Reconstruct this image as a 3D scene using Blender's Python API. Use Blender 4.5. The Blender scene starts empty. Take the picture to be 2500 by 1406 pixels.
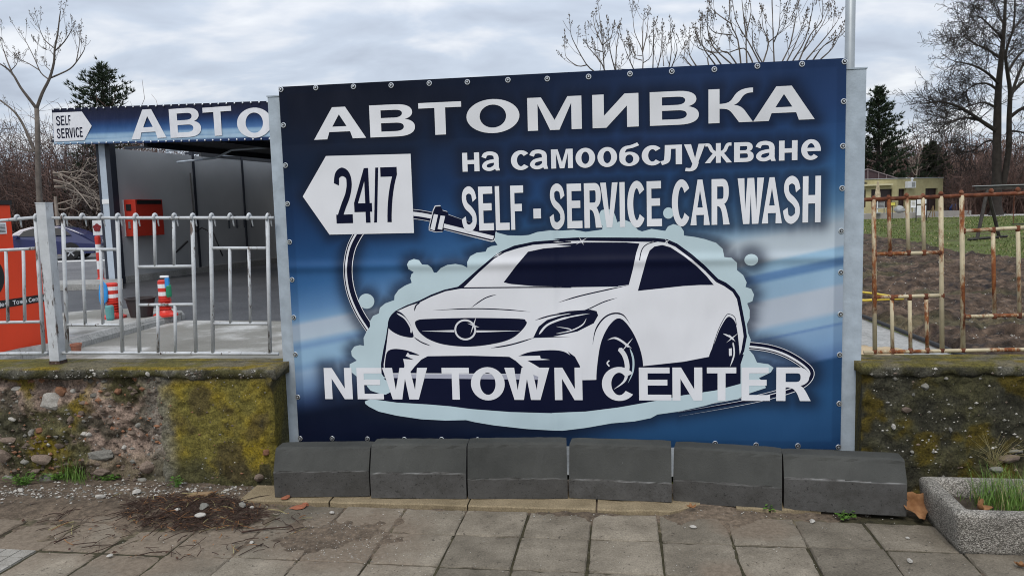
import bpy, bmesh, math, random
import numpy as np
from mathutils import Vector, Matrix, noise as mnoise
from mathutils.geometry import delaunay_2d_cdt

# ---------------------------------------------------------------- camera, sky, sun, exposure
scene = bpy.context.scene
COL = scene.collection
F, CX, CY, CAMH = 1878.0, 1250.0, 703.0, 1.6      # focal length and centre in photo pixels, eye height
PITCH, ROLL = math.atan(192 / F), math.atan(519 / 18387.0)
_c, _s = math.cos(ROLL), math.sin(ROLL)
_up0 = Vector((0, math.sin(PITCH), math.cos(PITCH)))
FWD = Vector((0, math.cos(PITCH), -math.sin(PITCH)))
RGT = Vector((1, 0, 0)) * _c - _up0 * _s
UPV = _up0 * _c + Vector((1, 0, 0)) * _s
CAM = Vector((0, 0, CAMH))
cd = bpy.data.cameras.new('camera'); co = bpy.data.objects.new('camera', cd); COL.objects.link(co)
m = Matrix((RGT, UPV, -FWD)).transposed().to_4x4(); m.translation = CAM; co.matrix_world = m
cd.sensor_width = 36; cd.lens = F / 2500 * 36; cd.clip_end = 3000; cd.clip_start = 0.05
scene.camera = co

SUN_EL, SUN_AZ = math.radians(52), math.radians(196)   # high, a little behind the viewer, veiled by cloud
world = bpy.data.worlds.new('World'); scene.world = world; world.use_nodes = True
nt = world.node_tree; nt.nodes.clear()
def wn(t, **k):
    n = nt.nodes.new(t)
    for a, b in k.items(): setattr(n, a, b)
    return n
def wm(op, a, b=None, c=None):
    n = wn('ShaderNodeMath', operation=op)
    for i, v in enumerate((a, b, c)):
        if v is None: continue
        if isinstance(v, (int, float)): n.inputs[i].default_value = v
        else: nt.links.new(v, n.inputs[i])
    return n.outputs[0]
out = wn('ShaderNodeOutputWorld'); bg = wn('ShaderNodeBackground'); bg.inputs[1].default_value = 0.1
sky = wn('ShaderNodeTexSky', sky_type='NISHITA', sun_disc=False); sky.sun_elevation = SUN_EL; sky.sun_rotation = SUN_AZ
tc = wn('ShaderNodeTexCoord'); sep = wn('ShaderNodeSeparateXYZ'); nt.links.new(tc.outputs['Generated'], sep.inputs[0])
zc = wm('MAXIMUM', sep.outputs[2], 0.0); den = wm('ADD', zc, 0.22)
cmb = wn('ShaderNodeCombineXYZ')
nt.links.new(wm('DIVIDE', sep.outputs[0], den), cmb.inputs[0]); nt.links.new(wm('DIVIDE', sep.outputs[1], den), cmb.inputs[1])
mp = wn('ShaderNodeMapping'); mp.inputs['Rotation'].default_value = (0, 0, 0.5); mp.inputs['Scale'].default_value = (1.25, 1.7, 1); mp.inputs['Location'].default_value = (3.3, 1.7, 0)
nt.links.new(cmb.outputs[0], mp.inputs[0])
nz = wn('ShaderNodeTexNoise'); nz.inputs['Scale'].default_value = 2.0; nz.inputs['Detail'].default_value = 5; nz.inputs['Roughness'].default_value = 0.5; nz.inputs['Distortion'].default_value = 0.3
nt.links.new(mp.outputs[0], nz.inputs[0])
rmp = wn('ShaderNodeValToRGB'); cr = rmp.color_ramp
cr.elements[0].position = 0.30; cr.elements[0].color = (0.43, 0.48, 0.57, 1)
cr.elements[1].position = 0.72; cr.elements[1].color = (0.86, 0.88, 0.90, 1)
e = cr.elements.new(0.48); e.color = (0.535, 0.60, 0.70, 1)
e = cr.elements.new(0.58); e.color = (0.68, 0.715, 0.775, 1)
nt.links.new(nz.outputs[0], rmp.inputs[0])
lift = wm('MULTIPLY_ADD', zc, 8.0, 8.3)              # cloud cover grows brighter towards the zenith
vs_ = wn('ShaderNodeVectorMath', operation='SCALE'); nt.links.new(rmp.outputs[0], vs_.inputs[0]); nt.links.new(lift, vs_.inputs['Scale'])
mx = wn('ShaderNodeMix', data_type='RGBA'); mx.inputs[0].default_value = 0.93
nt.links.new(sky.outputs[0], mx.inputs[6]); nt.links.new(vs_.outputs[0], mx.inputs[7])
nt.links.new(mx.outputs[2], bg.inputs[0]); nt.links.new(bg.outputs[0], out.inputs[0])

sd = bpy.data.lights.new('sun', 'SUN'); sd.energy = 1.5; sd.angle = math.radians(24); sd.color = (1.0, 0.94, 0.86)
so = bpy.data.objects.new('sun', sd); COL.objects.link(so)
_sd = Vector((math.sin(SUN_AZ) * math.cos(SUN_EL), math.cos(SUN_AZ) * math.cos(SUN_EL), math.sin(SUN_EL)))
so.rotation_euler = _sd.to_track_quat('Z', 'Y').to_euler()
vs = scene.view_settings; vs.view_transform = 'Standard'; vs.look = 'None'; vs.exposure = 0.28; vs.gamma = 1; vs.use_curve_mapping = False
scene.cycles.filter_width = 1.05; scene.cycles.max_bounces = 5; scene.cycles.diffuse_bounces = 3

# ---------------------------------------------------------------- helpers: pixels of the photo to points of the place
def ray(x, y): return RGT * ((x - CX) / F) - UPV * ((y - CY) / F) + FWD
def G(x, y, z=0.0):
    d = ray(x, y); return CAM + d * ((z - CAMH) / d.z)
def PY(x, y, Y):
    d = ray(x, y); return CAM + d * (Y / d.y)
def proj(p):
    v = Vector(p) - CAM; z = v.dot(FWD); return CX + F * v.dot(RGT) / z, CY - F * v.dot(UPV) / z
YAW = math.radians(7.5)
WE, WN = Vector((math.cos(YAW), -math.sin(YAW), 0)), Vector((-math.sin(YAW), -math.cos(YAW), 0))
WO = Vector((0, 4.42, 0))                              # frame of the sign and the wall: along, towards the street, up
def S(u, d, z): return WO + WE * u + WN * d + Vector((0, 0, z))
def PLN(x, y, o, n):
    r = ray(x, y); return CAM + r * ((o - CAM).dot(n) / r.dot(n))
def WP(x, y, d=0.0): return PLN(x, y, WO + WN * d, WN)
def UZ(x, y, d=0.0):
    p = WP(x, y, d); return (p - WO).dot(WE), p.z
WROT = -YAW
rnd = random.Random(7)
def fb(x, y, z=0.0, o=4, s=1.0): return mnoise.fractal(Vector((x * s, y * s, z * s)), 1.0, 2.0, o)

# ---------------------------------------------------------------- helpers: meshes and objects
class MB:
    def __init__(self): self.v = []; self.f = []; self.m = []
    def add(self, vs, fs, mi=0):
        b = len(self.v); self.v += [tuple(p) for p in vs]
        self.f += [tuple(i + b for i in f) for f in fs]; self.m += [mi] * len(fs); return self
    def hexa(self, a, b, mi=0):
        """a, b: two rings of the same length, joined and capped"""
        n = len(a)
        fs = [tuple(range(n))[::-1], tuple(range(n, 2 * n))] + [(i, (i + 1) % n, n + (i + 1) % n, n + i) for i in range(n)]
        return self.add(list(a) + list(b), fs, mi)
    def box(self, c, s, mi=0, ex=Vector((1, 0, 0)), ey=Vector((0, 1, 0)), ez=Vector((0, 0, 1))):
        c = Vector(c); x, y, z = ex * s[0] / 2, ey * s[1] / 2, ez * s[2] / 2
        return self.hexa([c - x - y - z, c + x - y - z, c + x + y - z, c - x + y - z], [c - x - y + z, c + x - y + z, c + x + y + z, c - x + y + z], mi)
    def wbox(self, u0, u1, d0, d1, z0, z1, mi=0):
        return self.hexa([S(u0, d1, z0), S(u1, d1, z0), S(u1, d0, z0), S(u0, d0, z0)], [S(u0, d1, z1), S(u1, d1, z1), S(u1, d0, z1), S(u0, d0, z1)], mi)
    def prism(self, poly, ex, ey, off, org=Vector((0, 0, 0)), mi=0):
        a = [org + ex * p[0] + ey * p[1] for p in poly]; return self.hexa(a, [p + off for p in a], mi)
    def tube(self, pts, rad, n=8, mi=0, cap=True):
        pts = [Vector(p) for p in pts]; k = len(pts)
        if not hasattr(rad, '__len__'): rad = [rad] * k
        vs = []; ref = None
        for i, p in enumerate(pts):
            t = (pts[min(i + 1, k - 1)] - pts[max(i - 1, 0)])
            if t.length < 1e-9: t = Vector((0, 0, 1))
            t.normalize()
            if ref is None: ref = t.orthogonal().normalized()
            else:
                ref = ref - t * ref.dot(t)
                ref = ref.normalized() if ref.length > 1e-6 else t.orthogonal().normalized()
            b = t.cross(ref)
            for j in range(n):
                a = 2 * math.pi * j / n; vs.append(p + (ref * math.cos(a) + b * math.sin(a)) * rad[i])
        fs = [(i * n + j, i * n + (j + 1) % n, (i + 1) * n + (j + 1) % n, (i + 1) * n + j) for i in range(k - 1) for j in range(n)]
        if cap: fs += [tuple(range(n))[::-1], tuple(range((k - 1) * n, k * n))]
        return self.add(vs, fs, mi)
    def lathe(self, prof, c, n=16, mi=0, ax=Vector((0, 0, 1))):
        """prof: (radius, height) list"""
        c = Vector(c); rx = ax.orthogonal().normalized(); ry = ax.cross(rx); vs = []
        for r, h in prof:
            for j in range(n):
                a = 2 * math.pi * j / n; vs.append(c + ax * h + (rx * math.cos(a) + ry * math.sin(a)) * max(r, 1e-4))
        k = len(prof)
        fs = [(i * n + j, i * n + (j + 1) % n, (i + 1) * n + (j + 1) % n, (i + 1) * n + j) for i in range(k - 1) for j in range(n)]
        fs += [tuple(range(n))[::-1], tuple(range((k - 1) * n, k * n))]
        return self.add(vs, fs, mi)
    def build(self, name, mats, parent=None, smooth=False, bevel=0.0):
        me = bpy.data.meshes.new(name); me.from_pydata(self.v, [], self.f)
        if not isinstance(mats, (list, tuple)): mats = [mats]
        for mm in mats: me.materials.append(mm)
        if len(mats) > 1: me.polygons.foreach_set('material_index', self.m)
        if smooth: me.polygons.foreach_set('use_smooth', [True] * len(self.f))
        me.update()
        o = bpy.data.objects.new(name, me); COL.objects.link(o)
        if parent is not None:
            o.parent = parent; o.matrix_parent_inverse = parent.matrix_world.inverted()
        if bevel:
            bm = bmesh.new(); bm.from_mesh(me); bmesh.ops.recalc_face_normals(bm, faces=bm.faces)
            bmesh.ops.bevel(bm, geom=list(bm.edges), offset=bevel, segments=2, affect='EDGES', profile=0.6); bm.to_mesh(me); bm.free()
        return o
def tag(o, label=None, cat=None, group=None, kind=None):
    if label: o['label'] = label
    if cat: o['category'] = cat
    if group: o['group'] = group
    if kind: o['kind'] = kind
    return o
def thing(name, label, cat, loc=(0, 0, 0), group=None):
    o = bpy.data.objects.new(name, None); COL.objects.link(o); o.empty_display_size = 0.1
    o.location = loc; o.matrix_world = Matrix.Translation(Vector(loc)); return tag(o, label, cat, group)
def vcol(o, cols):
    """cols: one linear RGB per vertex"""
    a = o.data.color_attributes.new('tint', 'FLOAT_COLOR', 'POINT')
    c = np.ones((len(o.data.vertices), 4), np.float32); c[:, :3] = cols; a.data.foreach_set('color', c.ravel())
def lin(c): return tuple(((x / 255) / 12.92 if x <= 10 else ((x / 255 + 0.055) / 1.055) ** 2.4) for x in c)
def alb(c, k=1.0): return tuple(min(0.9, x * k) for x in lin(c))

# ---------------------------------------------------------------- helpers: materials
def newmat(name):
    mt = bpy.data.materials.new(name); mt.use_nodes = True; t = mt.node_tree
    return mt, t, t.nodes['Principled BSDF']
def N(t, kind, ins=None, **k):
    n = t.nodes.new(kind)
    for a, b in k.items(): setattr(n, a, b)
    for a, b in (ins or {}).items():
        if hasattr(b, 'is_linked') or hasattr(b, 'node'): t.links.new(b, n.inputs[a])
        else: n.inputs[a].default_value = b
    return n
def coords(t, kind='Object'): return N(t, 'ShaderNodeTexCoord').outputs[kind]
def noise(t, vec, scale, det=4, rough=0.55): return N(t, 'ShaderNodeTexNoise', {'Vector': vec, 'Scale': scale, 'Detail': det, 'Roughness': rough}).outputs[0]
def ramp(t, f, stops):
    r = N(t, 'ShaderNodeValToRGB', {'Fac': f}); c = r.color_ramp
    while len(c.elements) < len(stops): c.elements.new(0.5)
    for e_, (p, q) in zip(c.elements, stops):
        e_.position = p; e_.color = (*q, 1) if hasattr(q, '__len__') else (q, q, q, 1)
    return r.outputs[0]
def mixc(t, f, a, b, mode='MIX'):
    n = N(t, 'ShaderNodeMix', data_type='RGBA', blend_type=mode)
    for i, v in ((0, f), (6, a), (7, b)):
        if hasattr(v, 'node'): t.links.new(v, n.inputs[i])
        else: n.inputs[i].default_value = v if i == 0 else ((*v, 1) if len(v) == 3 else v)
    return n.outputs[2]
def bump(t, b, h, dist=0.01, st=0.6):
    n = N(t, 'ShaderNodeBump', {'Height': h, 'Distance': dist, 'Strength': st}); t.links.new(n.outputs[0], b.inputs['Normal']); return n
def rough_mat(name, stops, scale=6, det=6, rough=0.9, bscale=None, bd=0.004, spec=0.3, fine=None, coord='Object', metal=0.0, rnd_obj=0.0):
    mt, t, b = newmat(name); v = coords(t, coord)
    c = ramp(t, noise(t, v, scale, det, 0.62), stops)
    if fine:
        g = ramp(t, noise(t, v, fine[0], 3, 0.7), [(0.35, 1 - fine[1]), (0.65, 1 + fine[1])]); c = mixc(t, 1.0, c, g, 'MULTIPLY')
    if rnd_obj:
        r = N(t, 'ShaderNodeObjectInfo').outputs['Random']; c = mixc(t, 1.0, c, ramp(t, r, [(0, 1 - rnd_obj), (1, 1 + rnd_obj)]), 'MULTIPLY')
    t.links.new(c, b.inputs['Base Color']); b.inputs['Roughness'].default_value = rough
    b.inputs['Specular IOR Level'].default_value = spec; b.inputs['Metallic'].default_value = metal
    if bscale: bump(t, b, noise(t, v, bscale, 5, 0.65), bd)
    return mt
def flat_mat(name, col, rough=0.5, spec=0.4, metal=0.0, var=0.06, vscale=8):
    return rough_mat(name, [(0.3, tuple(x * (1 - var) for x in col)), (0.7, tuple(x * (1 + var) for x in col))], vscale, 4, rough, spec=spec, metal=metal)
def tint_mat(name, rough=0.9, fine=(60, 0.25), bscale=80, bd=0.006, spec=0.25, mul=1.0):
    """colour per vertex, with grain"""
    mt, t, b = newmat(name); v = coords(t)
    a = N(t, 'ShaderNodeAttribute', attribute_name='tint').outputs[0]
    if fine:
        g = ramp(t, noise(t, v, fine[0], 4, 0.7), [(0.3, 1 - fine[1]), (0.7, 1 + fine[1])]); a = mixc(t, 1.0, a, g, 'MULTIPLY')
        g2 = ramp(t, noise(t, v, fine[0] * 0.3, 5, 0.75), [(0.32, 0.45), (0.5, 1.0), (0.7, 1.5)]); a = mixc(t, 0.8, a, g2, 'MULTIPLY')
    t.links.new(a, b.inputs['Base Color']); b.inputs['Roughness'].default_value = rough; b.inputs['Specular IOR Level'].default_value = spec
    if bscale: bump(t, b, noise(t, v, bscale, 4, 0.7), bd)
    return mt
def paint_mat(name, paint, rust_stops, lo, hi, scale=9, rough=0.55, stretch=(1, 1, 0.25)):
    """old paint with shaped chips and rust"""
    mt, t, b = newmat(name); v = coords(t)
    vv = N(t, 'ShaderNodeMapping', {'Vector': v, 'Scale': stretch}).outputs[0]
    r = ramp(t, noise(t, v, 35, 4), rust_stops)
    p = ramp(t, noise(t, v, 14, 4), [(0.3, tuple(x * 0.82 for x in paint)), (0.7, tuple(min(0.9, x * 1.08) for x in paint))])
    f = ramp(t, noise(t, vv, scale, 8, 0.72), [(lo, 0.0), (hi, 1.0)])
    t.links.new(mixc(t, f, p, r), b.inputs['Base Color'])
    t.links.new(ramp(t, f, [(0, rough), (1, 0.95)]), b.inputs['Roughness']); b.inputs['Specular IOR Level'].default_value = 0.35
    bump(t, b, noise(t, v, 70, 4), 0.002); return mt

# ================================================================ MATERIALS shared
M = {}
def slab_material():
    mt, t, b = newmat('paving_concrete'); v = N(t, 'ShaderNodeNewGeometry').outputs['Position']
    c = ramp(t, noise(t, v, 4.5, 9, 0.66), [(0.28, (0.118, 0.101, 0.078)), (0.5, (0.188, 0.163, 0.127)), (0.75, (0.275, 0.241, 0.190))])
    c = mixc(t, 1.0, c, ramp(t, noise(t, v, 120, 4, 0.75), [(0.3, 0.68), (0.7, 1.34)]), 'MULTIPLY')
    c = mixc(t, 1.0, c, ramp(t, N(t, 'ShaderNodeObjectInfo').outputs['Random'], [(0, 0.68), (1, 1.24)]), 'MULTIPLY')
    c = mixc(t, ramp(t, noise(t, v, 34, 6, 0.7), [(0.60, 0.0), (0.66, 0.85)]), c, (0.045, 0.038, 0.031))        # dark specks of grit
    # dust trodden over the slabs
    wob = noise(t, v, 3.0, 8, 0.7); acc = None
    for (x, y, rad) in ((-0.85, 3.68, 0.62), (-1.75, 3.75, 0.75), (-2.7, 3.85, 0.95), (1.15, 3.75, 0.35), (0.9, 3.2, 0.2)):
        d = N(t, 'ShaderNodeVectorMath', {0: v, 1: (x, y, 0.0)}, operation='DISTANCE').outputs['Value']
        q = N(t, 'ShaderNodeMath', {0: d, 1: -1.0 / rad, 2: 0.95}, operation='MULTIPLY_ADD').outputs[0]
        acc = q if acc is None else N(t, 'ShaderNodeMath', {0: acc, 1: q}, operation='MAXIMUM').outputs[0]
    f = N(t, 'ShaderNodeMath', {0: acc, 1: wob}, operation='ADD').outputs[0]
    c = mixc(t, ramp(t, f, [(0.72, 0.0), (1.2, 0.8)]), c, ramp(t, noise(t, v, 45, 5, 0.75), [(0.3, (0.105, 0.080, 0.058)), (0.7, (0.235, 0.188, 0.142))]))
    t.links.new(c, b.inputs['Base Color']); b.inputs['Roughness'].default_value = 0.92; b.inputs['Specular IOR Level'].default_value = 0.2
    bump(t, b, noise(t, v, 110, 5, 0.7), 0.004); return mt
M['slab'] = slab_material()
M['slab_pale'] = rough_mat('pale_scored_tile', [(0.3, (0.20, 0.185, 0.16)), (0.7, (0.31, 0.295, 0.265))], 9, 6, 0.9, 120, 0.003, 0.25, fine=(150, 0.2))
M['soil_tint'] = tint_mat('dry_soil', 0.95, (55, 0.4), 90, 0.012)
M['strip'] = rough_mat('ochre_footing', [(0.3, (0.16, 0.125, 0.075)), (0.7, (0.27, 0.215, 0.135))], 7, 7, 0.92, 60, 0.006, fine=(130, 0.25))
M['wall_tint'] = tint_mat('weathered_wall', 0.95, (85, 0.6), 60, 0.02)
M['cope_tint'] = tint_mat('mossy_coping', 0.95, (100, 0.55), 80, 0.016)
M['stone_white'] = rough_mat('pale_stone', [(0.3, (0.30, 0.28, 0.25)), (0.7, (0.52, 0.50, 0.46))], 14, 6, 0.9, 60, 0.004, fine=(90, 0.2))
M['stone_brown'] = rough_mat('brown_stone', [(0.3, (0.10, 0.075, 0.058)), (0.7, (0.22, 0.17, 0.135))], 14, 6, 0.9, 60, 0.004, fine=(90, 0.25), rnd_obj=0.3)
M['stone_grey'] = rough_mat('grey_stone', [(0.3, (0.13, 0.125, 0.11)), (0.7, (0.28, 0.27, 0.24))], 14, 6, 0.9, 60, 0.004, fine=(90, 0.25), rnd_obj=0.25)
M['stone_rust'] = rough_mat('russet_stone', [(0.3, (0.17, 0.085, 0.05)), (0.7, (0.30, 0.15, 0.085))], 14, 6, 0.9, 60, 0.004)

# ================================================================ SETTING: ground
mt, t, b = newmat('rough_grass'); v = coords(t)
c = ramp(t, noise(t, v, 0.35, 8, 0.65), [(0.3, (0.075, 0.062, 0.035)), (0.5, (0.085, 0.098, 0.030)), (0.7, (0.10, 0.135, 0.040))])
c = mixc(t, 1.0, c, ramp(t, noise(t, v, 6, 6, 0.7), [(0.3, 0.55), (0.7, 1.4)]), 'MULTIPLY')
t.links.new(c, b.inputs['Base Color']); b.inputs['Roughness'].default_value = 0.95; b.inputs['Specular IOR Level'].default_value = 0.15
bump(t, b, noise(t, v, 9, 5, 0.7), 0.05); M['lawn'] = mt
g = MB().add([(-900, -60, -0.05), (900, -60, -0.05), (900, 1500, -0.05), (-900, 1500, -0.05)], [(0, 1, 2, 3)]).build('ground', M['lawn']); tag(g, kind='structure')

# pavement: a bed with separate slabs on it
TYAW = math.radians(8.4); TE = Vector((math.cos(TYAW), -math.sin(TYAW), 0)); TN = Vector((-math.sin(TYAW), -math.cos(TYAW), 0))
bed = MB().wbox(-7, 7, 0.0, 5.4, -0.045, -0.012).build('pavement', M['soil_tint']); tag(bed, kind='structure')
vcol(bed, np.tile(np.array([0.045, 0.040, 0.022]), (8, 1)))
def slab_mesh(name, w, h, mat_, groove=0):
    r = random.Random(int(w * 1e5) % 97); bm = bmesh.new(); T = 0.04
    gx = [0, 0.006] + [i / 8 * w for i in range(1, 8)] + [w - 0.006, w]; gy = [0, 0.006] + [i / 8 * h for i in range(1, 8)] + [h - 0.006, h]
    chips = [(r.choice((0, 10)), r.randrange(11), r.uniform(.002, .006)) if r.random() < .5 else (r.randrange(11), r.choice((0, 10)), r.uniform(.002, .006)) for _ in range(5)] + [(r.choice((0, 10)), r.choice((0, 10)), r.uniform(.004, .010))]
    cz_ = lambda i, j: -sum(d_ for (a_, b_, d_) in chips if abs(a_ - i) + abs(b_ - j) <= 1)
    wavx = [r.uniform(-.0012, .0012) for _ in range(11)]; wavy = [r.uniform(-.0012, .0012) for _ in range(11)]
    top = [[bm.verts.new((x - w / 2 + (wavy[j] if i in (0, 1, 9, 10) else 0), y - h / 2 + (wavx[i] if j in (0, 1, 9, 10) else 0), cz_(i, j) + (-0.006 if i in (0, 10) or j in (0, 10) else 0) + r.uniform(-0.0012, 0.0012) + (r.uniform(-0.004, 0) if (i in (1, 9) or j in (1, 9)) else 0))) for j, y in enumerate(gy)] for i, x in enumerate(gx)]
    bot = [[bm.verts.new((x - w / 2, y - h / 2, -T)) for y in (0, h)] for x in (0, w)]
    for i in range(10):
        for j in range(10): bm.faces.new((top[i][j], top[i + 1][j], top[i + 1][j + 1], top[i][j + 1]))
    for ring, (p, q) in (([top[i][0] for i in range(11)], (bot[1][0], bot[0][0])), ([top[10][j] for j in range(11)], (bot[1][1], bot[1][0])), ([top[i][10] for i in range(10, -1, -1)], (bot[0][1], bot[1][1])), ([top[0][j] for j in range(10, -1, -1)], (bot[0][0], bot[0][1]))):
        bm.faces.new(ring[::-1] + [q, p])
    bmesh.ops.recalc_face_normals(bm, faces=bm.faces)
    me = bpy.data.meshes.new(name); bm.to_mesh(me); bm.free(); me.materials.append(mat_)
    for p in me.polygons: p.use_smooth = False
    return me
PIT = 0.337
smesh = [slab_mesh('paving_slab_%d' % i, PIT - 0.0085 - 0.0006 * i, PIT - 0.012, M['slab']) for i in range(8)]
# a slab scored into small squares
bm = MB(); q = (PIT - 0.012) / 4
bm.box((0, 0, -0.0235), (PIT - 0.012, PIT - 0.012, 0.033))
for i in range(4):
    for j in range(4): bm.box(((i - 1.5) * q, (j - 1.5) * q, -0.0035), (q - 0.005, q - 0.005, 0.006))
so_ = bm.build('tmp_scored', M['slab_pale']); scored = so_.data; bpy.data.objects.remove(so_)
drows = [(0.455, 0.77)] + [(0.77 + PIT * k - 0.0, 0.77 + PIT * (k + 1)) for k in range(10)]
def TP(u, d, z=0): return WO + TE * u + TN * d + Vector((0, 0, z))
nsl = 0
for ri, (d0, d1) in enumerate(drows):
    for k in range(-13, 12):
        u = 0.125 + PIT * (k + 0.5); d = (d0 + d1) / 2
        if nsl >= 296: break
        r = random.Random(k * 77 + ri * 13)
        sc = ri in (2, 3) and k == -8
        o = bpy.data.objects.new('paving_slab', scored if sc else smesh[r.randrange(8)]); COL.objects.link(o)
        bad = 1.0 + (1.2 if u < -1.2 else 0) + (0.8 if u > 1.2 and ri < 2 else 0)
        o.location = TP(u + r.uniform(-.003, .003), d + r.uniform(-.003, .003), r.uniform(-0.004, 0.003) * bad)
        o.rotation_euler = (r.uniform(-.008, .008) * bad, r.uniform(-.008, .008) * bad, -TYAW + r.uniform(-.009, .009) + r.choice((0, math.pi)))
        if ri == 0: o.scale = (1, (d1 - d0) / PIT, 1)
        o.parent = bed; nsl += 1

# loose soil drifting over the slabs, high at the wall foot
def soil_h(u, d):
    foot = 0.46 + 0.05 * math.sin(u * 2.1) + (0.10 if u < -1.9 else 0.0) - (0.0 if u < 1.0 else 0.02)
    h = 0.028 * (1 / (1 + math.exp((d - foot) / 0.06))) - 0.020
    for (a, b_, ru, rd, k) in ((-0.95, 0.75, 0.45, 0.26, 0.021), (-0.75, 0.95, 0.3, 0.18, 0.014), (-2.6, 0.60, 0.8, 0.18, 0.017), (-2.1, 0.95, 0.4, 0.10, 0.007), (-1.75, 0.62, 0.45, 0.2, 0.022), (-2.9, 1.0, 0.3, 0.1, 0.012), (1.22, 0.55, 0.2, 0.12, 0.016), (1.45, 0.83, 0.06, 0.3, 0.010), (2.15, 1.2, 0.1, 0.25, 0.016)):
        h += k * math.exp(-(((u - a) / ru) ** 2 + ((d - b_) / rd) ** 2))
    return h + 0.014 * fb(u * 3, d * 3, 1.3, 6) + 0.007 * fb(u * 15, d * 15, 4.2, 4)
us = np.arange(-4.6, 4.6, 0.02); ds = np.arange(0.02, 2.3, 0.02)
vv = []; cc = []
for u in us:
    for d in ds:
        z = soil_h(u, d); vv.append(S(u, d, max(z, -0.03)))
        n1 = fb(u * 2.3, d * 2.3, 7.7, 4); n2 = fb(u * 11, d * 11, 2.2, 3)
        c = np.array([0.115, 0.088, 0.064]) * (1 + 0.35 * n1 + 0.25 * n2)
        if z < -0.006 and n1 > 0.05: c = c * 0.6 + np.array([0.05, 0.058, 0.022]) * 0.4
        cc.append(c)
nd = len(ds)
mbs = MB(); mbs.add(vv, [(i * nd + j, i * nd + j + 1, (i + 1) * nd + j + 1, (i + 1) * nd + j) for i in range(len(us) - 1) for j in range(nd - 1)])
o = mbs.build('soil', M['soil_tint'], smooth=True); vcol(o, np.array(cc)); tag(o, kind='structure')

# ochre concrete footing strip in front of the kerb stones, cracked into lengths
ft = tag(bpy.data.objects.new('footing_strip', None), kind='structure'); COL.objects.link(ft)
r = random.Random(5)
for (ua, ub) in ((-1.52, -1.0), (-0.99, -0.22), (-0.212, 0.47), (0.48, 1.02), (1.20, 1.36), (1.372, 1.62)):
    nseg = max(4, int((ub - ua) / 0.04)); top = []; mb_ = MB(); rows = []
    for i in range(nseg + 1):
        u = ua + (ub - ua) * i / nseg; tp = 1.0 if ua < 1 else 0.55
        if ua == 0.48 and u > 0.85: tp = 1 - (u - 0.85) / 0.17 * 0.75
        df = 0.30 + 0.155 * tp + 0.008 * fb(u * 9, 0, 3.3, 3) + 0.012 * u
        zt = 0.022 + 0.004 * fb(u * 6, 1, 2.2, 3)
        rows.append([S(u, df, -0.02), S(u, df, zt - 0.006), S(u, df - 0.008, zt), S(u, 0.22, zt + 0.003), S(u, 0.22, -0.02)])
    for a_, b_ in zip(rows, rows[1:]): pass
    n5 = 5; vs5 = [p for rr in rows for p in rr]
    fs5 = [(i * 5 + j, i * 5 + (j + 1) % 5, (i + 1) * 5 + (j + 1) % 5, (i + 1) * 5 + j) for i in range(nseg) for j in range(5)] + [(0, 1, 2, 3, 4), tuple(nseg * 5 + j for j in (4, 3, 2, 1, 0))]
    o = mb_.add(vs5, fs5).build('concrete_piece', M['strip'], ft)

# ================================================================ LOW WALLS
def blend(c, d, f): return c + (d - c) * max(0.0, min(1.0, f))
def sstep(a, b, x):
    q = max(0.0, min(1.0, (x - a) / (b - a))); return q * q * (3 - 2 * q)
MOSS = np.array([0.178, 0.130, 0.010]); MOSSG = np.array([0.098, 0.084, 0.020]); BLK = np.array([0.022, 0.021, 0.014]); RUB = np.array([0.215, 0.160, 0.128]); CEM = np.array([0.145, 0.138, 0.118]); OLV = np.array([0.062, 0.058, 0.024]); PALE = np.array([0.30, 0.28, 0.24])
def wall_left(u, z):
    n1 = fb(u * 2.2, z * 2.2, 0.3, 5); n2 = fb(u * 7, z * 7, 5.1, 4); n3 = fb(u * 24, z * 24, 8.1, 3)
    um = -2.14 + 0.05 * n2
    if u > um:                                    # rendered end, grown over with yellow moss
        c = blend(MOSSG * 1.15, MOSS * (1.12 + 0.25 * n2), 0.55 + 1.5 * n1 + 0.9 * n2)
        c = blend(c, CEM * 0.62, sstep(0.60, 0.70, z + 0.10 * n1)); c = blend(c, MOSSG * 0.8, sstep(-1.52, -1.44, u + 0.04 * n2) * 0.7)
        c = blend(c, OLV * 0.9, sstep(0.20, 0.06, z + 0.06 * n2)); c = blend(c, np.array([.055, .042, .018]), 0.75 * sstep(0.12, 0.42, fb(u * 3.4, z * 3.4, 31.0, 5))); c = blend(c, BLK, 0.8 * sstep(0.35, 0.6, n2)); c = blend(c, CEM * 0.95, 0.75 * sstep(um + 0.12, um, u + 0.05 * n1))
        d = 0.166 + 0.010 * n2 + 0.008 * n3
        if u > -1.45: d += 0.012 * n2
    else:                                         # render gone: rubble
        c = RUB * (1 + 0.45 * n2 + 0.2 * n3)
        dk = sstep(0.06, 0.34, n1 - 0.28 * sstep(-2.75, -2.5, u) + 0.08) ; c = blend(c, OLV * (1 + 0.5 * n2), dk * 0.95)
        c = blend(c, MOSS * 0.75, sstep(0.10, 0.35, fb(u * 3, z * 3, 9.9, 4)) * sstep(-2.55, -2.7, u) * 0.9)
        c = blend(c, BLK * 1.6, sstep(0.22, 0.5, fb(u * 4, z * 4, 3.7, 4)) * 0.8); c = blend(c, CEM * 0.9, sstep(-2.3, -2.18, u) * 0.7)
        c = blend(c, OLV * 0.8, sstep(0.24, 0.1, z) * 0.6)
        d = 0.122 + 0.034 * n1 + 0.034 * n2 + 0.018 * n3 + 0.02 * sstep(-2.28, um, u)
    return d, c
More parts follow.
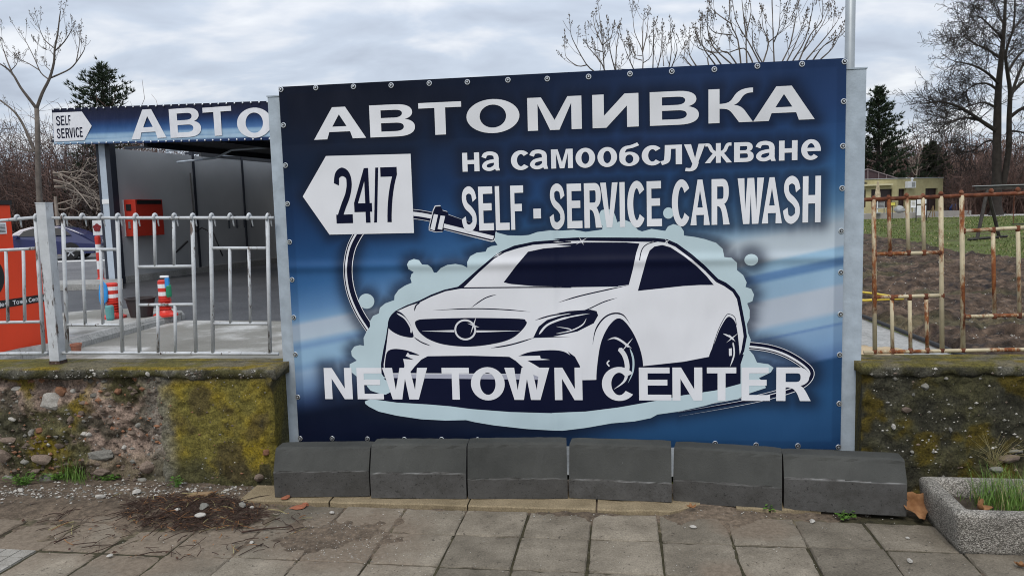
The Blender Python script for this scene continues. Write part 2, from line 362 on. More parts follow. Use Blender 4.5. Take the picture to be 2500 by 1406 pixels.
def wall_right(u, z):
    n1 = fb(u * 2.2, z * 2.2, 11.3, 5); n2 = fb(u * 7, z * 7, 15.1, 4); n3 = fb(u * 26, z * 26, 18.1, 3)
    c = BLK * (1.5 + 0.8 * n2); c = blend(c, OLV * 0.9, sstep(-0.1, 0.4, n1 + n2 * 0.4) * 0.7)
    c = blend(c, MOSS * 0.36, sstep(0.12, 0.4, fb(u * 5, z * 5, 12.9, 4) + 0.18 * sstep(0.42, 0.2, z)) * 0.8)
    c = blend(c, RUB * 0.6, sstep(0.15, 0.35, fb(u * 3, z * 3, 21.9, 3)) * sstep(2.3, 2.6, u) * 0.7)
    return 0.092 + 0.016 * n2 + 0.008 * n3 + 0.01 * n1, c
def wall_body(fn, u0, u1, ztop, parent, step=0.0105):
    nu = int((u1 - u0) / step); nz = int((ztop + 0.06) / step); vv = []; cc = []
    for i in range(nu + 1):
        u = u0 + (u1 - u0) * i / nu
        for j in range(nz + 1):
            z = -0.06 + (ztop + 0.06) * j / nz; d, c = fn(u, z); vv.append(S(u, d, z)); cc.append(np.clip(c * (1.22 if fn is wall_left else 1.1), 0.008, 0.6))
    k = nz + 1; mb_ = MB(); mb_.add(vv, [(i * k + j, (i + 1) * k + j, (i + 1) * k + j + 1, i * k + j + 1) for i in range(nu) for j in range(nz)])
    # ends, top and back
    base = len(mb_.v); e0 = list(range(0, k)); e1 = list(range(nu * k, nu * k + k))
    bk = [S(u0, -0.11, -0.06), S(u0, -0.11, ztop), S(u1, -0.11, ztop), S(u1, -0.11, -0.06)]; mb_.v += [tuple(p) for p in bk]; cc += [np.array(OLV)] * 4
    mb_.f += [tuple(e0 + [base + 1, base]), tuple(e1[::-1] + [base + 3, base + 2]), (base, base + 1, base + 2, base + 3), tuple([i * k + nz for i in range(nu + 1)] + [base + 2, base + 1])]; mb_.m += [0] * 4
    o = mb_.build('wall_face', M['wall_tint'], parent); o.data.polygons.foreach_set('use_smooth', [True] * (nu * nz) + [False] * 4); vcol(o, np.array(cc)); return o
def coping(u0, u1, zf, df, dback, thick, parent, seed, green):
    prof = [(df - 0.05, -thick), (df - 0.012, -thick), (df - 0.004, -thick * 0.75), (df, -thick * 0.4), (df - 0.003, -0.012), (df - 0.015, -0.001)] + [(df - 0.03 - (df - 0.03 - dback) * i / 9, 0.004) for i in range(10)] + [(dback, -thick)]
    nu = int((u1 - u0) / 0.014); vv = []; cc = []; k = len(prof)
    for i in range(nu + 1):
        u = u0 + (u1 - u0) * i / nu; nb = fb(u * 1.7, seed, 0.2, 4); sag = 0.012 * fb(u * 2.5, seed, 7, 3)
        for j, (d, z) in enumerate(prof):
            n2 = fb(u * 9, d * 9 + seed, z * 9, 4); n3 = fb(u * 30, d * 30 + seed, z * 30, 3)
            lowf = 1 if j < 4 else 0
            vv.append(S(u, d + 0.010 * n2 + 0.006 * n3 + 0.010 * nb * (j < 6), zf + z + 0.005 * n2 + (0.012 * n2 + sag) * lowf))
            top = j >= 5
            if top: c = blend(np.array([0.115, 0.100, 0.062]), green, sstep(-0.25, 0.3, n2 + nb)); c = blend(c, MOSS * 0.85, sstep(0.15, 0.5, fb(u * 3, d * 8, seed + 4, 4)))
            else: c = blend(np.array([0.10, 0.095, 0.075]), OLV, sstep(-0.3, 0.2, n2)); c = blend(c, BLK, 0.75 * sstep(-0.05, 0.35, fb(u * 4, z * 9, seed + 9, 4)))
            cc.append(np.clip(c, 0.01, 0.5))
    fs = [(i * k + j, (i + 1) * k + j, (i + 1) * k + (j + 1) % k, i * k + (j + 1) % k) for i in range(nu) for j in range(k)] + [tuple(range(k)), tuple(nu * k + j for j in range(k))[::-1]]
    o = MB().add(vv, fs).build('coping', M['cope_tint'], parent, smooth=True); vcol(o, np.array(cc)); return o
def lump(seed, n=2):
    """an angular stone, unit size"""
    bm = bmesh.new(); bmesh.ops.create_icosphere(bm, subdivisions=n, radius=0.5); r = random.Random(seed)
    off = Vector((r.uniform(0, 50), r.uniform(0, 50), r.uniform(0, 50)))
    for v in bm.verts:
        v.co *= 1 + 0.42 * mnoise.noise(v.co * 2.2 + off) + 0.16 * mnoise.noise(v.co * 6 + off)
    for k in range(4):
        nrm = Vector((r.uniform(-1, 1), r.uniform(-1, 1), r.uniform(-1, 1))).normalized(); lim = r.uniform(0.28, 0.42)
        for v in bm.verts:
            h = v.co.dot(nrm)
            if h > lim: v.co -= nrm * (h - lim) * 0.9
    me = bpy.data.meshes.new('stone'); bm.to_mesh(me); bm.free(); return me
LUMPS = {}
def stone_obj(name, seed, mat_, loc, size, rot, parent=None):
    key = (seed % 7, mat_)
    if key not in LUMPS:
        me = lump(seed % 7 + 40); me.materials.append(M[mat_]); LUMPS[key] = me
    o = bpy.data.objects.new(name, LUMPS[key]); COL.objects.link(o); o.location = loc; o.scale = size; o.rotation_euler = rot
    if parent is not None: o.parent = parent; o.matrix_parent_inverse = parent.matrix_world.inverted()
    return o
ZL = UZ(300, 901, 0.19)[1]; ZR = UZ(2300, 893, 0.115)[1]
wl = thing('low_wall', 'low crumbling rubble wall with yellow moss under the white fence', 'wall', S(-2.9, 0.03, -0.06))
wall_body(wall_left, -4.7, UZ(668, 1000, 0.17)[0], ZL - 0.03, wl)
coping(-4.7, UZ(669, 905, 0.19)[0], ZL, 0.19, -0.115, 0.062, wl, 3.0, MOSSG)
wr = thing('low_wall', 'low blackened concrete wall with lichen spots under the rusty fence', 'wall', S(3, 0.0, -0.06))
wall_body(wall_right, UZ(2104, 1000, 0.09)[0], 4.8, ZR - 0.03, wr)
coping(UZ(2104, 893, 0.11)[0], 4.8, ZR, 0.112, -0.18, 0.055, wr, 23.0, MOSSG)
# stones showing in the rubble (photo x, y, width and height in photo pixels, kind)
for i, (x, y, w, h, mk) in enumerate([(122, 980, 46, 38, 'stone_white'), (35, 950, 32, 9, 'stone_white'), (28, 1024, 18, 9, 'stone_white'), (147, 955, 26, 22, 'stone_rust'), (171, 957, 14, 12, 'stone_white'), (202, 1060, 20, 14, 'stone_white'), (217, 1061, 12, 11, 'stone_white'),
        (240, 1113, 62, 22, 'stone_grey'), (250, 1150, 44, 16, 'stone_brown'), (100, 1122, 50, 24, 'stone_brown'), (10, 1112, 36, 30, 'stone_brown'), (170, 1026, 16, 16, 'stone_brown'), (300, 1093, 13, 12, 'stone_white'), (360, 1140, 34, 26, 'stone_brown'), (97, 1050, 14, 12, 'stone_rust'), (80, 1055, 14, 14, 'stone_grey'),
        (20, 1075, 40, 16, 'stone_brown'), (140, 1090, 24, 12, 'stone_brown'), (60, 1128, 26, 14, 'stone_grey'), (286, 955, 18, 16, 'stone_rust'), (264, 962, 14, 10, 'stone_brown'), (228, 965, 16, 9, 'stone_grey'), (195, 1010, 16, 10, 'stone_brown'), (225, 1015, 16, 8, 'stone_brown'), (250, 1000, 14, 9, 'stone_brown'), (200, 985, 22, 9, 'stone_brown'), (315, 1060, 22, 15, 'stone_brown'),
        (335, 1040, 14, 12, 'stone_grey'), (110, 1170, 36, 20, 'stone_grey'), (15, 1170, 34, 16, 'stone_grey'), (345, 1172, 24, 12, 'stone_grey'), (375, 908, 12, 10, 'stone_white'), (265, 1034, 18, 10, 'stone_brown'), (85, 1150, 24, 12, 'stone_brown'), (640, 1160, 20, 16, 'stone_brown'), (655, 1100, 13, 13, 'stone_rust'),
        (2180, 1040, 8, 11, 'stone_white'), (2227, 1104, 7, 7, 'stone_grey'), (2186, 925, 8, 7, 'stone_grey'), (2310, 924, 8, 6, 'stone_grey'), (2480, 1102, 30, 8, 'stone_grey'), (2465, 1120, 40, 16, 'stone_brown'), (2230, 963, 6, 6, 'stone_grey'), (2320, 1048, 6, 8, 'stone_grey'), (2430, 1145, 24, 12, 'stone_grey'), (2212, 1000, 20, 12, 'stone_brown'), (2260, 945, 16, 12, 'stone_grey')]):
    lf = x < 1000; fn = wall_left if lf else wall_right
    d0 = 0.14 if lf else 0.1; u, z = UZ(x, y, d0); d = fn(u, z)[0]
    if y < 915: d = 0.19
    p = S(u, d + 0.002, z); k = 4.5 / F * 1.25
    rr = random.Random(i); stone_obj('stone', i, mk, p, (w * k, min(w, h) * k * 0.8 + 0.012, h * k), (0, rr.uniform(-0.2, 0.2), WROT), wl if lf else wr)

# pebbles held in the concrete and the rubble: too small to pick apart
def pebble_skin(fn, par, n, ur, zr, seed, pal):
    r = random.Random(seed); mb_ = MB()
    for k in range(n):
        u, z = r.uniform(*ur), r.uniform(*zr)
        if fn is wall_left and u > -2.14 and r.random() < 0.8: continue
        d = fn(u, z)[0]; s = r.choice((.0025, .003, .004, .005, .007, .010)) * r.uniform(.7, 1.2); q = []; col_ = r.choice(pal)
        if fn is wall_left and u < -2.14 and r.random() < .3: s = r.uniform(.010, .022); col_ = r.choice((1, 1, 2, 1, 3))
        for (x, y, w) in ((1, 0, 0), (-1, 0, 0), (0, 1, 0), (0, -1, 0), (0, 0, 1), (0, 0, -1)):
            kk_ = r.uniform(.6, 1.15) * s; q.append(S(u + x * kk_ * 1.2, d + y * kk_ * .7, z + w * kk_ * .85))
        mb_.add(q, [(0, 2, 4), (2, 1, 4), (1, 3, 4), (3, 0, 4), (2, 0, 5), (1, 2, 5), (3, 1, 5), (0, 3, 5)], col_)
    tag(mb_.build('pebbles', [M['stone_white'], M['stone_brown'], M['stone_grey'], M['stone_rust']], par), kind='stuff')
pebble_skin(wall_left, wl, 2600, (-4.6, -1.46), (0.0, ZL - .06), 1, (0, 1, 1, 1, 2, 2, 3))
pebble_skin(wall_right, wr, 900, (1.95, 4.7), (0.0, ZR - .06), 2, (0, 0, 2, 1, 2))
pebble_skin(lambda u, z: (0.186 + .01 * fb(u * 9, 3.0, z * 9, 4),), wl, 500, (-4.6, -1.46), (ZL - .055, ZL - .006), 3, (0, 2, 2, 1))
pebble_skin(lambda u, z: (0.108 + .01 * fb(u * 9, 23.0, z * 9, 4),), wr, 260, (1.95, 4.7), (ZR - .05, ZR - .006), 4, (0, 2, 2, 1))

# ================================================================ PRINT: glyphs and filled outlines
def bez(p0, c1, c2, p1, n=8):
    r = []
    for i in range(1, n + 1):
        s = i / n; q = 1 - s
        r.append((q ** 3 * p0[0] + 3 * q * q * s * c1[0] + 3 * q * s * s * c2[0] + s ** 3 * p1[0], q ** 3 * p0[1] + 3 * q * q * s * c1[1] + 3 * q * s * s * c2[1] + s ** 3 * p1[1]))
    return r
def path(*segs):
    pts = [segs[0]]
    for s in segs[1:]:
        if len(s) == 2: pts.append(s)
        else: pts += bez(pts[-1], s[0:2], s[2:4], s[4:6])
    return pts
def ell(cx, cy, rx, ry, n=36, p=2.0):
    r = []
    for i in range(n):
        a = 2 * math.pi * i / n; ca, sa = math.cos(a), math.sin(a)
        r.append((cx + rx * math.copysign(abs(ca) ** (2 / p), ca), cy + ry * math.copysign(abs(sa) ** (2 / p), sa)))
    return r
def smooth(pts, closed=False, n=5):
    k = len(pts); out_ = []
    rng = range(k) if closed else range(k - 1)
    for i in rng:
        g = (lambda j: pts[j % k]) if closed else (lambda j: pts[max(0, min(k - 1, j))])
        p0, p1, p2, p3 = g(i - 1), g(i), g(i + 1), g(i + 2)
        for s in range(n):
            q = s / n
            out_.append(tuple(0.5 * (2 * p1[a] + (p2[a] - p0[a]) * q + (2 * p0[a] - 5 * p1[a] + 4 * p2[a] - p3[a]) * q * q + (3 * p1[a] - p0[a] - 3 * p2[a] + p3[a]) * q ** 3) for a in (0, 1)))
    if not closed: out_.append(tuple(pts[-1]))
    return out_
def stroke(pts, w, sm=True, h=None, off=0.0, taper=None):
    """a line of width w (pen w wide, h high) as a polygon"""
    if sm and len(pts) > 2: pts = smooth(pts)
    h = w if h is None else h; L, R = [], []
    for i, p in enumerate(pts):
        a, b_ = pts[max(0, i - 1)], pts[min(len(pts) - 1, i + 1)]
        tx, ty = (b_[0] - a[0]), (b_[1] - a[1]); l = math.hypot(tx, ty) or 1; nx, ny = -ty / l, tx / l
        k = 1.0
        if taper:
            s = i / (len(pts) - 1); k = max(0.06, min(1, s / taper[0] if taper[0] else 1, (1 - s) / taper[1] if taper[1] else 1))
        L.append((p[0] + nx * (off + k * w / 2), p[1] + ny * (off + k * h / 2))); R.append((p[0] + nx * (off - k * w / 2), p[1] + ny * (off - k * h / 2)))
    return L + R[::-1]
def arc(cx, cy, rx, ry, a0, a1, n=18): return [(cx + rx * math.cos(math.radians(a0 + (a1 - a0) * i / n)), cy + ry * math.sin(math.radians(a0 + (a1 - a0) * i / n))) for i in range(n + 1)]
def glyph(ch, w, h):
    """outline in a unit box: (added polygons, holes); w, h: widths of upright and level strokes"""
    R = lambda x0, y0, x1, y1: [(x0, y0), (x1, y0), (x1, y1), (x0, y1)]
    if ch in 'AА': return [[(0, 0), (.375, 1), (.625, 1), (1, 0), (1 - w * 1.02, 0), (.70, .225), (.30, .225), (w * 1.02, 0)]], [[(.362, .39), (.638, .39), (.5, .77)]]
    if ch in 'BВв': return [path((0, 0), (0, 1), (.58, 1), (.83, 1, .95, .9, .95, .745), (.95, .64, .88, .565, .78, .535), (.92, .505, 1, .42, 1, .285), (1, .1, .86, 0, .6, 0))], [path((w, 1 - h), (.56, 1 - h), (.66, 1 - h, 1 - w * 1.1, .8, 1 - w * 1.1, .72), (1 - w * 1.1, .63, .64, .59, .55, .59), (w, .59)), path((w, .43), (.57, .43), (.7, .43, 1 - w * .98, .385, 1 - w * .98, .30), (1 - w * .98, .215, .68, h, .57, h), (w, h))]
    if ch in 'TТ': return [R(.5 - w / 2, 0, .5 + w / 2, 1), R(0, 1 - h, 1, 1)], []
    if ch in 'OОоo': return [ell(.5, .5, .5, .52)], [ell(.5, .5, .5 - w, .52 - h)]
    if ch in 'MМм': return [[(0, 0), (0, 1), (w * 1.25, 1), (.5, .3), (1 - w * 1.25, 1), (1, 1), (1, 0), (1 - w * .92, 0), (1 - w * .92, .8), (.5 + w * .42, 0), (.5 - w * .42, 0), (w * .92, .8), (w * .92, 0)]], []
    if ch == 'И': return [[(0, 1), (w, 1), (w, .36), (1 - w * 1.2, 1), (1, 1), (1, 0), (1 - w, 0), (1 - w, .64), (w * 1.2, 0), (0, 0)]], []
    if ch == 'N': return [[(0, 0), (0, 1), (w * 1.08, 1), (1 - w, .34), (1 - w, 1), (1, 1), (1, 0), (1 - w * 1.08, 0), (w, .66), (w, 0)]], []
    if ch == 'К': return [path((0, 0), (0, 1), (w, 1), (w, .56), (.45, .56, .5, .62, .56, .74), (.64, .92, .76, 1, 1, 1), (1, .86), (.83, .86, .79, .8, .73, .68), (.69, .6, .64, .54, .57, .515), (.7, .5, .78, .42, .84, .3), (1, 0), (.69, 0), (.55, .25), (.48, .38, .42, .42, w, .42), (w, 0))], []
    if ch in 'нH': return [R(0, 0, w, 1), R(1 - w, 0, 1, 1), R(w * .5, .5 - h * .55, 1 - w * .5, .5 + h * .55)], []
    if ch == 'E': return [R(0, 0, w, 1), R(0, 1 - h, .95, 1), R(0, .455, .88, .455 + h), R(0, 0, 1, h)], []
    if ch == 'F': return [R(0, 0, w, 1), R(0, 1 - h, 1, 1), R(0, .42, .87, .42 + h)], []
    if ch == 'L': return [R(0, 0, w, 1), R(0, 0, 1, h)], []
    if ch in 'Il': return [R(0, 0, 1, 1)], []
    if ch == '-': return [R(0, 0, 1, 1)], []
    if ch in 'Cс': return [stroke(arc(.5, .5, .5 - w / 2, .52 - h / 2, 38, 322, 26) if ch == 'C' else arc(.5, .5, .5 - w / 2, .52 - h / 2, 42, 318, 26), w, False, h)], []
    if ch == 'S': return [stroke([(.90, .70), (.78, .87), (.5, .935), (.22, .87), (.16, .72), (.30, .58), (.62, .47), (.84, .34), (.82, .16), (.5, .062), (.20, .12), (.09, .30)], w, True, h)], []
    if ch == 'R': return [path((0, 0), (0, 1), (.60, 1), (.84, 1, .95, .89, .95, .72), (.95, .57, .85, .49, .70, .455), (.80, .40, .86, .28, 1, 0), (1 - w * 1.15, 0), (.60, .26, .55, .41, w, .41), (w, 0))], [path((w, 1 - h), (.56, 1 - h), (.66, 1 - h, 1 - w * 1.1, .82, 1 - w * 1.1, .70), (1 - w * 1.1, .6, .66, .565, .55, .565), (w, .565))]
    if ch == 'V': return [[(0, 1), (w * 1.05, 1), (.5, .26), (1 - w * 1.05, 1), (1, 1), (.5 + w * .52, 0), (.5 - w * .52, 0)]], []
    if ch in 'Ww': return [[(0, 1), (w, 1), (.285, .30), (.5 - w * .5, 1), (.5 + w * .5, 1), (.715, .30), (1 - w, 1), (1, 1), (.79, 0), (.79 - w * .95, 0), (.5, .66), (.21 + w * .95, 0), (.21, 0)]], []
    if ch == '2': return [stroke([(.12, .72), (.20, .88), (.48, .945), (.78, .88), (.86, .72), (.74, .52), (.45, .30), (.2, .09)], w, True, h), R(.02, 0, .98, h * 1.05)], []
    if ch == '4': return [[(.62, 0), (.90 * 1 - .02, 0), (.88, .2), (1, .2), (1, .36), (.88, .36), (.88, 1), (.64, 1), (0, .37), (0, .2), (.62, .2)]], [[(.22, .36), (.63, .36), (.63, .76)]]
    if ch == '7': return [path((0, 1), (1, 1), (1, .86), (.72, .62, .58, .3, .56, 0), (.30, 0), (.32, .32, .46, .6, .70, .83), (0, .83))], []
    if ch == '/': return [[(0, 0), (.45, 0), (1, 1), (.55, 1)]], []
    if ch == 'а': return [R(1 - w * 1.02, .08, 1 - w * .1, .70), stroke([(.10, .70), (.22, .88), (.52, .92), (.78, .82), (.84, .58)], w * .95, True, h), stroke([(.86, .52), (.55, .50), (.25, .42), (.13, .25), (.25, .11), (.50, .09), (.76, .22), (.86, .4)], w * .9, True, h * .9), [(1 - w, .2), (1 - w * .1, .2), (1.03, 0), (.80, 0)]], []
    if ch == 'б': return [ell(.5, .36, .5, .37), stroke([(.13, .40), (.15, .72), (.30, .93), (.62, 1.0), (.95, 1.12)], w * .9, True, h * .8)], [ell(.5, .36, .5 - w, .37 - h * .72)]
    if ch == 'л': return [R(1 - w, 0, 1, 1), R(.22, 1 - h, 1, 1), stroke([(.33, 1.0), (.31, .5), (.25, .18), (.0, .08)], w, True, h)], []
    if ch == 'у': return [[(0, 1), (w * 1.1, 1), (.52, .28), (1 - w * 1.05, 1), (1, 1), (.62, -.06), (.38, .02)], stroke([(.56, .1), (.46, -.2), (.30, -.30), (.06, -.28)], w * .95, True, h * .85)], []
    if ch == 'ж': return [R(.5 - w * .36, 0, .5 + w * .36, 1), stroke([(.02, .93), (.16, .9), (.27, .62), (.42, .5)], w * .55, True, h * .8), stroke([(.98, .93), (.84, .9), (.73, .62), (.58, .5)], w * .55, True, h * .8), [(0, 0), (.20, 0), (.46, .46), (.34, .56)], [(1, 0), (.80, 0), (.54, .46), (.66, .56)], R(.3, .44, .7, .56)], []
    if ch in 'еe': return [stroke(arc(.5, .5, .5 - w / 2, .52 - h / 2, 0, 316, 28), w, False, h), R(.06, .42, 1, .42 + h * .85)], []
    if ch == 'n': return [R(0, 0, w, 1), stroke([(w * .5, .6), (.3, .88), (.62, .92), (.86, .78), (.88, .5), (.88, 0)], w, True, h)], []
    if ch == 'r': return [R(0, 0, w * 1.4, 1), stroke([(w * .7, .5), (.4, .82), (1, .9)], w * 1.2, True, h)], []
    if ch == 't': return [R(.3, .0, .3 + w * 1.5, 1.3), R(0, 1 - h, 1, 1), R(.3, 0, 1, h)], []
    raise KeyError(ch)
def inside(P, poly):
    x, y = P[:, 0], P[:, 1]; r = np.zeros(len(P), bool); q = np.array(poly); x0, y0 = q[:, 0], q[:, 1]; x1, y1 = np.roll(x0, -1), np.roll(y0, -1)
    bb = (x >= x0.min()) & (x <= x0.max()) & (y >= y0.min()) & (y <= y0.max()); idx = np.nonzero(bb)[0]
    if not len(idx): return r
    xs, ys = x[idx], y[idx]; c = np.zeros(len(idx), int)
    for a, b_, d, e_ in zip(x0, y0, x1, y1):
        if b_ == e_: continue
        up = (b_ <= ys) & (e_ > ys); dn = (b_ > ys) & (e_ <= ys)
        if not (up.any() or dn.any()): continue
        xi = a + (ys - b_) * (d - a) / (e_ - b_)
        c += (up & (xi > xs)).astype(int) - (dn & (xi > xs)).astype(int)
    r[idx] = c != 0; return r
def paint(shapes):
    """shapes: (polygon, value) from bottom to top, value None cuts; returns flat triangles without overlap"""
    vs2, es = [], []
    for poly, _ in shapes:
        b_ = len(vs2); n = len(poly); vs2 += [Vector((p[0], p[1])) for p in poly]; es += [(b_ + i, b_ + (i + 1) % n) for i in range(n)]
    ov, oe, of, _, _, _ = delaunay_2d_cdt(vs2, es, [], 0, 1e-6)
    V = np.array([tuple(p) for p in ov]); T = np.array([f for f in of if len(f) == 3]); Cn = V[T].mean(axis=1)
    val = np.full(len(T), -1)
    for poly, k in shapes:
        val[inside(Cn, poly)] = -1 if k is None else k
    keep = val >= 0; return V, T[keep], val[keep]
def text_shapes(chars, boxes, v0, v1, w, h, vb=None):
    """boxes: (left, right) along; v0 baseline, v1 cap line. Returns (added, holes) in plane units"""
    res = []
    for ch, (a, b_) in zip(chars, boxes):
        ad, ho = glyph(ch, w if ch not in 'MМмWwж' else w * 0.82, h); y0, y1 = v0, v1
        
        if ch in 'CсS2':                             # stroke letters fill their box
            xs_ = [p[0] for P in ad for p in P]; lo_, hi_ = min(xs_), max(xs_); ad = [[((p[0] - lo_) / (hi_ - lo_), p[1]) for p in P] for P in ad]
        mp_ = lambda P: [(a + (b_ - a) * x, y0 + (y1 - y0) * y) for x, y in P]
        res.append(([mp_(P) for P in ad], [mp_(P) for P in ho]))
    return res
def print_mesh(name, shapes, place, mats, parent):
    V, T, val = paint(shapes); mb_ = MB(); mb_.v = [tuple(place(p[0], p[1])) for p in V]; mb_.f = [tuple(int(i) for i in f) for f in T]; mb_.m = [int(i) for i in val]
    o = mb_.build(name, mats, parent)
    bm = bmesh.new(); bm.from_mesh(o.data); bmesh.ops.delete(bm, geom=[v for v in bm.verts if not v.link_faces], context='VERTS')
    n0 = parent_n if (parent_n := print_mesh.nrm) is not None else None
    for f in bm.faces:
        if f.normal.dot(n0) < 0: f.normal_flip()
    bm.to_mesh(o.data); bm.free(); return o
print_mesh.nrm = WN
def letter_obj(ad, ho, place, mat_, par, nrm, name='letter'):
    V, T_, val = paint([(p, 0) for p in ad] + [(p, None) for p in ho]); mb_ = MB().add([place(p[0], p[1]) for p in V], [tuple(int(i) for i in f) for f in T_])
    o = mb_.build(name, mat_, par); bm = bmesh.new(); bm.from_mesh(o.data); bmesh.ops.delete(bm, geom=[v for v in bm.verts if not v.link_faces], context='VERTS')
    for f in bm.faces:
        if f.normal.dot(nrm) < 0: f.normal_flip()
    bm.to_mesh(o.data); bm.free(); return o

# ================================================================ THE CAR WASH SIGN
def vinyl(name, col=None, rough=0.5):
    mt, t, b = newmat(name); v = coords(t)
    if col is None: t.links.new(N(t, 'ShaderNodeAttribute', attribute_name='tint').outputs[0], b.inputs['Base Color'])
    else: b.inputs['Base Color'].default_value = (*col, 1)
    b.inputs['Roughness'].default_value = rough; b.inputs['Specular IOR Level'].default_value = 0.10
    # folds of the sheet: soft waves and the creases from being folded
    sp = N(t, 'ShaderNodeSeparateXYZ', {'Vector': v})
    def crease(src, at, wd):
        q = N(t, 'ShaderNodeMath', {0: src, 1: at}, operation='SUBTRACT').outputs[0]; q = N(t, 'ShaderNodeMath', {0: q, 1: 1.0 / wd}, operation='MULTIPLY').outputs[0]
        q = N(t, 'ShaderNodeMath', {0: q, 1: q}, operation='MULTIPLY').outputs[0]; q = N(t, 'ShaderNodeMath', {0: q, 1: -1.0}, operation='MULTIPLY').outputs[0]
        return N(t, 'ShaderNodeMath', {0: q}, operation='EXPONENT').outputs[0]
    hts = [(crease(sp.outputs[0], FOLDX, 0.03), 0.5), (crease(sp.outputs[2], FOLDZ, 0.03), 0.8), (noise(t, v, 1.6, 2, 0.4), 4.0), (noise(t, N(t, 'ShaderNodeMapping', {'Vector': v, 'Scale': (5, 5, 1.2), 'Rotation': (0, 0.5, 0)}).outputs[0], 1.2, 2, 0.4), 1.6)]
    msk = N(t, 'ShaderNodeMapRange', {'Value': sp.outputs[2], 'From Min': TOPZ - 0.34, 'From Max': TOPZ}).outputs[0]
    gat = noise(t, N(t, 'ShaderNodeMapping', {'Vector': v, 'Scale': (7, 7, 1.6), 'Rotation': (0, 0.18, 0)}).outputs[0], 1.0, 2, 0.35)
    hts.append((N(t, 'ShaderNodeMath', {0: msk, 1: gat}, operation='MULTIPLY').outputs[0], 3.2))
    acc = None
    for s, k in hts:
        q = N(t, 'ShaderNodeMath', {0: s, 1: k}, operation='MULTIPLY').outputs[0]
        acc = q if acc is None else N(t, 'ShaderNodeMath', {0: acc, 1: q}, operation='ADD').outputs[0]
    bump(t, b, acc, 0.014, 0.9); return mt
FOLDX, FOLDZ, TOPZ = WP(1350, 700).x, WP(1400, 640).z, WP(1300, 180).z
M['banner_bg'] = vinyl('banner_print'); M['banner_white'] = vinyl('banner_white', (0.69, 0.70, 0.735)); M['banner_navy'] = vinyl('banner_navy', (0.004, 0.006, 0.024)); M['banner_foam'] = vinyl('banner_foam', (0.46, 0.575, 0.62)); M['banner_chrome'] = vinyl('banner_grey', (0.36, 0.37, 0.45)); M['banner_mauve'] = vinyl('banner_haze', (0.25, 0.28, 0.35))
M['post_paint'] = paint_mat('pale_steel_paint', (0.37, 0.43, 0.49), [(0.3, (0.05, 0.035, 0.03)), (0.7, (0.17, 0.10, 0.07))], 0.70, 0.74, 5)
M['zinc'] = flat_mat('zinc', (0.62, 0.64, 0.66), 0.32, 0.5, 0.85, 0.1, 20); M['rubber'] = flat_mat('dark_rubber', (0.02, 0.02, 0.022), 0.7)
M['raw_white'] = flat_mat('white_panel', (0.7, 0.7, 0.68), 0.6)

U0, Z1 = UZ(680, 212); U1, _z = UZ(2067, 143); Z0 = (UZ(730, 1078)[1] + UZ(2052, 1100)[1]) / 2; Z1 = (Z1 + _z) / 2
sign = thing('billboard', 'large blue car wash banner with a white car printed on it', 'billboard', S((U0 + U1) / 2, -0.05, 0))
PX = lambda x, y: UZ(x, y)
z1 = lambda x, y: UZ(650 + x * .33422, 130 + y * .33428); z2 = lambda x, y: UZ(1350 + x * .33433, 130 + y * .33428); z3 = lambda x, y: UZ(650 + x * .39830, 550 + y * .39829); z4 = lambda x, y: UZ(1350 + x * .39837, 550 + y * .39829)
ZP = 0.0009                                              # one photo pixel of zoom 3/4 on the sign plane, metres
WHT, NVY, FOM, CHR, MAV = 0, 1, 2, 3, 4
art = []
def sh(poly, k): art.append((poly, k))
def T3(pts): return [z3(*p) for p in pts]
def T4(pts): return [z4(*p) for p in pts]
def T1(pts): return [z1(*p) for p in pts]
def sw(pts, w, k, off=0.0, taper=None): art.append((stroke(pts, w * ZP, True, None, off * ZP, taper), k))
# hoses: dark with pale stripes
for pts in (T3([(590, 20), (560, 62), (522, 140), (503, 240), (506, 340), (530, 440), (578, 545), (640, 640)]),):
    sw(pts, 66, NVY); sw(pts, 4, WHT, -30); sw(pts, 13, WHT, -14); sw(pts, 5, WHT, 28)
pts = T1([(1040, 1172), (1130, 1182), (1225, 1200)]); sw(pts, 66, NVY); sw(pts, 3, WHT, 30); sw(pts, 26, WHT, 2); sw(pts, 3, WHT, -30)
pts = T4([(1190, 735), (1320, 752), (1430, 788), (1530, 848), (1578, 902), (1550, 958), (1470, 1000), (1300, 1050), (1060, 1098), (770, 1148)])
sw(pts, 52, NVY, 0, (0, .5)); sw(pts, 4, WHT, -22, (0, .3)); sw(pts, 13, WHT, -6, (0, .7)); sw(pts, 4, WHT, 22, (0, .3))
nz_ = [(1222, 1150), (1237, 1120), (1275, 1118), (1290, 1150), (1325, 1160), (1332, 1180), (1430, 1215), (1540, 1252), (1678, 1298), (1674, 1340), (1660, 1367), (1640, 1370), (1300, 1287), (1290, 1302), (1240, 1305), (1193, 1291), (1193, 1265)]
sh(T1([(1450 + (x - 1450) * 1.02, 1240 + (y - 1240) * 1.06) for x, y in nz_]), WHT); sh(T1(nz_), NVY)
for q in ([(1225, 1175), (1255, 1180), (1230, 1295), (1199, 1285)], [(1274, 1185), (1307, 1190), (1285, 1290), (1252, 1283)], [(1300, 1245), (1665, 1335), (1655, 1362), (1295, 1275)]): sh(T1(q), WHT)
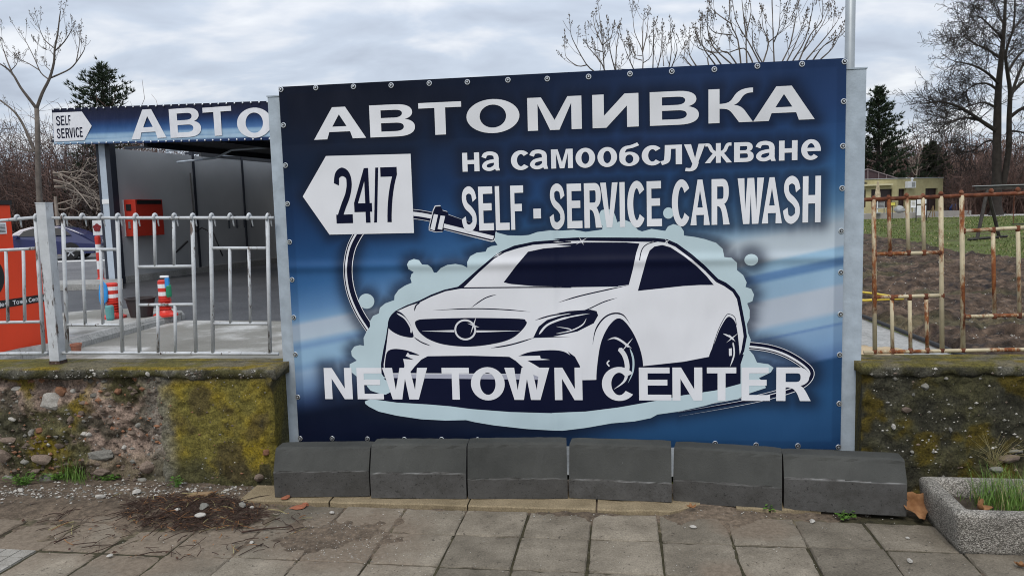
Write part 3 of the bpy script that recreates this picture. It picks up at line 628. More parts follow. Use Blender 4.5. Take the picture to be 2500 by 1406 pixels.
# foam behind the car
fl = T3([(560, 930), (512, 890), (512, 850), (555, 828), (525, 800), (521, 770), (540, 742), (575, 733), (600, 738), (597, 690), (615, 650), (637, 620), (635, 590), (655, 555), (690, 540), (697, 505), (730, 478), (785, 458), (787, 430), (812, 395), (850, 370), (892, 352), (884, 325), (890, 300), (905, 288), (872, 268), (863, 240), (875, 218), (905, 206), (937, 214), (955, 240), (992, 243), (1015, 262), (1028, 290), (1045, 290), (1070, 262), (1110, 243), (1160, 237), (1205, 245), (1233, 260), (1232, 225), (1250, 190), (1290, 168), (1345, 162), (1355, 140), (1380, 128), (1418, 122), (1400, 95), (1405, 42), (1480, 62), (1560, 64), (1610, 60), (1660, 42), (1740, 32)])
fl += [z2(*p) for p in ((-60, 1292), (60, 1296), (150, 1290), (240, 1305), (360, 1288), (362, 1262), (336, 1225), (332, 1185), (352, 1148), (395, 1135), (440, 1150), (458, 1195), (470, 1235), (520, 1215), (575, 1238), (620, 1290), (650, 1302), (720, 1283), (820, 1298), (840, 1265), (880, 1248), (930, 1262), (955, 1300), (957, 1332))]
fl += T4([(870, 72), (930, 85), (1000, 108), (1040, 145), (1050, 195), (1095, 200), (1128, 230), (1128, 275), (1165, 305), (1187, 350), (1180, 378), (1215, 390), (1232, 425), (1222, 465), (1190, 478), (1206, 520), (1205, 570), (1188, 605), (1195, 660), (1212, 700), (1200, 760), (1230, 795), (1250, 840), (1320, 850), (1352, 872), (1335, 900), (1290, 922), (1262, 935), (1290, 960), (1305, 995), (1200, 1030), (900, 1060), (0, 1100)]) + T3([(760, 1040), (700, 1032), (640, 1012), (618, 985), (600, 940)])
sh(fl, FOM)
sh(ell(*z3(615, 465), 53 * ZP, 50 * ZP), FOM); sh(ell(*z4(1215, 212), 41 * ZP, 36 * ZP), FOM); sh(ell(*z2(843, 1168), 32 * ZP, 35 * ZP), FOM)
# puddle of foam, ground shade, car outline and body
up_ = T3([(605, 1078), (640, 1063), (800, 1085), (1000, 1097), (1130, 1108), (1260, 1125), (1500, 1143), (1750, 1150)]) + T4([(0, 1148), (200, 1140), (400, 1115), (600, 1080), (800, 1040), (1000, 1010), (1150, 970)])
sh(smooth(T3([(720, 940), (755, 960), (770, 1010), (735, 1035)])) + up_[1:] + T4([(1150, 850), (1170, 790), (960, 800), (550, 860), (0, 940)]), NVY)
sh(up_ + T4([(1195, 985), (1200, 1025), (1130, 1065), (1000, 1085), (930, 1105), (770, 1140), (640, 1158), (600, 1180), (500, 1200), (360, 1212), (200, 1240), (60, 1257)]) + T3([(1760, 1256), (1600, 1247), (1400, 1225), (1280, 1205), (1225, 1192), (1100, 1195), (950, 1187), (800, 1165), (690, 1140), (630, 1110), (607, 1092)]), FOM)
sh(T3([(705, 905), (703, 850), (718, 760), (733, 690), (743, 625), (755, 572), (790, 525), (860, 490), (940, 460), (1010, 425), (1090, 395), (1175, 376), (1198, 358), (1300, 268), (1390, 193), (1440, 160), (1520, 125), (1640, 100), (1800, 88)]) + T4([(0, 82), (150, 75), (400, 75), (620, 77), (700, 86), (762, 113), (852, 178), (933, 248), (1012, 328), (1062, 352), (1114, 393), (1146, 440), (1162, 520), (1181, 620), (1189, 680), (1172, 770), (1150, 815), (965, 815), (550, 870), (265, 955)]) + T3([(1883, 965), (760, 945), (718, 925)]), NVY)
sh(T3([(722, 905), (720, 850), (733, 770), (750, 632), (768, 560), (802, 526), (880, 492), (935, 475), (1010, 438), (1100, 404), (1180, 390), (1205, 386), (1300, 292), (1400, 203), (1462, 167), (1540, 142), (1640, 119), (1800, 106)]) + T4([(0, 100), (160, 91), (400, 93), (600, 97), (690, 106), (750, 132), (850, 207), (930, 277), (1000, 348), (1050, 373), (1100, 408), (1127, 452), (1143, 530), (1160, 620), (1168, 680), (1155, 760), (1143, 797), (965, 803), (800, 835), (550, 862), (262, 946), (180, 950)]) + T3([(1883, 948), (1690, 940), (745, 920)]), WHT)
# roof line, glass, bonnet lines
sw(T3([(1470, 160), (1560, 128), (1700, 112), (1870, 104)]) + T4([(30, 98), (150, 93), (400, 96), (610, 100)]), 6, NVY)
sh(T3([(1455, 350), (1530, 250), (1605, 162), (1700, 142), (1870, 128)]) + T4([(20, 120), (200, 105), (450, 105), (530, 112), (510, 170), (490, 270), (465, 365), (400, 373), (0, 376)]) + T3([(1870, 378), (1640, 373), (1500, 360)]), NVY)
sh(T4([(520, 402), (545, 310), (575, 200), (592, 155), (622, 130), (670, 121), (720, 135), (800, 187), (880, 250), (940, 310), (986, 366), (900, 366), (800, 372), (650, 388)]), NVY)
sw(T4([(530, 215), (545, 150), (580, 115), (650, 96)]), 6, NVY); sw(T3([(1175, 384), (1640, 380), (1870, 380)]) + T4([(60, 377), (400, 372)]), 8, NVY)
for pts, w in ((T4([(470, 366), (300, 402), (150, 437), (30, 474)]), 8), (T3([(1412, 424), (1340, 447), (1255, 505)]), 7), (T3([(1020, 521), (1250, 511), (1450, 516), (1620, 530)]), 7), (T3([(908, 526), (918, 492), (945, 472)]), 9), (T4([(395, 444), (310, 470), (220, 512), (130, 545)]), 7), (T3([(1648, 582), (1750, 552), (1870, 536)]), 9), (T3([(903, 683), (950, 715), (1008, 738)]), 8), (T3([(1376, 752), (1500, 731), (1645, 688)]), 9), (T4([(243, 732), (262, 640), (310, 570), (370, 540), (430, 550), (474, 608)]), 10)): sw(pts, w, NVY, 0, (.25, .25))
# lamps
sh(smooth(T3([(748, 625), (750, 580), (770, 545), (800, 525), (840, 545), (880, 600), (897, 650), (900, 686), (840, 680), (785, 658)]), True), NVY); sw(T3([(800, 538), (850, 570), (885, 625), (888, 660)]), 11, WHT, 0, (.1, .1))
sh(T3([(1636, 690), (1670, 620), (1720, 580), (1800, 555), (1870, 540)]) + T4([(20, 540), (100, 525), (230, 516), (268, 526), (277, 552), (250, 600), (150, 650), (0, 682)]) + T3([(1870, 684), (1740, 687)]), NVY)
sw(T3([(1672, 668), (1720, 612), (1800, 577), (1870, 560)]), 13, WHT, 0, (.1, .2)); sw(T4([(0, 595), (100, 562), (225, 540)]), 8, WHT, 0, (.3, .3)); sw(T4([(20, 662), (110, 645), (180, 610), (205, 570)]), 8, WHT, 0, (.3, .3)); sw(T3([(1780, 665), (1870, 640)]) + T4([(20, 620)]), 6, WHT, 0, (.3, .3))
def spark(c, rad, rot=0, asp=0.16):
    q = []
    for i in range(8):
        a = math.radians(rot) + i * math.pi / 4; r_ = rad * (1 if i % 2 == 0 else asp) * (1.25 if i % 4 == 0 else .85); q.append((c[0] + r_ * math.cos(a) * ZP, c[1] + r_ * math.sin(a) * ZP))
    return q
# grille with ring
sh(smooth(T3([(912, 602), (930, 580), (1000, 573), (1250, 567), (1550, 572), (1590, 585), (1595, 605), (1560, 650), (1500, 695), (1400, 725), (1250, 743), (1100, 732), (1000, 700), (940, 655)]), True), NVY)
sw(T3([(956, 648), (1152, 648)]), 14, WHT, 0, (.3, 0)); sw(T3([(1288, 650), (1556, 646)]), 14, WHT, 0, (0, .3))
sh(ell(*z3(1220, 640), 72 * ZP, 69 * ZP), WHT); sh(ell(*z3(1220, 640), 60 * ZP, 57 * ZP), NVY); sh(spark(z3(1270, 613), 50, 70), WHT)
# lower intakes and trim
sh(smooth(T3([(726, 905), (729, 830), (742, 775), (782, 757), (850, 763), (905, 780), (938, 796), (868, 790)]))[:-1] + T3([(868, 778), (855, 800), (905, 823), (840, 818), (848, 860), (838, 905)]), NVY)
sh(T3([(878, 905), (912, 862), (950, 822), (990, 801), (1250, 798), (1490, 805), (1530, 830), (1580, 875), (1604, 910)]), NVY)
sh(smooth(T3([(1545, 801), (1620, 775), (1740, 764), (1820, 772), (1870, 800)]))[:-1] + T4([(90, 772), (135, 805), (165, 860), (172, 948)]) + T3([(1870, 952), (1690, 945), (1704, 890), (1640, 850), (1600, 828), (1740, 823), (1682, 815), (1678, 798)]), NVY)
sh(T3([(738, 910), (1500, 912), (1612, 905), (1690, 935), (1690, 950), (742, 938)]), CHR); sh(T3([(720, 936), (742, 934), (1690, 946), (1870, 950)]) + T4([(170, 948), (260, 946), (260, 970), (0, 980)]) + T3([(760, 965), (735, 950)]), NVY)
# wheels
sh(smooth(T4([(266, 945), (278, 800), (300, 700), (340, 620), (388, 573), (430, 580), (480, 640), (520, 720), (545, 800), (552, 870), (540, 950), (500, 1005), (430, 1025), (340, 1015), (290, 980)]), True), NVY)
sw(T4([(335, 702), (380, 690), (430, 715), (465, 748)]), 14, WHT, 0, (.4, .1)); sw(T4([(405, 752), (440, 800), (455, 870), (440, 950), (375, 1003)]), 30, WHT, 0, (.05, .5)); sw(T4([(470, 750), (492, 820), (488, 900), (460, 965)]), 12, FOM, 0, (.2, .4)); sw(T4([(345, 828), (332, 845), (346, 863)]), 9, WHT); sh(spark(z4(455, 732), 46, 50), WHT)
sh(smooth(T4([(955, 812), (990, 720), (1020, 640), (1060, 572), (1085, 561), (1115, 590), (1130, 650), (1140, 740), (1143, 810), (1120, 855), (1060, 872), (990, 860)]), True), NVY)
sw(T4([(963, 800), (1010, 650), (1058, 556), (1085, 545), (1115, 565), (1124, 612)]), 4, NVY); sw(T4([(1042, 663), (1080, 680), (1110, 702)]), 10, WHT, 0, (.3, .1)); sw(T4([(1103, 715), (1110, 790), (1085, 866)]), 9, WHT, 0, (.1, .3)); sh(T4([(1078, 755), (1096, 752), (1096, 798), (1079, 800)]), WHT); sh(spark(z4(1098, 690), 38, 40), WHT)
for c_, r_ in ((z4(175, 98), 34), (z4(697, 100), 24), (z3(1418, 182), 30)): sh(spark(c_, r_, 30), WHT)

# lettering
def line(chars, boxes, lo, hi, w, h):
    """boxes in photo pixels; lo, hi: baseline and cap line as (x, y) pairs at both ends"""
    za = (UZ(*lo[0])[1] + UZ(*lo[1])[1]) / 2; zb = (UZ(*hi[0])[1] + UZ(*hi[1])[1]) / 2
    ym = lambda x: ((lo[0][1] + hi[0][1]) / 2 + ((lo[1][1] + hi[1][1]) - (lo[0][1] + hi[0][1])) / 2 * (x - lo[0][0]) / (lo[1][0] - lo[0][0]))
    bx = [(UZ(a, ym(a))[0], UZ(b_, ym(b_))[0]) for a, b_ in boxes]
    return text_shapes(chars, bx, za, zb, w, h)
q1 = lambda *p: [(650 + a * .33422, 650 + b_ * .33422) for a, b_ in p]; q2 = lambda *p: [(1350 + a * .33433, 1350 + b_ * .33433) for a, b_ in p]
q3 = lambda *p: [(650 + a * .3983, 650 + b_ * .3983) for a, b_ in p]; q4 = lambda *p: [(1350 + a * .39837, 1350 + b_ * .39837) for a, b_ in p]
LINES = []
LINES.append(('АВТОМИВКА', line('АВТОМИВКА', q1((345, 725), (757, 1085), (1115, 1427), (1463, 1850)) + [(1288, 1420)] + q2((288, 625), (707, 1065), (1135, 1460), (1462, 1912)), ((830, 339.5), (1915, 294.5)), ((830, 261.5), (1915, 211)), .25, .168)))
LINES.append(('на самообслужване', line('насамообслужване', q1((1433, 1557), (1577, 1702), (1788, 1915), (1927, 2054)) + [(1345.5, 1398.5)] + q2((165, 308), (325, 468), (485, 630), (648, 785), (790, 942), (957, 1112), (1108, 1307), (1322, 1465), (1483, 1622), (1650, 1785), (1812, 1955)), ((1150, 420), (1925, 391)), ((1150, 374), (1925, 342.5)), .30, .20)))
LINES.append(('SELF SERVICE CAR WASH', line('SELFSERVICECARWASH', q1((1427, 1537), (1552, 1660), (1674, 1775), (1786, 1880)) + [(1341.5, 1378.5)] + q2((103, 213), (228, 357), (347, 474), (487, 525), (543, 667), (685, 795), (868, 995), (1003, 1145), (1158, 1290), (1348, 1540), (1525, 1672), (1680, 1805), (1823, 1955)), ((1145, 563.5), (1983, 543.5)), ((1145, 457), (1983, 430)), .31, .165)))
LINES.append(('-', line('-', q1((1952, 2007)), ((1300, 534), (1330, 533)), ((1300, 510), (1330, 509)), 1, 1)))
LINES.append(('NEW TOWN CENTER', line('NEWTOWNCENTER', q3((357, 527), (557, 718), (715, 990), (1078, 1245), (1255, 1462), (1462, 1737)) + [(1354.2, 1421.7)] + q4((300, 490), (527, 725), (732, 915), (943, 1123), (1155, 1330), (1368, 1580)), ((800, 971), (1970, 981)), ((800, 896), (1970, 898)), .27, .175)))
ARROW = T1([(437, 752), (1055, 736), (1080, 1313), (463, 1325), (268, 1047)])
DIG = line('24/7', q1((500, 630), (640, 770), (780, 828), (842, 962)), ((815, 545), (971, 543)), ((815, 411), (971, 410)), .30, .155)

# printed ground of the banner: blue bands and dark halos round the print
GL = [(140, (24, 28, 50)), (300, (22, 29, 51)), (420, (22, 38, 68)), (520, (24, 52, 98)), (620, (32, 74, 132)), (700, (52, 102, 165)), (760, (95, 140, 200)), (785, (125, 165, 215)), (797, (185, 195, 222)), (830, (188, 200, 225)), (842, (140, 175, 220)), (850, (125, 160, 212)), (862, (150, 185, 225)), (885, (150, 185, 225)), (900, (130, 165, 212)), (915, (150, 175, 215)), (950, (110, 140, 190)), (985, (50, 70, 115)), (1020, (14, 24, 50)), (1150, (12, 22, 48))]
GR = [(40, (33, 50, 92)), (120, (36, 58, 105)), (250, (38, 66, 120)), (350, (42, 84, 145)), (440, (60, 108, 165)), (490, (95, 140, 190)), (520, (150, 180, 215)), (545, (195, 203, 222)), (598, (198, 205, 224)), (606, (150, 185, 222)), (625, (150, 185, 222)), (632, (100, 140, 198)), (645, (95, 135, 192)), (655, (150, 182, 220)), (690, (155, 185, 222)), (700, (192, 197, 220)), (755, (192, 197, 220)), (770, (150, 182, 222)), (785, (150, 182, 222)), (790, (110, 145, 205)), (796, (140, 172, 218)), (830, (130, 165, 215)), (866, (95, 130, 190)), (874, (38, 78, 130)), (960, (38, 84, 138)), (1060, (36, 78, 130)), (1100, (26, 62, 115)), (1300, (16, 40, 82))]
def grad(tab, s):
    ks = np.array([k for k, _ in tab], float); cs = np.array([c for _, c in tab], float); return np.stack([np.interp(s, ks, cs[:, i]) for i in range(3)], 1)
NU, NZ = 300, 220
uu = np.linspace(U0, U1, NU + 1); zz = np.linspace(Z0, Z1, NZ + 1)
GU, GZ = np.meshgrid(uu, zz, indexing='ij'); W3 = np.array(WO)[None] + GU.ravel()[:, None] * np.array(WE)[None]; W3[:, 2] += GZ.ravel()
dv = W3 - np.array(CAM); dz = dv @ np.array(FWD); px = CX + F * (dv @ np.array(RGT)) / dz; py = CY - F * (dv @ np.array(UPV)) / dz
wr_ = np.clip((px - 850) / 850, 0, 1); wr_ = (wr_ * wr_ * (3 - 2 * wr_))[:, None]
base = grad(GL, py + 0.2 * (px - 720)) * (1 - wr_) + grad(GR, py + 0.21 * (px - 2050)) * wr_
top_dark = np.clip((330 - py) / 260, 0, 1)[:, None]; base = base * (1 - 0.28 * top_dark * (1 - wr_))
low = np.clip((py - 985) / 60, 0, 1)[:, None] * np.clip((1500 - px) / 500, 0, 1)[:, None]; base = base * (1 - low) + np.array([12, 22, 50]) * low
pts = []
def bnd(poly, st=0.02):
    q = np.array(poly); n = np.roll(q, -1, 0)
    for a, b_ in zip(q, n):
        k = max(1, int(np.hypot(*(b_ - a)) / st)); pts.extend(a + (b_ - a) * i / k for i in range(k))
halo_polys = [p for _, L_ in LINES for ad, ho in L_ for p in ad + ho] + [ARROW] + [p for p, k in art if k == FOM] + [art[0][0], art[8][0]]
for p in halo_polys: bnd(p)
pts = np.array(pts); gp = np.stack([GU.ravel(), GZ.ravel()], 1); dmin = np.full(len(gp), 9.0)
for i in range(0, len(pts), 150): dmin = np.minimum(dmin, ((gp[:, None, :] - pts[None, i:i + 150]) ** 2).sum(2).min(1))
halo = np.exp(-dmin / 0.052 ** 2)[:, None] * 0.58; base = base * (1 - halo) + np.array([22, 27, 46]) * halo
edge = np.minimum(np.minimum(GU.ravel() - U0, U1 - GU.ravel()), np.minimum(GZ.ravel() - Z0, Z1 - GZ.ravel())); hem = (edge < 0.045)[:, None]
base = np.where(hem, base * 0.86 + np.array([14, 40, 84]) * 0.10, base)
g_ = (base @ np.array([.3, .55, .15]))[:, None]; base = (g_ + (base - g_) * 0.86) * np.array([0.97, 1.0, 0.97])
s_ = base / 255; albedo = np.where(s_ <= 0.04, s_ / 12.92, ((s_ + 0.055) / 1.055) ** 2.4) * 0.86
k = NZ + 1; mb_ = MB()
def sagd(u, z):                                          # the sheet lies slack between its fixings
    e1 = min(u - U0, U1 - u, z - Z0, Z1 - z); return 0.004 + 0.0
mb_.v = [tuple(S(u, 0.0, z)) for u in uu for z in zz]; mb_.f = [(i * k + j, (i + 1) * k + j, (i + 1) * k + j + 1, i * k + j + 1) for i in range(NU) for j in range(NZ)]; mb_.m = [0] * len(mb_.f)
bo = mb_.build('banner', M['banner_bg'], sign); vcol(bo, np.clip(albedo, 0.004, 0.85))
MB().wbox(U0, U1, -0.006, -0.0015, Z0, Z1).build('banner_backing', M['banner_navy'], sign)
MATS = [M['banner_white'], M['banner_navy'], M['banner_foam'], M['banner_chrome'], M['banner_mauve']]
u0c, u1c, z0c, z1c = U0 + .002, U1 - .002, Z0 + .002, Z1 - .002
o = print_mesh('printed_car', art, lambda u, z: S(u, 0.0012, z), MATS, bo); tag(o, 'white car with foam and hose printed on the blue banner')
for nm, L_ in LINES:
    for ad, ho in L_:                                    # every letter is a piece of its own
        letter_obj(ad, ho, lambda u, z: S(u, 0.0024, z), M['banner_white'], bo, WN)
o = print_mesh('arrow_panel', [(ARROW, 0)], lambda u, z: S(u, 0.0024, z), [M['banner_white']], bo); tag(o, 'white printed arrow panel pointing left')
for ad, ho in DIG: letter_obj(ad, ho, lambda u, z: S(u, 0.0034, z), M['banner_navy'], bo, WN)
# steel posts at both ends and the frame behind
def upost(x0, x1, xb0, xb1, ytop, d0, d1, zb):
    dm = d1
    ua, ub = UZ(x0, ytop, dm)[0], UZ(x1, ytop, dm)[0]; uc, ud = UZ(xb0, 1080, dm)[0], UZ(xb1, 1080, dm)[0]
    u_a, u_b = (ua + uc) / 2, (ub + ud) / 2; zt = UZ((x0 + x1) / 2, ytop, dm)[1]
    p = MB().wbox(u_a, u_b, d0, d1, zb, zt).build('post', M['post_paint'], sign, bevel=0.004)
    c_ = MB().wbox(u_a - .004, u_b + .004, d0 - .004, d1 + .004, zt, zt + 0.008).build('cap', M['post_paint'], p); return u_a, u_b
pl_ = upost(655, 720, 700, 760, 236, -0.12, -0.022, -0.02); pr_ = upost(2046, 2109, 2030, 2106, 170, -0.10, -0.022, -0.02)
for zb in (Z0 + 0.05, (Z0 + Z1) / 2, Z1 - 0.06): MB().wbox(pl_[1], pr_[0], -0.075, -0.035, zb - 0.02, zb + 0.02).build('rail', M['post_paint'], sign)
for fr in (0.22, 0.5, 0.78): MB().wbox(U0 + (U1 - U0) * fr - .02, U0 + (U1 - U0) * fr + .02, -0.032, -0.008, Z0 + .02, Z1 - .02).build('upright', M['post_paint'], sign)
MB().wbox(pl_[1] - 0.01, -0.93, -0.03, -0.012, Z0 - 0.035, Z0 + 0.02).build('white_strip', M['raw_white'], sign)
MB().wbox(1.45, pr_[0] + .01, -0.03, -0.012, Z0 - 0.045, Z0 + 0.02).build('white_strip', M['raw_white'], sign)
mb_ = MB(); mb_.lathe([(0.0155, -0.001), (0.0155, 0.002), (0.0140, 0.0035), (0.0105, 0.0035), (0.0100, 0.001)], (0, 0, 0), 18, 0, WN); mb_.lathe([(0.0102, 0.0), (0.0102, 0.0018)], (0, 0, 0), 14, 1, WN); mb_.lathe([(0.0058, 0.001), (0.0058, 0.008), (0.0042, 0.0105)], (0, 0, 0), 6, 0, WN)
o = mb_.build('screw', [M['zinc'], M['rubber']]); sm_ = o.data; bpy.data.objects.remove(o)
scr = [(686, 219), (771, 215), (863, 212), (955, 209), (1048, 204), (1141, 201), (1240, 196), (1336, 193), (1437, 188), (1538, 181), (1640, 175), (1744, 170), (1849, 162), (1958, 157), (2062, 151)]
scr += [(692, 306), (697, 404), (702, 498), (707, 591), (713, 683), (717, 775), (721, 865), (727, 969), (733, 1070), (811, 1070), (897, 1071), (987, 1072), (1078, 1072), (1166, 1073), (1258, 1074)]
scr += [(2060, 248), (2058, 357), (2056, 460), (2054, 564), (2053, 665), (2052, 767), (2050, 866), (2049, 985), (2047, 1091), (1948, 1088), (1846, 1086), (1746, 1082)]
for i, (x, y) in enumerate(scr):
    o = bpy.data.objects.new('screw', sm_); COL.objects.link(o); o.parent = sign; o.location = WP(x, y, 0.001) - sign.location

# ================================================================ KERB STONES leaning under the sign
mt, t, b = newmat('kerb_concrete'); v = coords(t)
c = ramp(t, noise(t, v, 3.5, 6, 0.6), [(0.3, (0.033, 0.034, 0.031)), (0.7, (0.058, 0.059, 0.054))])
sp = N(t, 'ShaderNodeSeparateXYZ', {'Vector': v}); gsp = N(t, 'ShaderNodeSeparateColor', {'Color': N(t, 'ShaderNodeAttribute', attribute_name='tint').outputs[0]}); geo = gsp.outputs[0]
c = mixc(t, geo, c, ramp(t, noise(t, v, 5, 8, 0.7), [(0.3, (0.036, 0.034, 0.030)), (0.6, (0.068, 0.066, 0.062))]))
c = mixc(t, N(t, 'ShaderNodeMath', {0: gsp.outputs[2], 1: ramp(t, noise(t, v, 16, 9, 0.78), [(0.36, 0.0), (0.75, 0.62)])}, operation='MULTIPLY').outputs[0], c, (0.135, 0.133, 0.132))
pit = ramp(t, noise(t, v, 85, 3, 0.6), [(0.30, 0.35), (0.40, 1.0)]); c = mixc(t, geo, c, mixc(t, 1.0, c, pit, 'MULTIPLY'))
c = mixc(t, ramp(t, noise(t, v, 38, 6, 0.75), [(0.70, 0.0), (0.74, 1.0)]), c, (0.30, 0.30, 0.29))
c = mixc(t, N(t, 'ShaderNodeMath', {0: gsp.outputs[1], 1: ramp(t, noise(t, v, 9, 5), [(0.38, 0.0), (0.6, 1.0)])}, operation='MULTIPLY').outputs[0], c, (0.24, 0.24, 0.235))
t.links.new(c, b.inputs['Base Color']); b.inputs['Roughness'].default_value = 0.78; b.inputs['Specular IOR Level'].default_value = 0.35
bump(t, b, noise(t, v, 90, 6, 0.75), 0.005); M['kerb'] = mt
KL = ['leftmost dark kerb stone under the banner, against the mossy wall', 'second dark kerb stone from the left with a pale arris line', 'third dark kerb stone from the left under the banner', 'fourth dark kerb stone from the left with a chalky white lower face', 'fifth kerb stone from the left, sloping down to the right', 'rightmost kerb stone beside the concrete planter']
for i, (xa, xb, ya, yb, ta, tb, cz) in enumerate([(671, 903, 1213, 1211, 1092, 1090, .152), (906, 1139, 1215, 1217, 1084, 1083, .150), (1143, 1386, 1217, 1216, 1082, 1080, .118), (1390, 1640, 1215, 1226, 1080, 1090, .112), (1644, 1909, 1224, 1246, 1090, 1106, .128), (1914, 2213, 1243, 1260, 1111, 1118, .175)]):
    zb = 0.027 if i < 4 else 0.016
    A, B = G(xa, ya, zb), G(xb, yb, zb); ex = (B - A); L = ex.length; ex.normalize(); ez = Vector((0, 0, 1)); nrm = ex.cross(ez)   # towards the street
    pa = PLN((xa + xb) / 2, (ta + tb) / 2, A - nrm * 0.06, nrm); H_ = max(0.21, pa.z - zb)
    prof = [(0, 0), (0.0018, cz - 0.014), (0.002, cz - 0.007), (0.001, cz), (-0.048, H_ - 0.022), (-0.055, H_ - 0.008), (-0.070, H_), (-0.175, H_ - 0.003), (-0.18, 0)]
    mb_ = MB(); nseg = 14; r = random.Random(i * 3 + 1); vs6 = []; cc = []
    for s in range(nseg + 1):
        for j, (d, z) in enumerate(prof):
            ch = 0.004 if s in (0, nseg) else 0.0
            jit = r.uniform(-0.0016, 0.0016) * (2.0 if j in (3, 5) else 1)
            vs6.append(A + ex * (L * s / nseg) + nrm * (d * (1 if d < 0 else 1) - ch * (0.5 if d > -0.02 else -0.2) + jit) + ez * (z - ch * (1 if z > 0.1 else 0) + jit)); cc.append((1, 1, 1) if j in (0,) else (0, 0, 0))
    k = len(prof)
    # lower face gets its own ring so that the pitted face ends on the arris
    fs6 = [(s * k + j, (s + 1) * k + j, (s + 1) * k + (j + 1) % k, s * k + (j + 1) % k) for s in range(nseg) for j in range(k)] + [tuple(range(k)), tuple(nseg * k + j for j in range(k))[::-1]]
    o = mb_.add(vs6, fs6).build('kerb_stone', M['kerb']); bm = bmesh.new(); bm.from_mesh(o.data); bmesh.ops.recalc_face_normals(bm, faces=bm.faces)
    bmesh.ops.split_edges(bm, edges=[e_ for e_ in bm.edges if len(e_.link_faces) == 2 and e_.calc_face_angle(0) > 0.35]); 
    lay = bm.verts.layers.float_color.new('tint'); bm.verts.ensure_lookup_table()
    for f in bm.faces:
        low = f.normal.dot(nrm) > 0.9 and f.calc_center_median().z < zb + cz
        for v_ in f.verts: v_[lay] = (1, ((.9 if i in (1, 3, 5) else .4) if v_.co.z > zb + cz - 0.0105 else 0), (.10, .75, .3, 1.0, .5, .8)[i], 1) if low or abs(f.normal.dot(ex)) > 0.9 else (0, 0, 0, 1)
    bm.to_mesh(o.data); bm.free(); tag(o, KL[i], 'kerb stone', 'kerb stones propped under the banner')

# ================================================================ FENCES
M['fence_paint'] = paint_mat('chipped_silver_paint', (0.50, 0.52, 0.54), [(0.3, (0.05, 0.04, 0.035)), (0.7, (0.16, 0.12, 0.10))], 0.57, 0.62, 14, 0.5)
M['fence_rust'] = paint_mat('rusty_cream_paint', (0.50, 0.43, 0.29), [(0.25, (0.075, 0.026, 0.014)), (0.5, (0.19, 0.062, 0.022)), (0.75, (0.30, 0.125, 0.04))], 0.49, 0.56, 7, 0.6, (1, 1, 0.35))
M['rust'] = rough_mat('bare_rust', [(0.3, (0.06, 0.024, 0.016)), (0.55, (0.15, 0.048, 0.022)), (0.75, (0.26, 0.15, 0.10))], 22, 6, 0.9, 80, 0.003)
M['rust_dark'] = rough_mat('flaking_rust_foot', [(0.38, (0.025, 0.020, 0.018)), (0.55, (0.09, 0.055, 0.04)), (0.68, (0.42, 0.43, 0.44))], 26, 7, 0.9, 60, 0.004)
lf = thing('fence', 'white painted steel tube fence with hooked bar tops on the mossy wall', 'fence', S(-2.6, 0.02, ZL))
DF = 0.03
def bar(name, a, b_, r_, mat_, par, n=8, d=DF, ext=0.0):
    A, B = WP(*a, d), WP(*b_, d); return MB().tube([A, (A + B) / 2, B], r_, n).build(name, mat_, par, smooth=True)
Q = lambda x, y: (x * .32, 450 + y * .32)
bar('top_rail', (128, 532.5), (668, 532), .0098, M['fence_paint'], lf); bar('bottom_rail', (140, 861), (680, 863.5), .0105, M['fence_paint'], lf)
for a, b_ in (((480, 258), (515, 1278)), ((895, 258), (935, 1278)), ((1030, 255), (1065, 1280)), ((1466, 250), (1495, 1278)), ((1606, 250), (1626, 1282)), ((2040, 250), (2060, 1282))): bar('bar', Q(*a), Q(*b_), .0122, M['fence_paint'], lf)
for a, b_ in (((628, 500), (651, 1065)), ((767, 500), (786, 1065)), ((1176, 262), (1185, 622)), ((1324, 262), (1330, 618)), ((1203, 922), (1208, 1280)), ((1335, 922), (1339, 1280)), ((1752, 490), (1760, 1058)), ((1897, 490), (1912, 1056))): bar('bar', Q(*a), Q(*b_), .0098, M['fence_paint'], lf)
for a, b_ in (((484, 497), (888, 497)), ((518, 1072), (918, 1073)), ((1038, 630), (1480, 625)), ((1058, 920), (1490, 916)), ((1612, 487), (2046, 487)), ((1622, 1062), (2054, 1062))): bar('cross_rail', Q(*a), Q(*b_), .0094, M['fence_paint'], lf)
def hook(x, y, par, mat_):
    p = WP(x, y, DF); up = Vector((0, 0, 1)); k = []
    for a in range(0, 181, 30): k.append(p + up * (0.004 + 0.020 * math.sin(math.radians(a))) + WN * (0.013 * math.cos(math.radians(a))) + WE * (0.010 * a / 180))
    k.append(p - up * 0.022 - WN * 0.014 + WE * 0.013); k.append(p - up * 0.050 - WN * 0.013 + WE * 0.018)
    MB().tube([p + WN * 0.012 - up * 0.010] + k, [.009, .009, .009, .009, .0085, .008, .007, .006, .005, .004], 6).build('hook', mat_, par, smooth=True)
for x in (480, 625, 765, 897, 1032, 1178, 1325, 1467, 1611, 1752, 1897, 2041): hook(*Q(x, 258), lf, M['fence_paint'])
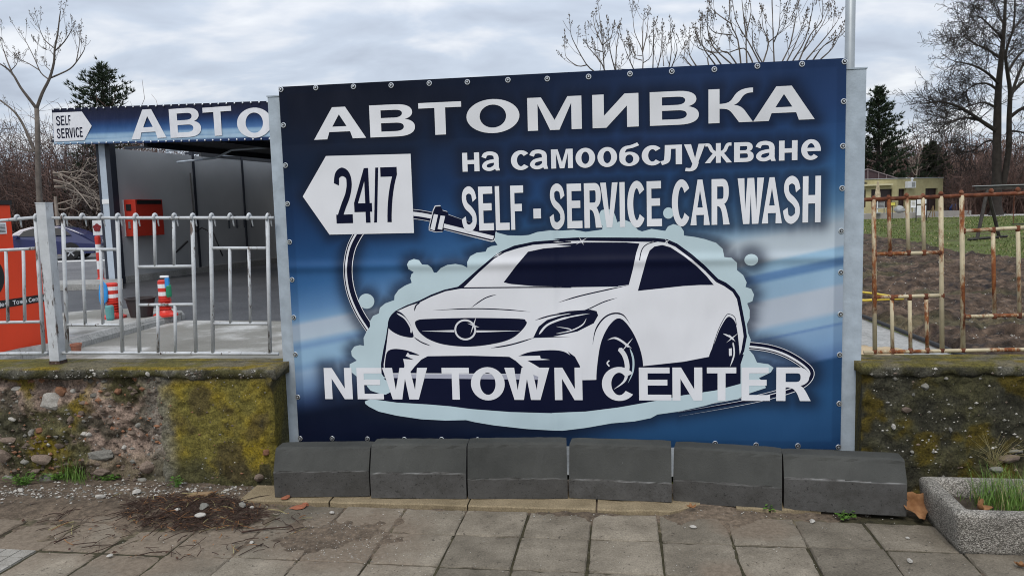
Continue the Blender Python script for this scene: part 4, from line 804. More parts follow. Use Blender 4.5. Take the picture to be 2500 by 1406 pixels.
# square post and the next panel to the left
u_a, z_t = UZ(102, 497, DF); u_b = UZ(135, 497, DF)[0]; u_c, z_b = UZ(118, 880, DF)[0], ZL - 0.01; u_m = UZ(143, 700, DF)[0]
um = (UZ(116, 500, DF)[0] + UZ(133, 870, DF)[0]) / 2
po = MB().wbox(um - .033, um + .033, DF - .033, DF + .033, z_b, z_t).build('post', M['fence_paint'], lf, bevel=0.003)
MB().wbox(um - .035, um + .035, DF - .035, DF + .035, z_t, z_t + .006).build('cap', M['fence_paint'], po)
MB().wbox(um - .036, um + .036, DF - .036, DF + .036, z_b, z_b + .035).build('rusted_foot', M['rust_dark'], po)
lp = thing('fence', 'sagging left panel of white tube fence before the orange machine', 'fence', S(-3.6, 0.02, ZL))
q0 = WP(0, 540, DF)
bar('top_rail', (-420, 577), (103, 529.5), .0098, M['fence_paint'], lp); bar('bottom_rail', (-420, 869), (116, 862), .0105, M['fence_paint'], lp)
bar('bar', Q(272, 258), Q(335, 1285), .0122, M['fence_paint'], lp)
for a, b_ in (((45, 512), (62, 1052)), ((178, 505), (190, 1050))): bar('bar', Q(*a), Q(*b_), .0098, M['fence_paint'], lp)
bar('bar', (-140, 555), (-125, 866), .0122, M['fence_paint'], lp)
for xx in (-47, -92): bar('bar', (xx, 615), (xx + 6, 788), .0098, M['fence_paint'], lp)
bar('cross_rail', (-140, 619), Q(272, 489), .0094, M['fence_paint'], lp); bar('cross_rail', (-132, 790), Q(305, 1048), .0094, M['fence_paint'], lp)
for x, y in ((128, 268), (276, 260)): hook(*Q(x, y), lp, M['fence_paint'])

rf = thing('fence', 'rusty cream painted tube fence on the blackened wall at the right', 'fence', S(3, -0.03, ZR))
DR = -0.03; H7 = lambda x, y: (2050 + x * .2276, 380 + y * .2276); H8 = lambda x, y: (2050 + x * .32, 650 + y * .32)
def rbar(nm, a, b_, r_, mk='fence_rust'): return bar(nm, a, b_, r_, M[mk], rf, 8, DR)
rbar('top_rail', (2109, 488), (2860, 457), .0105, 'rust'); rbar('bottom_rail', (2109, 860), (2860, 846), .0105)
for a, b_ in (((2133, 487), (2136, 858)), ((2297, 479), (2300, 855)), ((2348, 477), (2351, 853)), ((2520, 470), (2523, 850)), ((2572, 468), (2576, 849)), ((2740, 462), (2744, 847))): rbar('bar', a, b_, .0125)
for a, b_ in (((2169.5, 484), (2172.5, 619)), ((2214, 482), (2218, 617)), ((2253, 481), (2256, 617)), ((2177, 725), (2179, 857)), ((2220.6, 724), (2223, 856)), ((2261, 723), (2264, 856)), ((2424, 560), (2428, 771)), ((2485, 557), (2489, 770)), ((2620, 467), (2622, 603)), ((2670, 465), (2673, 602))): rbar('bar', a, b_, .0105)
for a, b_ in (((2133, 620.5), (2298, 616.5)), ((2136, 726), (2300, 721)), ((2349, 564.5), (2521, 554.5)), ((2351, 773), (2522, 768)), ((2573, 606), (2742, 600))): rbar('cross_rail', a, b_, .0102)
for x, y in ((2133, 484), (2169, 482), (2213, 477), (2253, 478), (2297, 473), (2347, 470), (2420, 466), (2485, 463)):
    p = WP(x, y, DR); MB().lathe([(.006, -.014), (.0125, -.006), (.0135, .002), (.009, .008), (.005, .013)], p, 8).build('weld', M['rust'], rf, smooth=True)
for x, y in ((2136, 620), (2173, 619), (2218, 617), (2256, 617), (2297, 617), (2136, 725), (2178, 727), (2221, 726), (2261, 724), (2300, 722), (2136, 857), (2179, 857), (2223, 856), (2264, 855), (2300, 854), (2351, 853), (2352, 564), (2425, 562), (2485, 558), (2352, 772), (2428, 771), (2489, 770)):
    p = WP(x, y, DR); MB().lathe([(.0105, -.016), (.0132, -.006), (.0132, .006), (.0105, .016)], p, 8).build('weld', M['rust'], rf, smooth=True)

# ================================================================ PLANTER with grass
mt, t, b = newmat('exposed_aggregate'); v = coords(t)
vo = N(t, 'ShaderNodeTexVoronoi', {'Vector': v, 'Scale': 210.0}); vr = vo.outputs['Color']
sep_ = N(t, 'ShaderNodeSeparateColor', {'Color': vr}).outputs[0]
c = ramp(t, sep_, [(0.0, (0.085, 0.078, 0.066)), (0.3, (0.17, 0.156, 0.132)), (0.6, (0.29, 0.268, 0.232)), (0.85, (0.46, 0.43, 0.38))])
c = mixc(t, 1.0, c, ramp(t, noise(t, v, 5, 5), [(0.3, 0.65), (0.7, 1.2)]), 'MULTIPLY')
t.links.new(c, b.inputs['Base Color']); b.inputs['Roughness'].default_value = 0.85
bump(t, b, N(t, 'ShaderNodeMath', {0: 1.0, 1: vo.outputs['Distance']}, operation='SUBTRACT').outputs[0], 0.006, 0.9); M['aggregate'] = mt
M['potsoil'] = rough_mat('dark_soil', [(0.3, (0.022, 0.017, 0.012)), (0.7, (0.07, 0.055, 0.04))], 30, 6, 0.95, 60, 0.01)
pt = thing('planter', 'concrete planter box of exposed aggregate with grass beside the rightmost kerb stone', 'planter', G(2360, 1340))
A = G(2340, 1354); ex = (G(2500, 1360) - A); ex.z = 0; ex.normalize(); ey = Vector((-ex.y, ex.x, 0)); PW, PD, PH, RM = 1.05, 0.48, 0.197, 0.055
def prof_ring(sx0, sx1, sy0, sy1, z, rc=0.03):
    r = []
    for (cx_, cy_, a0) in ((sx1 - rc, sy0 + rc, -90), (sx1 - rc, sy1 - rc, 0), (sx0 + rc, sy1 - rc, 90), (sx0 + rc, sy0 + rc, 180)):
        for k in range(5):
            a = math.radians(a0 + 90 * k / 4); r.append(A + ex * (cx_ + rc * math.cos(a)) + ey * (cy_ + rc * math.sin(a)) + Vector((0, 0, z)))
    return r
rings = [prof_ring(.02, PW - .02, .02, PD - .02, -0.01), prof_ring(.01, PW - .01, .01, PD - .01, 0.02)] + [prof_ring(0.01 - .022 * f, PW - .01 + .022 * f, .01 - .022 * f, PD - .01 + .022 * f, 0.02 + (PH - .04) * f, .035) for f in (.25, .5, .75, 1)]
rings += [prof_ring(-.006, PW + .006, -.006, PD + .006, PH - .006, .035), prof_ring(.008, PW - .008, .008, PD - .008, PH, .03), prof_ring(RM - .01, PW - RM + .01, RM - .01, PD - RM + .01, PH, .02), prof_ring(RM, PW - RM, RM, PD - RM, PH - .008, .02), prof_ring(RM + .012, PW - RM - .012, RM + .012, PD - RM - .012, PH - .09, .02)]
mb_ = MB(); n20 = 20; allv = [p for r_ in rings for p in r_]
mb_.add([p + Vector((0.003 * fb(p.x * 14, p.y * 14, p.z * 14), 0.003 * fb(p.x * 14, p.y * 14, p.z * 14 + 9), 0.003 * fb(p.x * 9, p.y * 9, 3))) for p in allv], [(i * n20 + j, i * n20 + (j + 1) % n20, (i + 1) * n20 + (j + 1) % n20, (i + 1) * n20 + j) for i in range(len(rings) - 1) for j in range(n20)] + [tuple(range(n20))[::-1]])
mb_.build('planter_box', M['aggregate'], pt, smooth=True)
gx, gy = 40, 20; vv = []
for i in range(gx + 1):
    for j in range(gy + 1):
        x = RM - .005 + (PW - 2 * RM + .01) * i / gx; y = RM - .005 + (PD - 2 * RM + .01) * j / gy; p = A + ex * x + ey * y; vv.append(p + Vector((0, 0, PH - .075 + 0.018 * fb(p.x * 9, p.y * 9, 2, 4))))
MB().add(vv, [(i * (gy + 1) + j, (i + 1) * (gy + 1) + j, (i + 1) * (gy + 1) + j + 1, i * (gy + 1) + j + 1) for i in range(gx) for j in range(gy)]).build('planting_soil', M['potsoil'], pt, smooth=True)
def leafmat(name, a, b_, rough=0.55):
    mt, t, b = newmat(name); v = coords(t); t.links.new(ramp(t, noise(t, v, 28, 3), [(0.3, a), (0.7, b_)]), b.inputs['Base Color']); b.inputs['Roughness'].default_value = rough; b.inputs['Specular IOR Level'].default_value = 0.25
    return mt
M['grass_blade'] = leafmat('grass_blade', (0.055, 0.125, 0.018), (0.15, 0.24, 0.05)); M['grass_dry'] = leafmat('grass_dry', (0.22, 0.19, 0.08), (0.36, 0.31, 0.16)); M['weed'] = leafmat('weed_leaf', (0.045, 0.11, 0.018), (0.12, 0.22, 0.04)); M['deadleaf'] = leafmat('dead_leaf', (0.17, 0.075, 0.030), (0.30, 0.155, 0.07), 0.75); M['darkleaf'] = leafmat('dark_litter', (0.026, 0.013, 0.010), (0.085, 0.045, 0.030), 0.85); M['twig'] = rough_mat('twig', [(0.3, (0.022, 0.013, 0.010)), (0.7, (0.075, 0.044, 0.032))], 30, 4, 0.9)
def blade(mb_, p, h, lean, w, r, mi=0):
    az = r.uniform(0, 6.283); dx = Vector((math.cos(az), math.sin(az), 0)); sd_ = Vector((-dx.y, dx.x, 0)) * w; vs_b = []
    for k in range(4):
        s = k / 3; c_ = p + dx * (lean * h * s * s) + Vector((0, 0, h * s * (1 - 0.25 * lean * s))); vs_b += [c_ - sd_ * (1 - s * .92), c_ + sd_ * (1 - s * .92)]
    mb_.add(vs_b, [(0, 1, 3, 2), (2, 3, 5, 4), (4, 5, 7, 6)], mi)
r = random.Random(11); mb_ = MB()
for k in range(1000):
    cx_ = r.choice((0.26, 0.30, 0.34, 0.46, 0.58, 0.72, 0.85)); x = cx_ + r.gauss(0, .055); y = r.uniform(.12, .38)
    if not (RM + .02 < x < PW - RM - .02): continue
    blade(mb_, A + ex * x + ey * y + Vector((0, 0, PH - .085)), r.uniform(.05, .19) * (1.2 if cx_ < .5 else 1), r.uniform(.1, .9), r.uniform(.0014, .0028), r, 0 if r.random() < .86 else 1)
tag(mb_.build('grass', [M['grass_blade'], M['grass_dry']]), 'green grass growing in the aggregate planter', 'grass', kind='stuff')

# ================================================================ leaves, litter, gravel, weeds
def dead_leaf(label, loc, size, rot, curl, seed, grp=None):
    r = random.Random(seed); n = 22; ring = []
    for i in range(n):
        a = 2 * math.pi * i / n; rad = (0.62 + 0.38 * abs(math.cos(2.5 * a)) ** 1.5) * (1 + r.uniform(-.08, .08)); ring.append((rad * math.cos(a) * .5, rad * math.sin(a) * .42))
    vs_l = [Vector((0, 0, 0))]; fs_l = []
    for k in (0.45, 1.0):
        for (x, y) in ring: vs_l.append(Vector((x * k, y * k, curl * (x * x * 1.5 + y * y * 2.4) * k * k + 0.05 * fb(x * 6 * k, y * 6 * k, seed, 3))))
    for i in range(n): fs_l += [(0, 1 + i, 1 + (i + 1) % n), (1 + i, 1 + n + i, 1 + n + (i + 1) % n, 1 + (i + 1) % n)]
    mb_ = MB().add([p * size for p in vs_l], fs_l); mb_.tube([Vector((-.45, 0, curl * .25)) * size, Vector((-.8, .06, .1)) * size], size * .012, 4)
    o = mb_.build('dry_leaf', M['deadleaf'], smooth=True); sol = o.modifiers.new('thick', 'SOLIDIFY'); sol.thickness = 0.0012
    o.location = loc; o.rotation_euler = rot; tag(o, label, 'leaf', grp); return o
dead_leaf('large curled orange brown leaf between the rightmost kerb stone and the planter', G(2242, 1262) + Vector((0, 0, .062)), .17, (1.05, 0.25, -0.5), .9, 1)
dead_leaf('small dry leaf lying on the ochre strip before the kerb stones', G(1688, 1240, .03) + Vector((0, 0, .004)), .055, (0.05, 0.1, 0.4), .6, 2)
dead_leaf('crumpled brown leaf on the soil inside the planter', A + ex * .15 + ey * .17 + Vector((0, 0, PH - .045)), .09, (0.7, -0.3, 1.2), 1.2, 3)
dead_leaf('dry leaf on the paving at the lower right corner of the photo', G(2492, 1388) + Vector((0, 0, .012)), .06, (0.3, 0.1, 2.2), .8, 4)

# heap of twigs and leaf scraps
r = random.Random(21); mb_ = MB(); HC = G(470, 1262)
def scatter_pt(cx, cy, rx, ry):
    a = r.uniform(0, 6.283); q = math.sqrt(r.random()) ; x, y = cx + rx * q * math.cos(a), cy + ry * q * math.sin(a); return G(x, y)
def on_ground(p):
    rel = p - WO; u, d = rel.dot(WE), rel.dot(WN); return max(0.0, soil_h(u, d))
for k in range(760):
    p = scatter_pt(470, 1258, 175, 42) if r.random() < .8 else scatter_pt(430, 1285, 330, 80); az = r.uniform(0, 6.283); L = r.uniform(.03, .11) if r.random() < .75 else r.uniform(.08, .18)
    h = 0.035 * math.exp(-((p - HC).length / .22) ** 2); z = on_ground(p) + r.uniform(0.003, 0.014) + h * (.35 + .8 * r.random())
    d = Vector((math.cos(az), math.sin(az), r.uniform(-.12, .12))); s_ = Vector((-d.y, d.x, 0)) * r.uniform(-.12, .12)
    mb_.tube([p + Vector((0, 0, z)) - d * L / 2, p + Vector((0, 0, z + .004)) + s_ * L, p + Vector((0, 0, z)) + d * L / 2], [r.uniform(.001, .0024)] * 3, 4, 0 if r.random() < .86 else (3 if r.random() < .7 else 2))
for k in range(750):
    p = scatter_pt(470, 1258, 170, 40) if r.random() < .8 else scatter_pt(400, 1275, 360, 90); h = 0.03 * math.exp(-((p - HC).length / .22) ** 2); z = on_ground(p) + .004 + h * r.random()
    az = r.uniform(0, 6.283); q = r.uniform(.005, .015); dx = Vector((math.cos(az), math.sin(az), r.uniform(-.4, .4))) * q; dy = Vector((-math.sin(az), math.cos(az), r.uniform(-.4, .4))) * q * r.uniform(.3, .8); c_ = p + Vector((0, 0, z + q * .3))
    mb_.add([c_ - dx, c_ + dy * .8, c_ + dx, c_ - dy], [(0, 1, 2, 3)], 1 if r.random() < .9 else 3)
tag(mb_.build('leaf_litter', [M['twig'], M['darkleaf'], M['grass_dry'], M['deadleaf']]), 'heap of dark twigs and leaf scraps on the paving', 'leaf litter', kind='stuff')
# fine gravel
def small_lump(r):
    q = []
    for (x, y, z) in ((1, 0, 0), (-1, 0, 0), (0, 1, 0), (0, -1, 0), (0, 0, 1), (0, 0, -1)): k = r.uniform(.6, 1.1); q.append(Vector((x * k, y * k, z * k * .6)))
    return q, [(0, 2, 4), (2, 1, 4), (1, 3, 4), (3, 0, 4), (2, 0, 5), (1, 2, 5), (3, 1, 5), (0, 3, 5)]
mb_ = MB()
def pebble(x, y, s, mi):
    p = G(x, y); z = on_ground(p); q, f = small_lump(r); a = r.uniform(0, 6.283); ca, sa = math.cos(a), math.sin(a)
    mb_.add([p + Vector(((v_.x * ca - v_.y * sa) * s, (v_.x * sa + v_.y * ca) * s * r.uniform(.75, 1), v_.z * s + z + s * .25)) for v_ in q], f, mi)
for k in range(1500):
    x = r.uniform(-120, 690); y = 1200 + (r.gauss(0, 13)) + (12 if x < 300 else 0) * r.random(); pebble(x, min(y, 1262), r.choice((.002, .003, .004, .005, .006, .008, .013)), r.choice((0, 0, 1, 1, 2)))
for k in range(900): x, y = r.gauss(850, 90), r.gauss(1320, 45); pebble(x, max(1252, y), r.choice((.002, .003, .003, .004)), r.choice((0, 1, 1, 2)))
for k in range(420): pebble(r.uniform(-80, 2480), r.uniform(1255, 1404), r.choice((.0015, .002, .003, .004)), r.choice((0, 0, 1, 2)))
for k in range(200): pebble(r.uniform(900, 2200), r.gauss(1256, 6) + max(0, (r.random() - .6) * 20), r.choice((.002, .003, .004, .006)), r.choice((0, 1, 2)))
tag(mb_.build('gravel', [M['stone_white'], M['stone_grey'], M['stone_brown']]), 'pale crushed gravel scattered on the paving and wall foot', 'gravel', kind='stuff')
for i, (x, y, w) in enumerate([(245, 1223, 24), (335, 1210, 26), (52, 1202, 17), (552, 1200, 15)]):
    p = G(x, y); s = w * 4.3 / F; tag(stone_obj('stone', i + 3, 'stone_white', p + Vector((0, 0, on_ground(p) + s * .18)), (s * 1.1, s * .8, s * .55), (0, 0, i * 1.3)), ['rounded pale stone in the gravel below the grass tuft', 'long slanted grey white stone in the gravel below the bushy weed', 'pale stone in the gravel below the low weed near the left edge', 'pale stone in the gravel below the mossy end of the wall'][i], 'stone', 'pale stones in the gravel')
for i, (x, y, w, lb, mk) in enumerate([(435, 1268, 20, 'round white pebble in the heap of twigs', 'stone_white'), (500, 1256, 36, 'long grey stone lying on the heap of twigs', 'stone_grey'), (490, 1277, 32, 'knobbly pale stone at the lower edge of the heap of twigs', 'stone_white'), (594, 1246, 32, 'grey stone at the right end of the heap of twigs', 'stone_grey'), (616, 1250, 14, 'small white pebble at the right end of the heap of twigs', 'stone_white'), (615, 1326, 13, 'white stone chip on the paving below the long stick', 'stone_white'), (268, 1358, 13, 'white stone chip on the paving at the lower left', 'stone_white'), (810, 1253, 14, 'white pebble in front of the leftmost kerb stone', 'stone_white'), (1984, 1274, 15, 'white pebble in front of the rightmost kerb stone', 'stone_white'), (1692, 1288, 15, 'flat white pebble on the paving below the fifth kerb stone', 'stone_white'), (2222, 1371, 15, 'flat pale pebble on the paving left of the planter', 'stone_white'), (2216, 1314, 9, 'tiny white stone on the paving beside the large leaf', 'stone_white')]):
    p = G(x, y); s = w * (3.1 if i < 5 else 4.0) / F; tag(stone_obj('stone', i + 11, mk, p + Vector((0, 0, on_ground(p) + s * .2 + (.034 if i < 3 else (.018 if i < 5 else 0)))), (s * 1.1, s * .8, s * .5), (0, 0, i * 1.7)), lb, 'stone')
M['rawwood'] = rough_mat('weathered_wood', [(0.3, (0.16, 0.105, 0.055)), (0.7, (0.29, 0.20, 0.115))], 18, 6, 0.85, 50, 0.003); M['brick'] = rough_mat('brick_red', [(0.3, (0.22, 0.075, 0.04)), (0.7, (0.36, 0.135, 0.075))], 16, 6, 0.9, 60, 0.004)
p = G(475, 1226); mb_ = MB().prism([(-.085, 0), (.085, 0), (.08, .035), (-.03, .03), (-.088, .014)], Vector((.99, -.05, 0)), Vector((0, 0, 1)), Vector((.01, .05, 0)), p + Vector((0, 0, .012))); tag(mb_.build('wood_offcut', M['rawwood']), 'broken wooden offcut behind the heap of twigs', 'wood')
p = G(590, 1301); q = G(712, 1288); tag(MB().tube([p + Vector((0, 0, .006)), (p + q) / 2 + Vector((0, .004, .009)), q + Vector((0, 0, .008))], [.005, .0045, .003], 6).build('stick', M['twig']), 'long dark stick lying on the paving', 'stick')
for i, (x, y, w) in enumerate([(728, 1240, 44), (700, 1226, 30), (745, 1232, 24)]):
    p = G(x, y); s = w * 4.1 / F; tag(stone_obj('brick_fragment', i + 5, 'brick', p + Vector((0, 0, on_ground(p) + .006 + (.022 if y < 1230 else 0))), (s, s * .7, .022), (0, 0, i * 1.1)), ['orange brick fragment crumbled on the paving, largest of three', 'orange brick fragment on the ochre strip by the leftmost kerb stone', 'smallest orange brick fragment of three'][i], 'brick')
# weeds
def weed(label, x, y, n, hgt, spread, seed, dup_=0.0, z=0.0, kindg=False):
    r = random.Random(seed); root = thing('weed', label, 'weed', G(x, y) + Vector((0, 0, on_ground(G(x, y))))); mb_ = MB(); ms = MB(); c_ = root.location.copy() - Vector((0, 0, .004))
    for k in range(n):
        a = r.uniform(0, 6.283); L = hgt * r.uniform(.4, 1); e_ = c_ + Vector((math.cos(a) * spread * r.random(), math.sin(a) * spread * .6 * r.random(), L)); ms.tube([c_ + Vector((r.uniform(-.3, .3) * spread, r.uniform(-.3, .3) * spread * .6, 0)), (c_ + e_) / 2 + Vector((0, 0, L * .15)), e_], [.0014, .0012, .0008], 4)
        for q in range(3):
            az = r.uniform(0, 6.283); s = r.uniform(.008, .020); d = Vector((math.cos(az), math.sin(az), r.uniform(-.2, .5))) * s; w = Vector((-math.sin(az), math.cos(az), .1)) * s * .55; b0 = e_ - Vector((0, 0, q * L * .22))
            mb_.add([b0, b0 + d * .5 + w, b0 + d * 1.1, b0 + d * .5 - w], [(0, 1, 2), (0, 2, 3)])
    mb_.build('leaves', M['weed'], root); ms.build('stems', M['weed'], root); return root
weed('bushy green weed at the wall foot where the moss begins', 330, 1160, 60, .13, .12, 1); weed('low green weed at the wall foot near the left edge', 58, 1182, 45, .07, .13, 2); weed('green weed under the grass tuft at the rubble wall', 150, 1172, 50, .06, .15, 3); weed('small weed below the mossy end of the wall', 432, 1192, 14, .07, .05, 4); weed('small weed growing under the fifth kerb stone', 1878, 1248, 22, .05, .05, 5); weed('tiny weed growing under the rightmost kerb stone', 2065, 1264, 14, .035, .05, 6)
weed('low green weed at the foot of the rubble wall, left of the bushy one', 262, 1176, 26, .05, .09, 8)
r = random.Random(31); mb_ = MB()
for k in range(230):
    p = G(185 + r.gauss(0, 17), 1170 + r.gauss(0, 7)); blade(mb_, p + Vector((0, 0, on_ground(p) - .005)), r.uniform(.06, .20), r.uniform(.2, 1.0), r.uniform(.0014, .0026), r)
tag(mb_.build('grass_tuft', M['grass_blade']), 'tuft of long green grass at the foot of the rubble wall', 'grass', kind='stuff')
r = random.Random(33); mb_ = MB(); p0 = WP(2425, 1140, .10)
for k in range(46):
    a = r.uniform(-.9, .9); L = r.uniform(.06, .22); q = p0 + WE * r.uniform(-.02, .02); mid = q + WE * math.sin(a) * L * .45 + Vector((0, 0, math.cos(a) * L * .55)) + WN * r.uniform(0, .04); end = q + WE * math.sin(a * 1.2) * L + Vector((0, 0, math.cos(a * 1.2) * L)) + WN * r.uniform(0, .07); mb_.tube([q, mid, end], [.0012, .0009, .0006], 4)
tag(mb_.build('dry_weed', M['grass_dry']), 'dry straw coloured weed against the blackened wall behind the planter', 'weed')

# ================================================================ YARD of the car wash
M['asphalt'] = rough_mat('asphalt', [(0.3, (0.030, 0.031, 0.034)), (0.7, (0.062, 0.063, 0.067))], 0.7, 8, 0.55, 60, 0.006, 0.5, fine=(25, 0.3))
M['asphalt_old'] = rough_mat('old_asphalt', [(0.3, (0.10, 0.10, 0.105)), (0.7, (0.16, 0.16, 0.165))], 0.8, 8, 0.85, 60, 0.006, 0.3, fine=(25, 0.25))
mt, t, b = newmat('yard_concrete'); v = coords(t)
c = ramp(t, noise(t, v, 1.1, 7, 0.6), [(0.36, (0.15, 0.145, 0.13)), (0.46, (0.27, 0.265, 0.245)), (0.65, (0.40, 0.40, 0.385))])
c = mixc(t, ramp(t, noise(t, N(t, 'ShaderNodeMapping', {'Vector': v, 'Location': (4, 2, 0)}).outputs[0], 0.55, 6, 0.6), [(0.47, 0.0), (0.54, 0.8)]), c, (0.13, 0.125, 0.105))
t.links.new(mixc(t, 1.0, c, ramp(t, noise(t, v, 40, 4), [(0.3, 0.85), (0.7, 1.12)]), 'MULTIPLY'), b.inputs['Base Color']); b.inputs['Roughness'].default_value = 0.75; bump(t, b, noise(t, v, 30, 5), 0.004); M['yard'] = mt
M['conc_kerb'] = rough_mat('pale_kerb_concrete', [(0.3, (0.21, 0.21, 0.20)), (0.7, (0.34, 0.335, 0.32))], 3, 7, 0.85, 40, 0.004, fine=(30, 0.2))
M['white_line'] = flat_mat('road_paint', (0.6, 0.6, 0.58), 0.7, 0.3, 0, 0.2, 6)
def sheet(name, pts, z, mat_, kind='structure'):
    return tag(MB().add([(p.x, p.y, z) for p in pts], [tuple(range(len(pts)))]).build(name, mat_), kind=kind)
ga = lambda *q: [G(*p) for p in q]
sheet('yard_asphalt', [Vector((-60, 5.0, 0)), Vector((3.2, 5.0, 0)), Vector((3.2, 60, 0)), Vector((-60, 60, 0))], -0.012, M['asphalt'])
a_ = WO - WN * 0.16
sheet('concrete_apron', [S(-7, -0.13, 0), S(2.1, -0.13, 0), G(1500, 800), G(668, 783), G(440, 781), G(140, 800), G(-400, 830)], -0.004, M['yard'])
# raised island with its kerb
isl = [G(445, 778), G(150, 858), G(-120, 905), G(-200, 800), G(150, 778), G(262, 768), G(420, 766)]
mb_ = MB(); mb_.hexa([Vector((p.x, p.y, -0.03)) for p in isl], [Vector((p.x, p.y, 0.10)) for p in isl]); o = tag(mb_.build('island', M['yard']), kind='structure')
kk = [G(452, 776), G(150, 861), G(-160, 920)]
for (p, q, n) in ((kk[0], kk[1], 5), (kk[1], kk[2], 3)):
    dv_ = (q - p) / n; nn = Vector((-dv_.y, dv_.x, 0)).normalized()
    if nn.y > 0: nn = -nn
    for i in range(n):
        a, b_ = p + dv_ * (i + .006), p + dv_ * (i + .994); pr = [(0.0, -.03), (.0, .06), (-.05, .125), (-.14, .125), (-.14, -.03)]
        MB().hexa([a + nn * x + Vector((0, 0, y)) for x, y in pr], [b_ + nn * x + Vector((0, 0, y)) for x, y in pr]).build('kerb_piece', M['conc_kerb'], o)
# far strip of road and its kerbs, where the blue car stands
z0r = 0.0
for nm, yy0, yy1, mk, h in (('far_kerb', 712, 700, 'conc_kerb', .12), ('far_road', 698, 560, 'asphalt_old', .02)):
    P0, P1, P2, P3 = G(-300, yy0 + 8), G(300, yy0 - 8), G(300, yy1 - 8 if nm == 'far_kerb' else 600), G(-300, yy1 + 8 if nm == 'far_kerb' else 612)
    tag(MB().hexa([Vector((p.x, p.y, -.03)) for p in (P0, P1, P2, P3)], [Vector((p.x, p.y, h)) for p in (P0, P1, P2, P3)]).build(nm, M[mk]), kind='structure')
sheet('road_line', [G(-300, 655), G(300, 637), G(300, 634), G(-300, 652)], 0.026, M['white_line'])
sheet('road_line', [G(140, 634.5), G(300, 630), G(300, 627.5), G(140, 632)], 0.026, M['white_line'])

# ================================================================ CAR WASH BAY
M['panel'] = rough_mat('grey_sandwich_panel', [(0.3, (0.36, 0.37, 0.38)), (0.7, (0.41, 0.42, 0.43))], 0.8, 3, 0.45, None, spec=0.4)
M['steel_pale'] = flat_mat('pale_blue_steel', (0.40, 0.46, 0.53), 0.45); M['steel_dark'] = flat_mat('dark_navy_steel', (0.020, 0.024, 0.036), 0.5); M['roof_dark'] = flat_mat('dark_roof_sheet', (0.035, 0.037, 0.042), 0.6)
M['red'] = flat_mat('red_paint', (0.40, 0.030, 0.016), 0.45); M['black'] = flat_mat('black_plastic', (0.012, 0.012, 0.013), 0.5); M['orange'] = flat_mat('orange_red_paint', (0.74, 0.052, 0.010), 0.42, 0.45, 0, 0.05, 2); M['white'] = flat_mat('white_paint', (0.72, 0.73, 0.74), 0.5)
CA = math.radians(15); CE = Vector((math.cos(CA), -math.sin(CA), 0)); CB = Vector((math.sin(CA), math.cos(CA), 0)); CO = G(276, 692)
def CP(u, v_, z): return CO + CE * u + CB * v_ + Vector((0, 0, z))
def cbox(mb_, u0, u1, v0, v1, z0, z1, mi=0): return mb_.hexa([CP(u0, v0, z0), CP(u1, v0, z0), CP(u1, v1, z0), CP(u0, v1, z0)], [CP(u0, v0, z1), CP(u1, v0, z1), CP(u1, v1, z1), CP(u0, v1, z1)], mi)
def cuv(x, y, v_=0.0):
    p = PLN(x, y, CO + CB * v_, CB); return (p - CO).dot(CE), p.z
bay = thing('car_wash_bay', 'grey panelled self service car wash bay with dark roof', 'car wash', CP(3, 3, 0))
zc_ = cuv(265, 352)[1]; L = 7.6
# front column
cbox(MB(), -.10, .10, -.02, .15, 0, zc_ + .5).build('column', M['steel_pale'], bay); cbox(MB(), -.17, -.102, -.03, .17, 0, zc_ + .5).build('column_flange', M['steel_dark'], bay); cbox(MB(), .102, .24, -.03, .17, 0, zc_ + .5).build('column_flange', M['steel_dark'], bay)
cbox(MB(), -.105, .105, -.032, -.022, 2.02, 2.14).build('white_notice', M['white'], bay)
# partition in three panels with dark joints, open strip above it
ptop = cuv(292, 362, .2)[1]; joints = [.2, 3.2, 5.6, 7.6]
for i, (a, b_) in enumerate(zip(joints, joints[1:])):
    cbox(MB(), .13, .19, a, b_ - .03, .16, ptop - .0).build('wall_panel', M['panel'], bay)
    cbox(MB(), .11, .22, b_ - .03, b_ + .05, 0, ptop + .25).build('joint_post', M['steel_dark'], bay)
cbox(MB(), .08, .24, .2, L, -.02, .158).build('plinth', M['conc_kerb'], bay)
BW = 6.2; rz_ = zc_ + .02
for i in range(6):
    a = .3 + i * (BW - .3) / 6; cbox(MB(), a, a + (BW - .3) / 6 - .03, L + .02, L + .09, .16, 2.55).build('wall_panel', M['panel'], bay)
cbox(MB(), .2, BW, L, L + .12, -.02, .158).build('plinth', M['conc_kerb'], bay); cbox(MB(), .2, BW, L + .0, L + .11, 2.56, rz_ + .05).build('upper_panel', M['roof_dark'], bay)
for i in range(3):
    a, b_ = joints[i], joints[i + 1]; cbox(MB(), BW, BW + .06, a, b_ - .03, .16, ptop).build('wall_panel', M['panel'], bay)
rz = zc_ + .02
cbox(MB(), .12, .2, 3.6, L, ptop + .002, rz - .002).build('upper_panel', M['roof_dark'], bay)
cbox(MB(), .9, BW + 7, .05, L + .3, rz, rz + .10).build('roof', M['roof_dark'], bay)
for a in (1.2, 3.4, 5.6): cbox(MB(), a, a + .1, .06, L + .2, rz - .14, rz - .003).build('roof_beam', M['steel_dark'], bay)
for v_ in (.06, 2.6, 5.2): cbox(MB(), -1.6, BW + .5, v_, v_ + .1, rz + .11, rz + .18).build('purlin', M['steel_dark'], bay)
for v_, k in ((2.2, 1), (4.6, 2)):
    MB().tube([CP(.16, v_, ptop), CP(.16, v_, rz - .02), CP(1.2, v_ + .2, rz - .05)], .035, 6).build('bracket', M['steel_pale'], bay)
MB().tube([CP(.3, 2.4, rz - .35), CP(1.6, 2.3, rz - .3), CP(2.2, 2.2, rz - .12), CP(3.8, 2.1, rz - .1)], .028, 6).build('boom_arm', M['steel_pale'], bay)
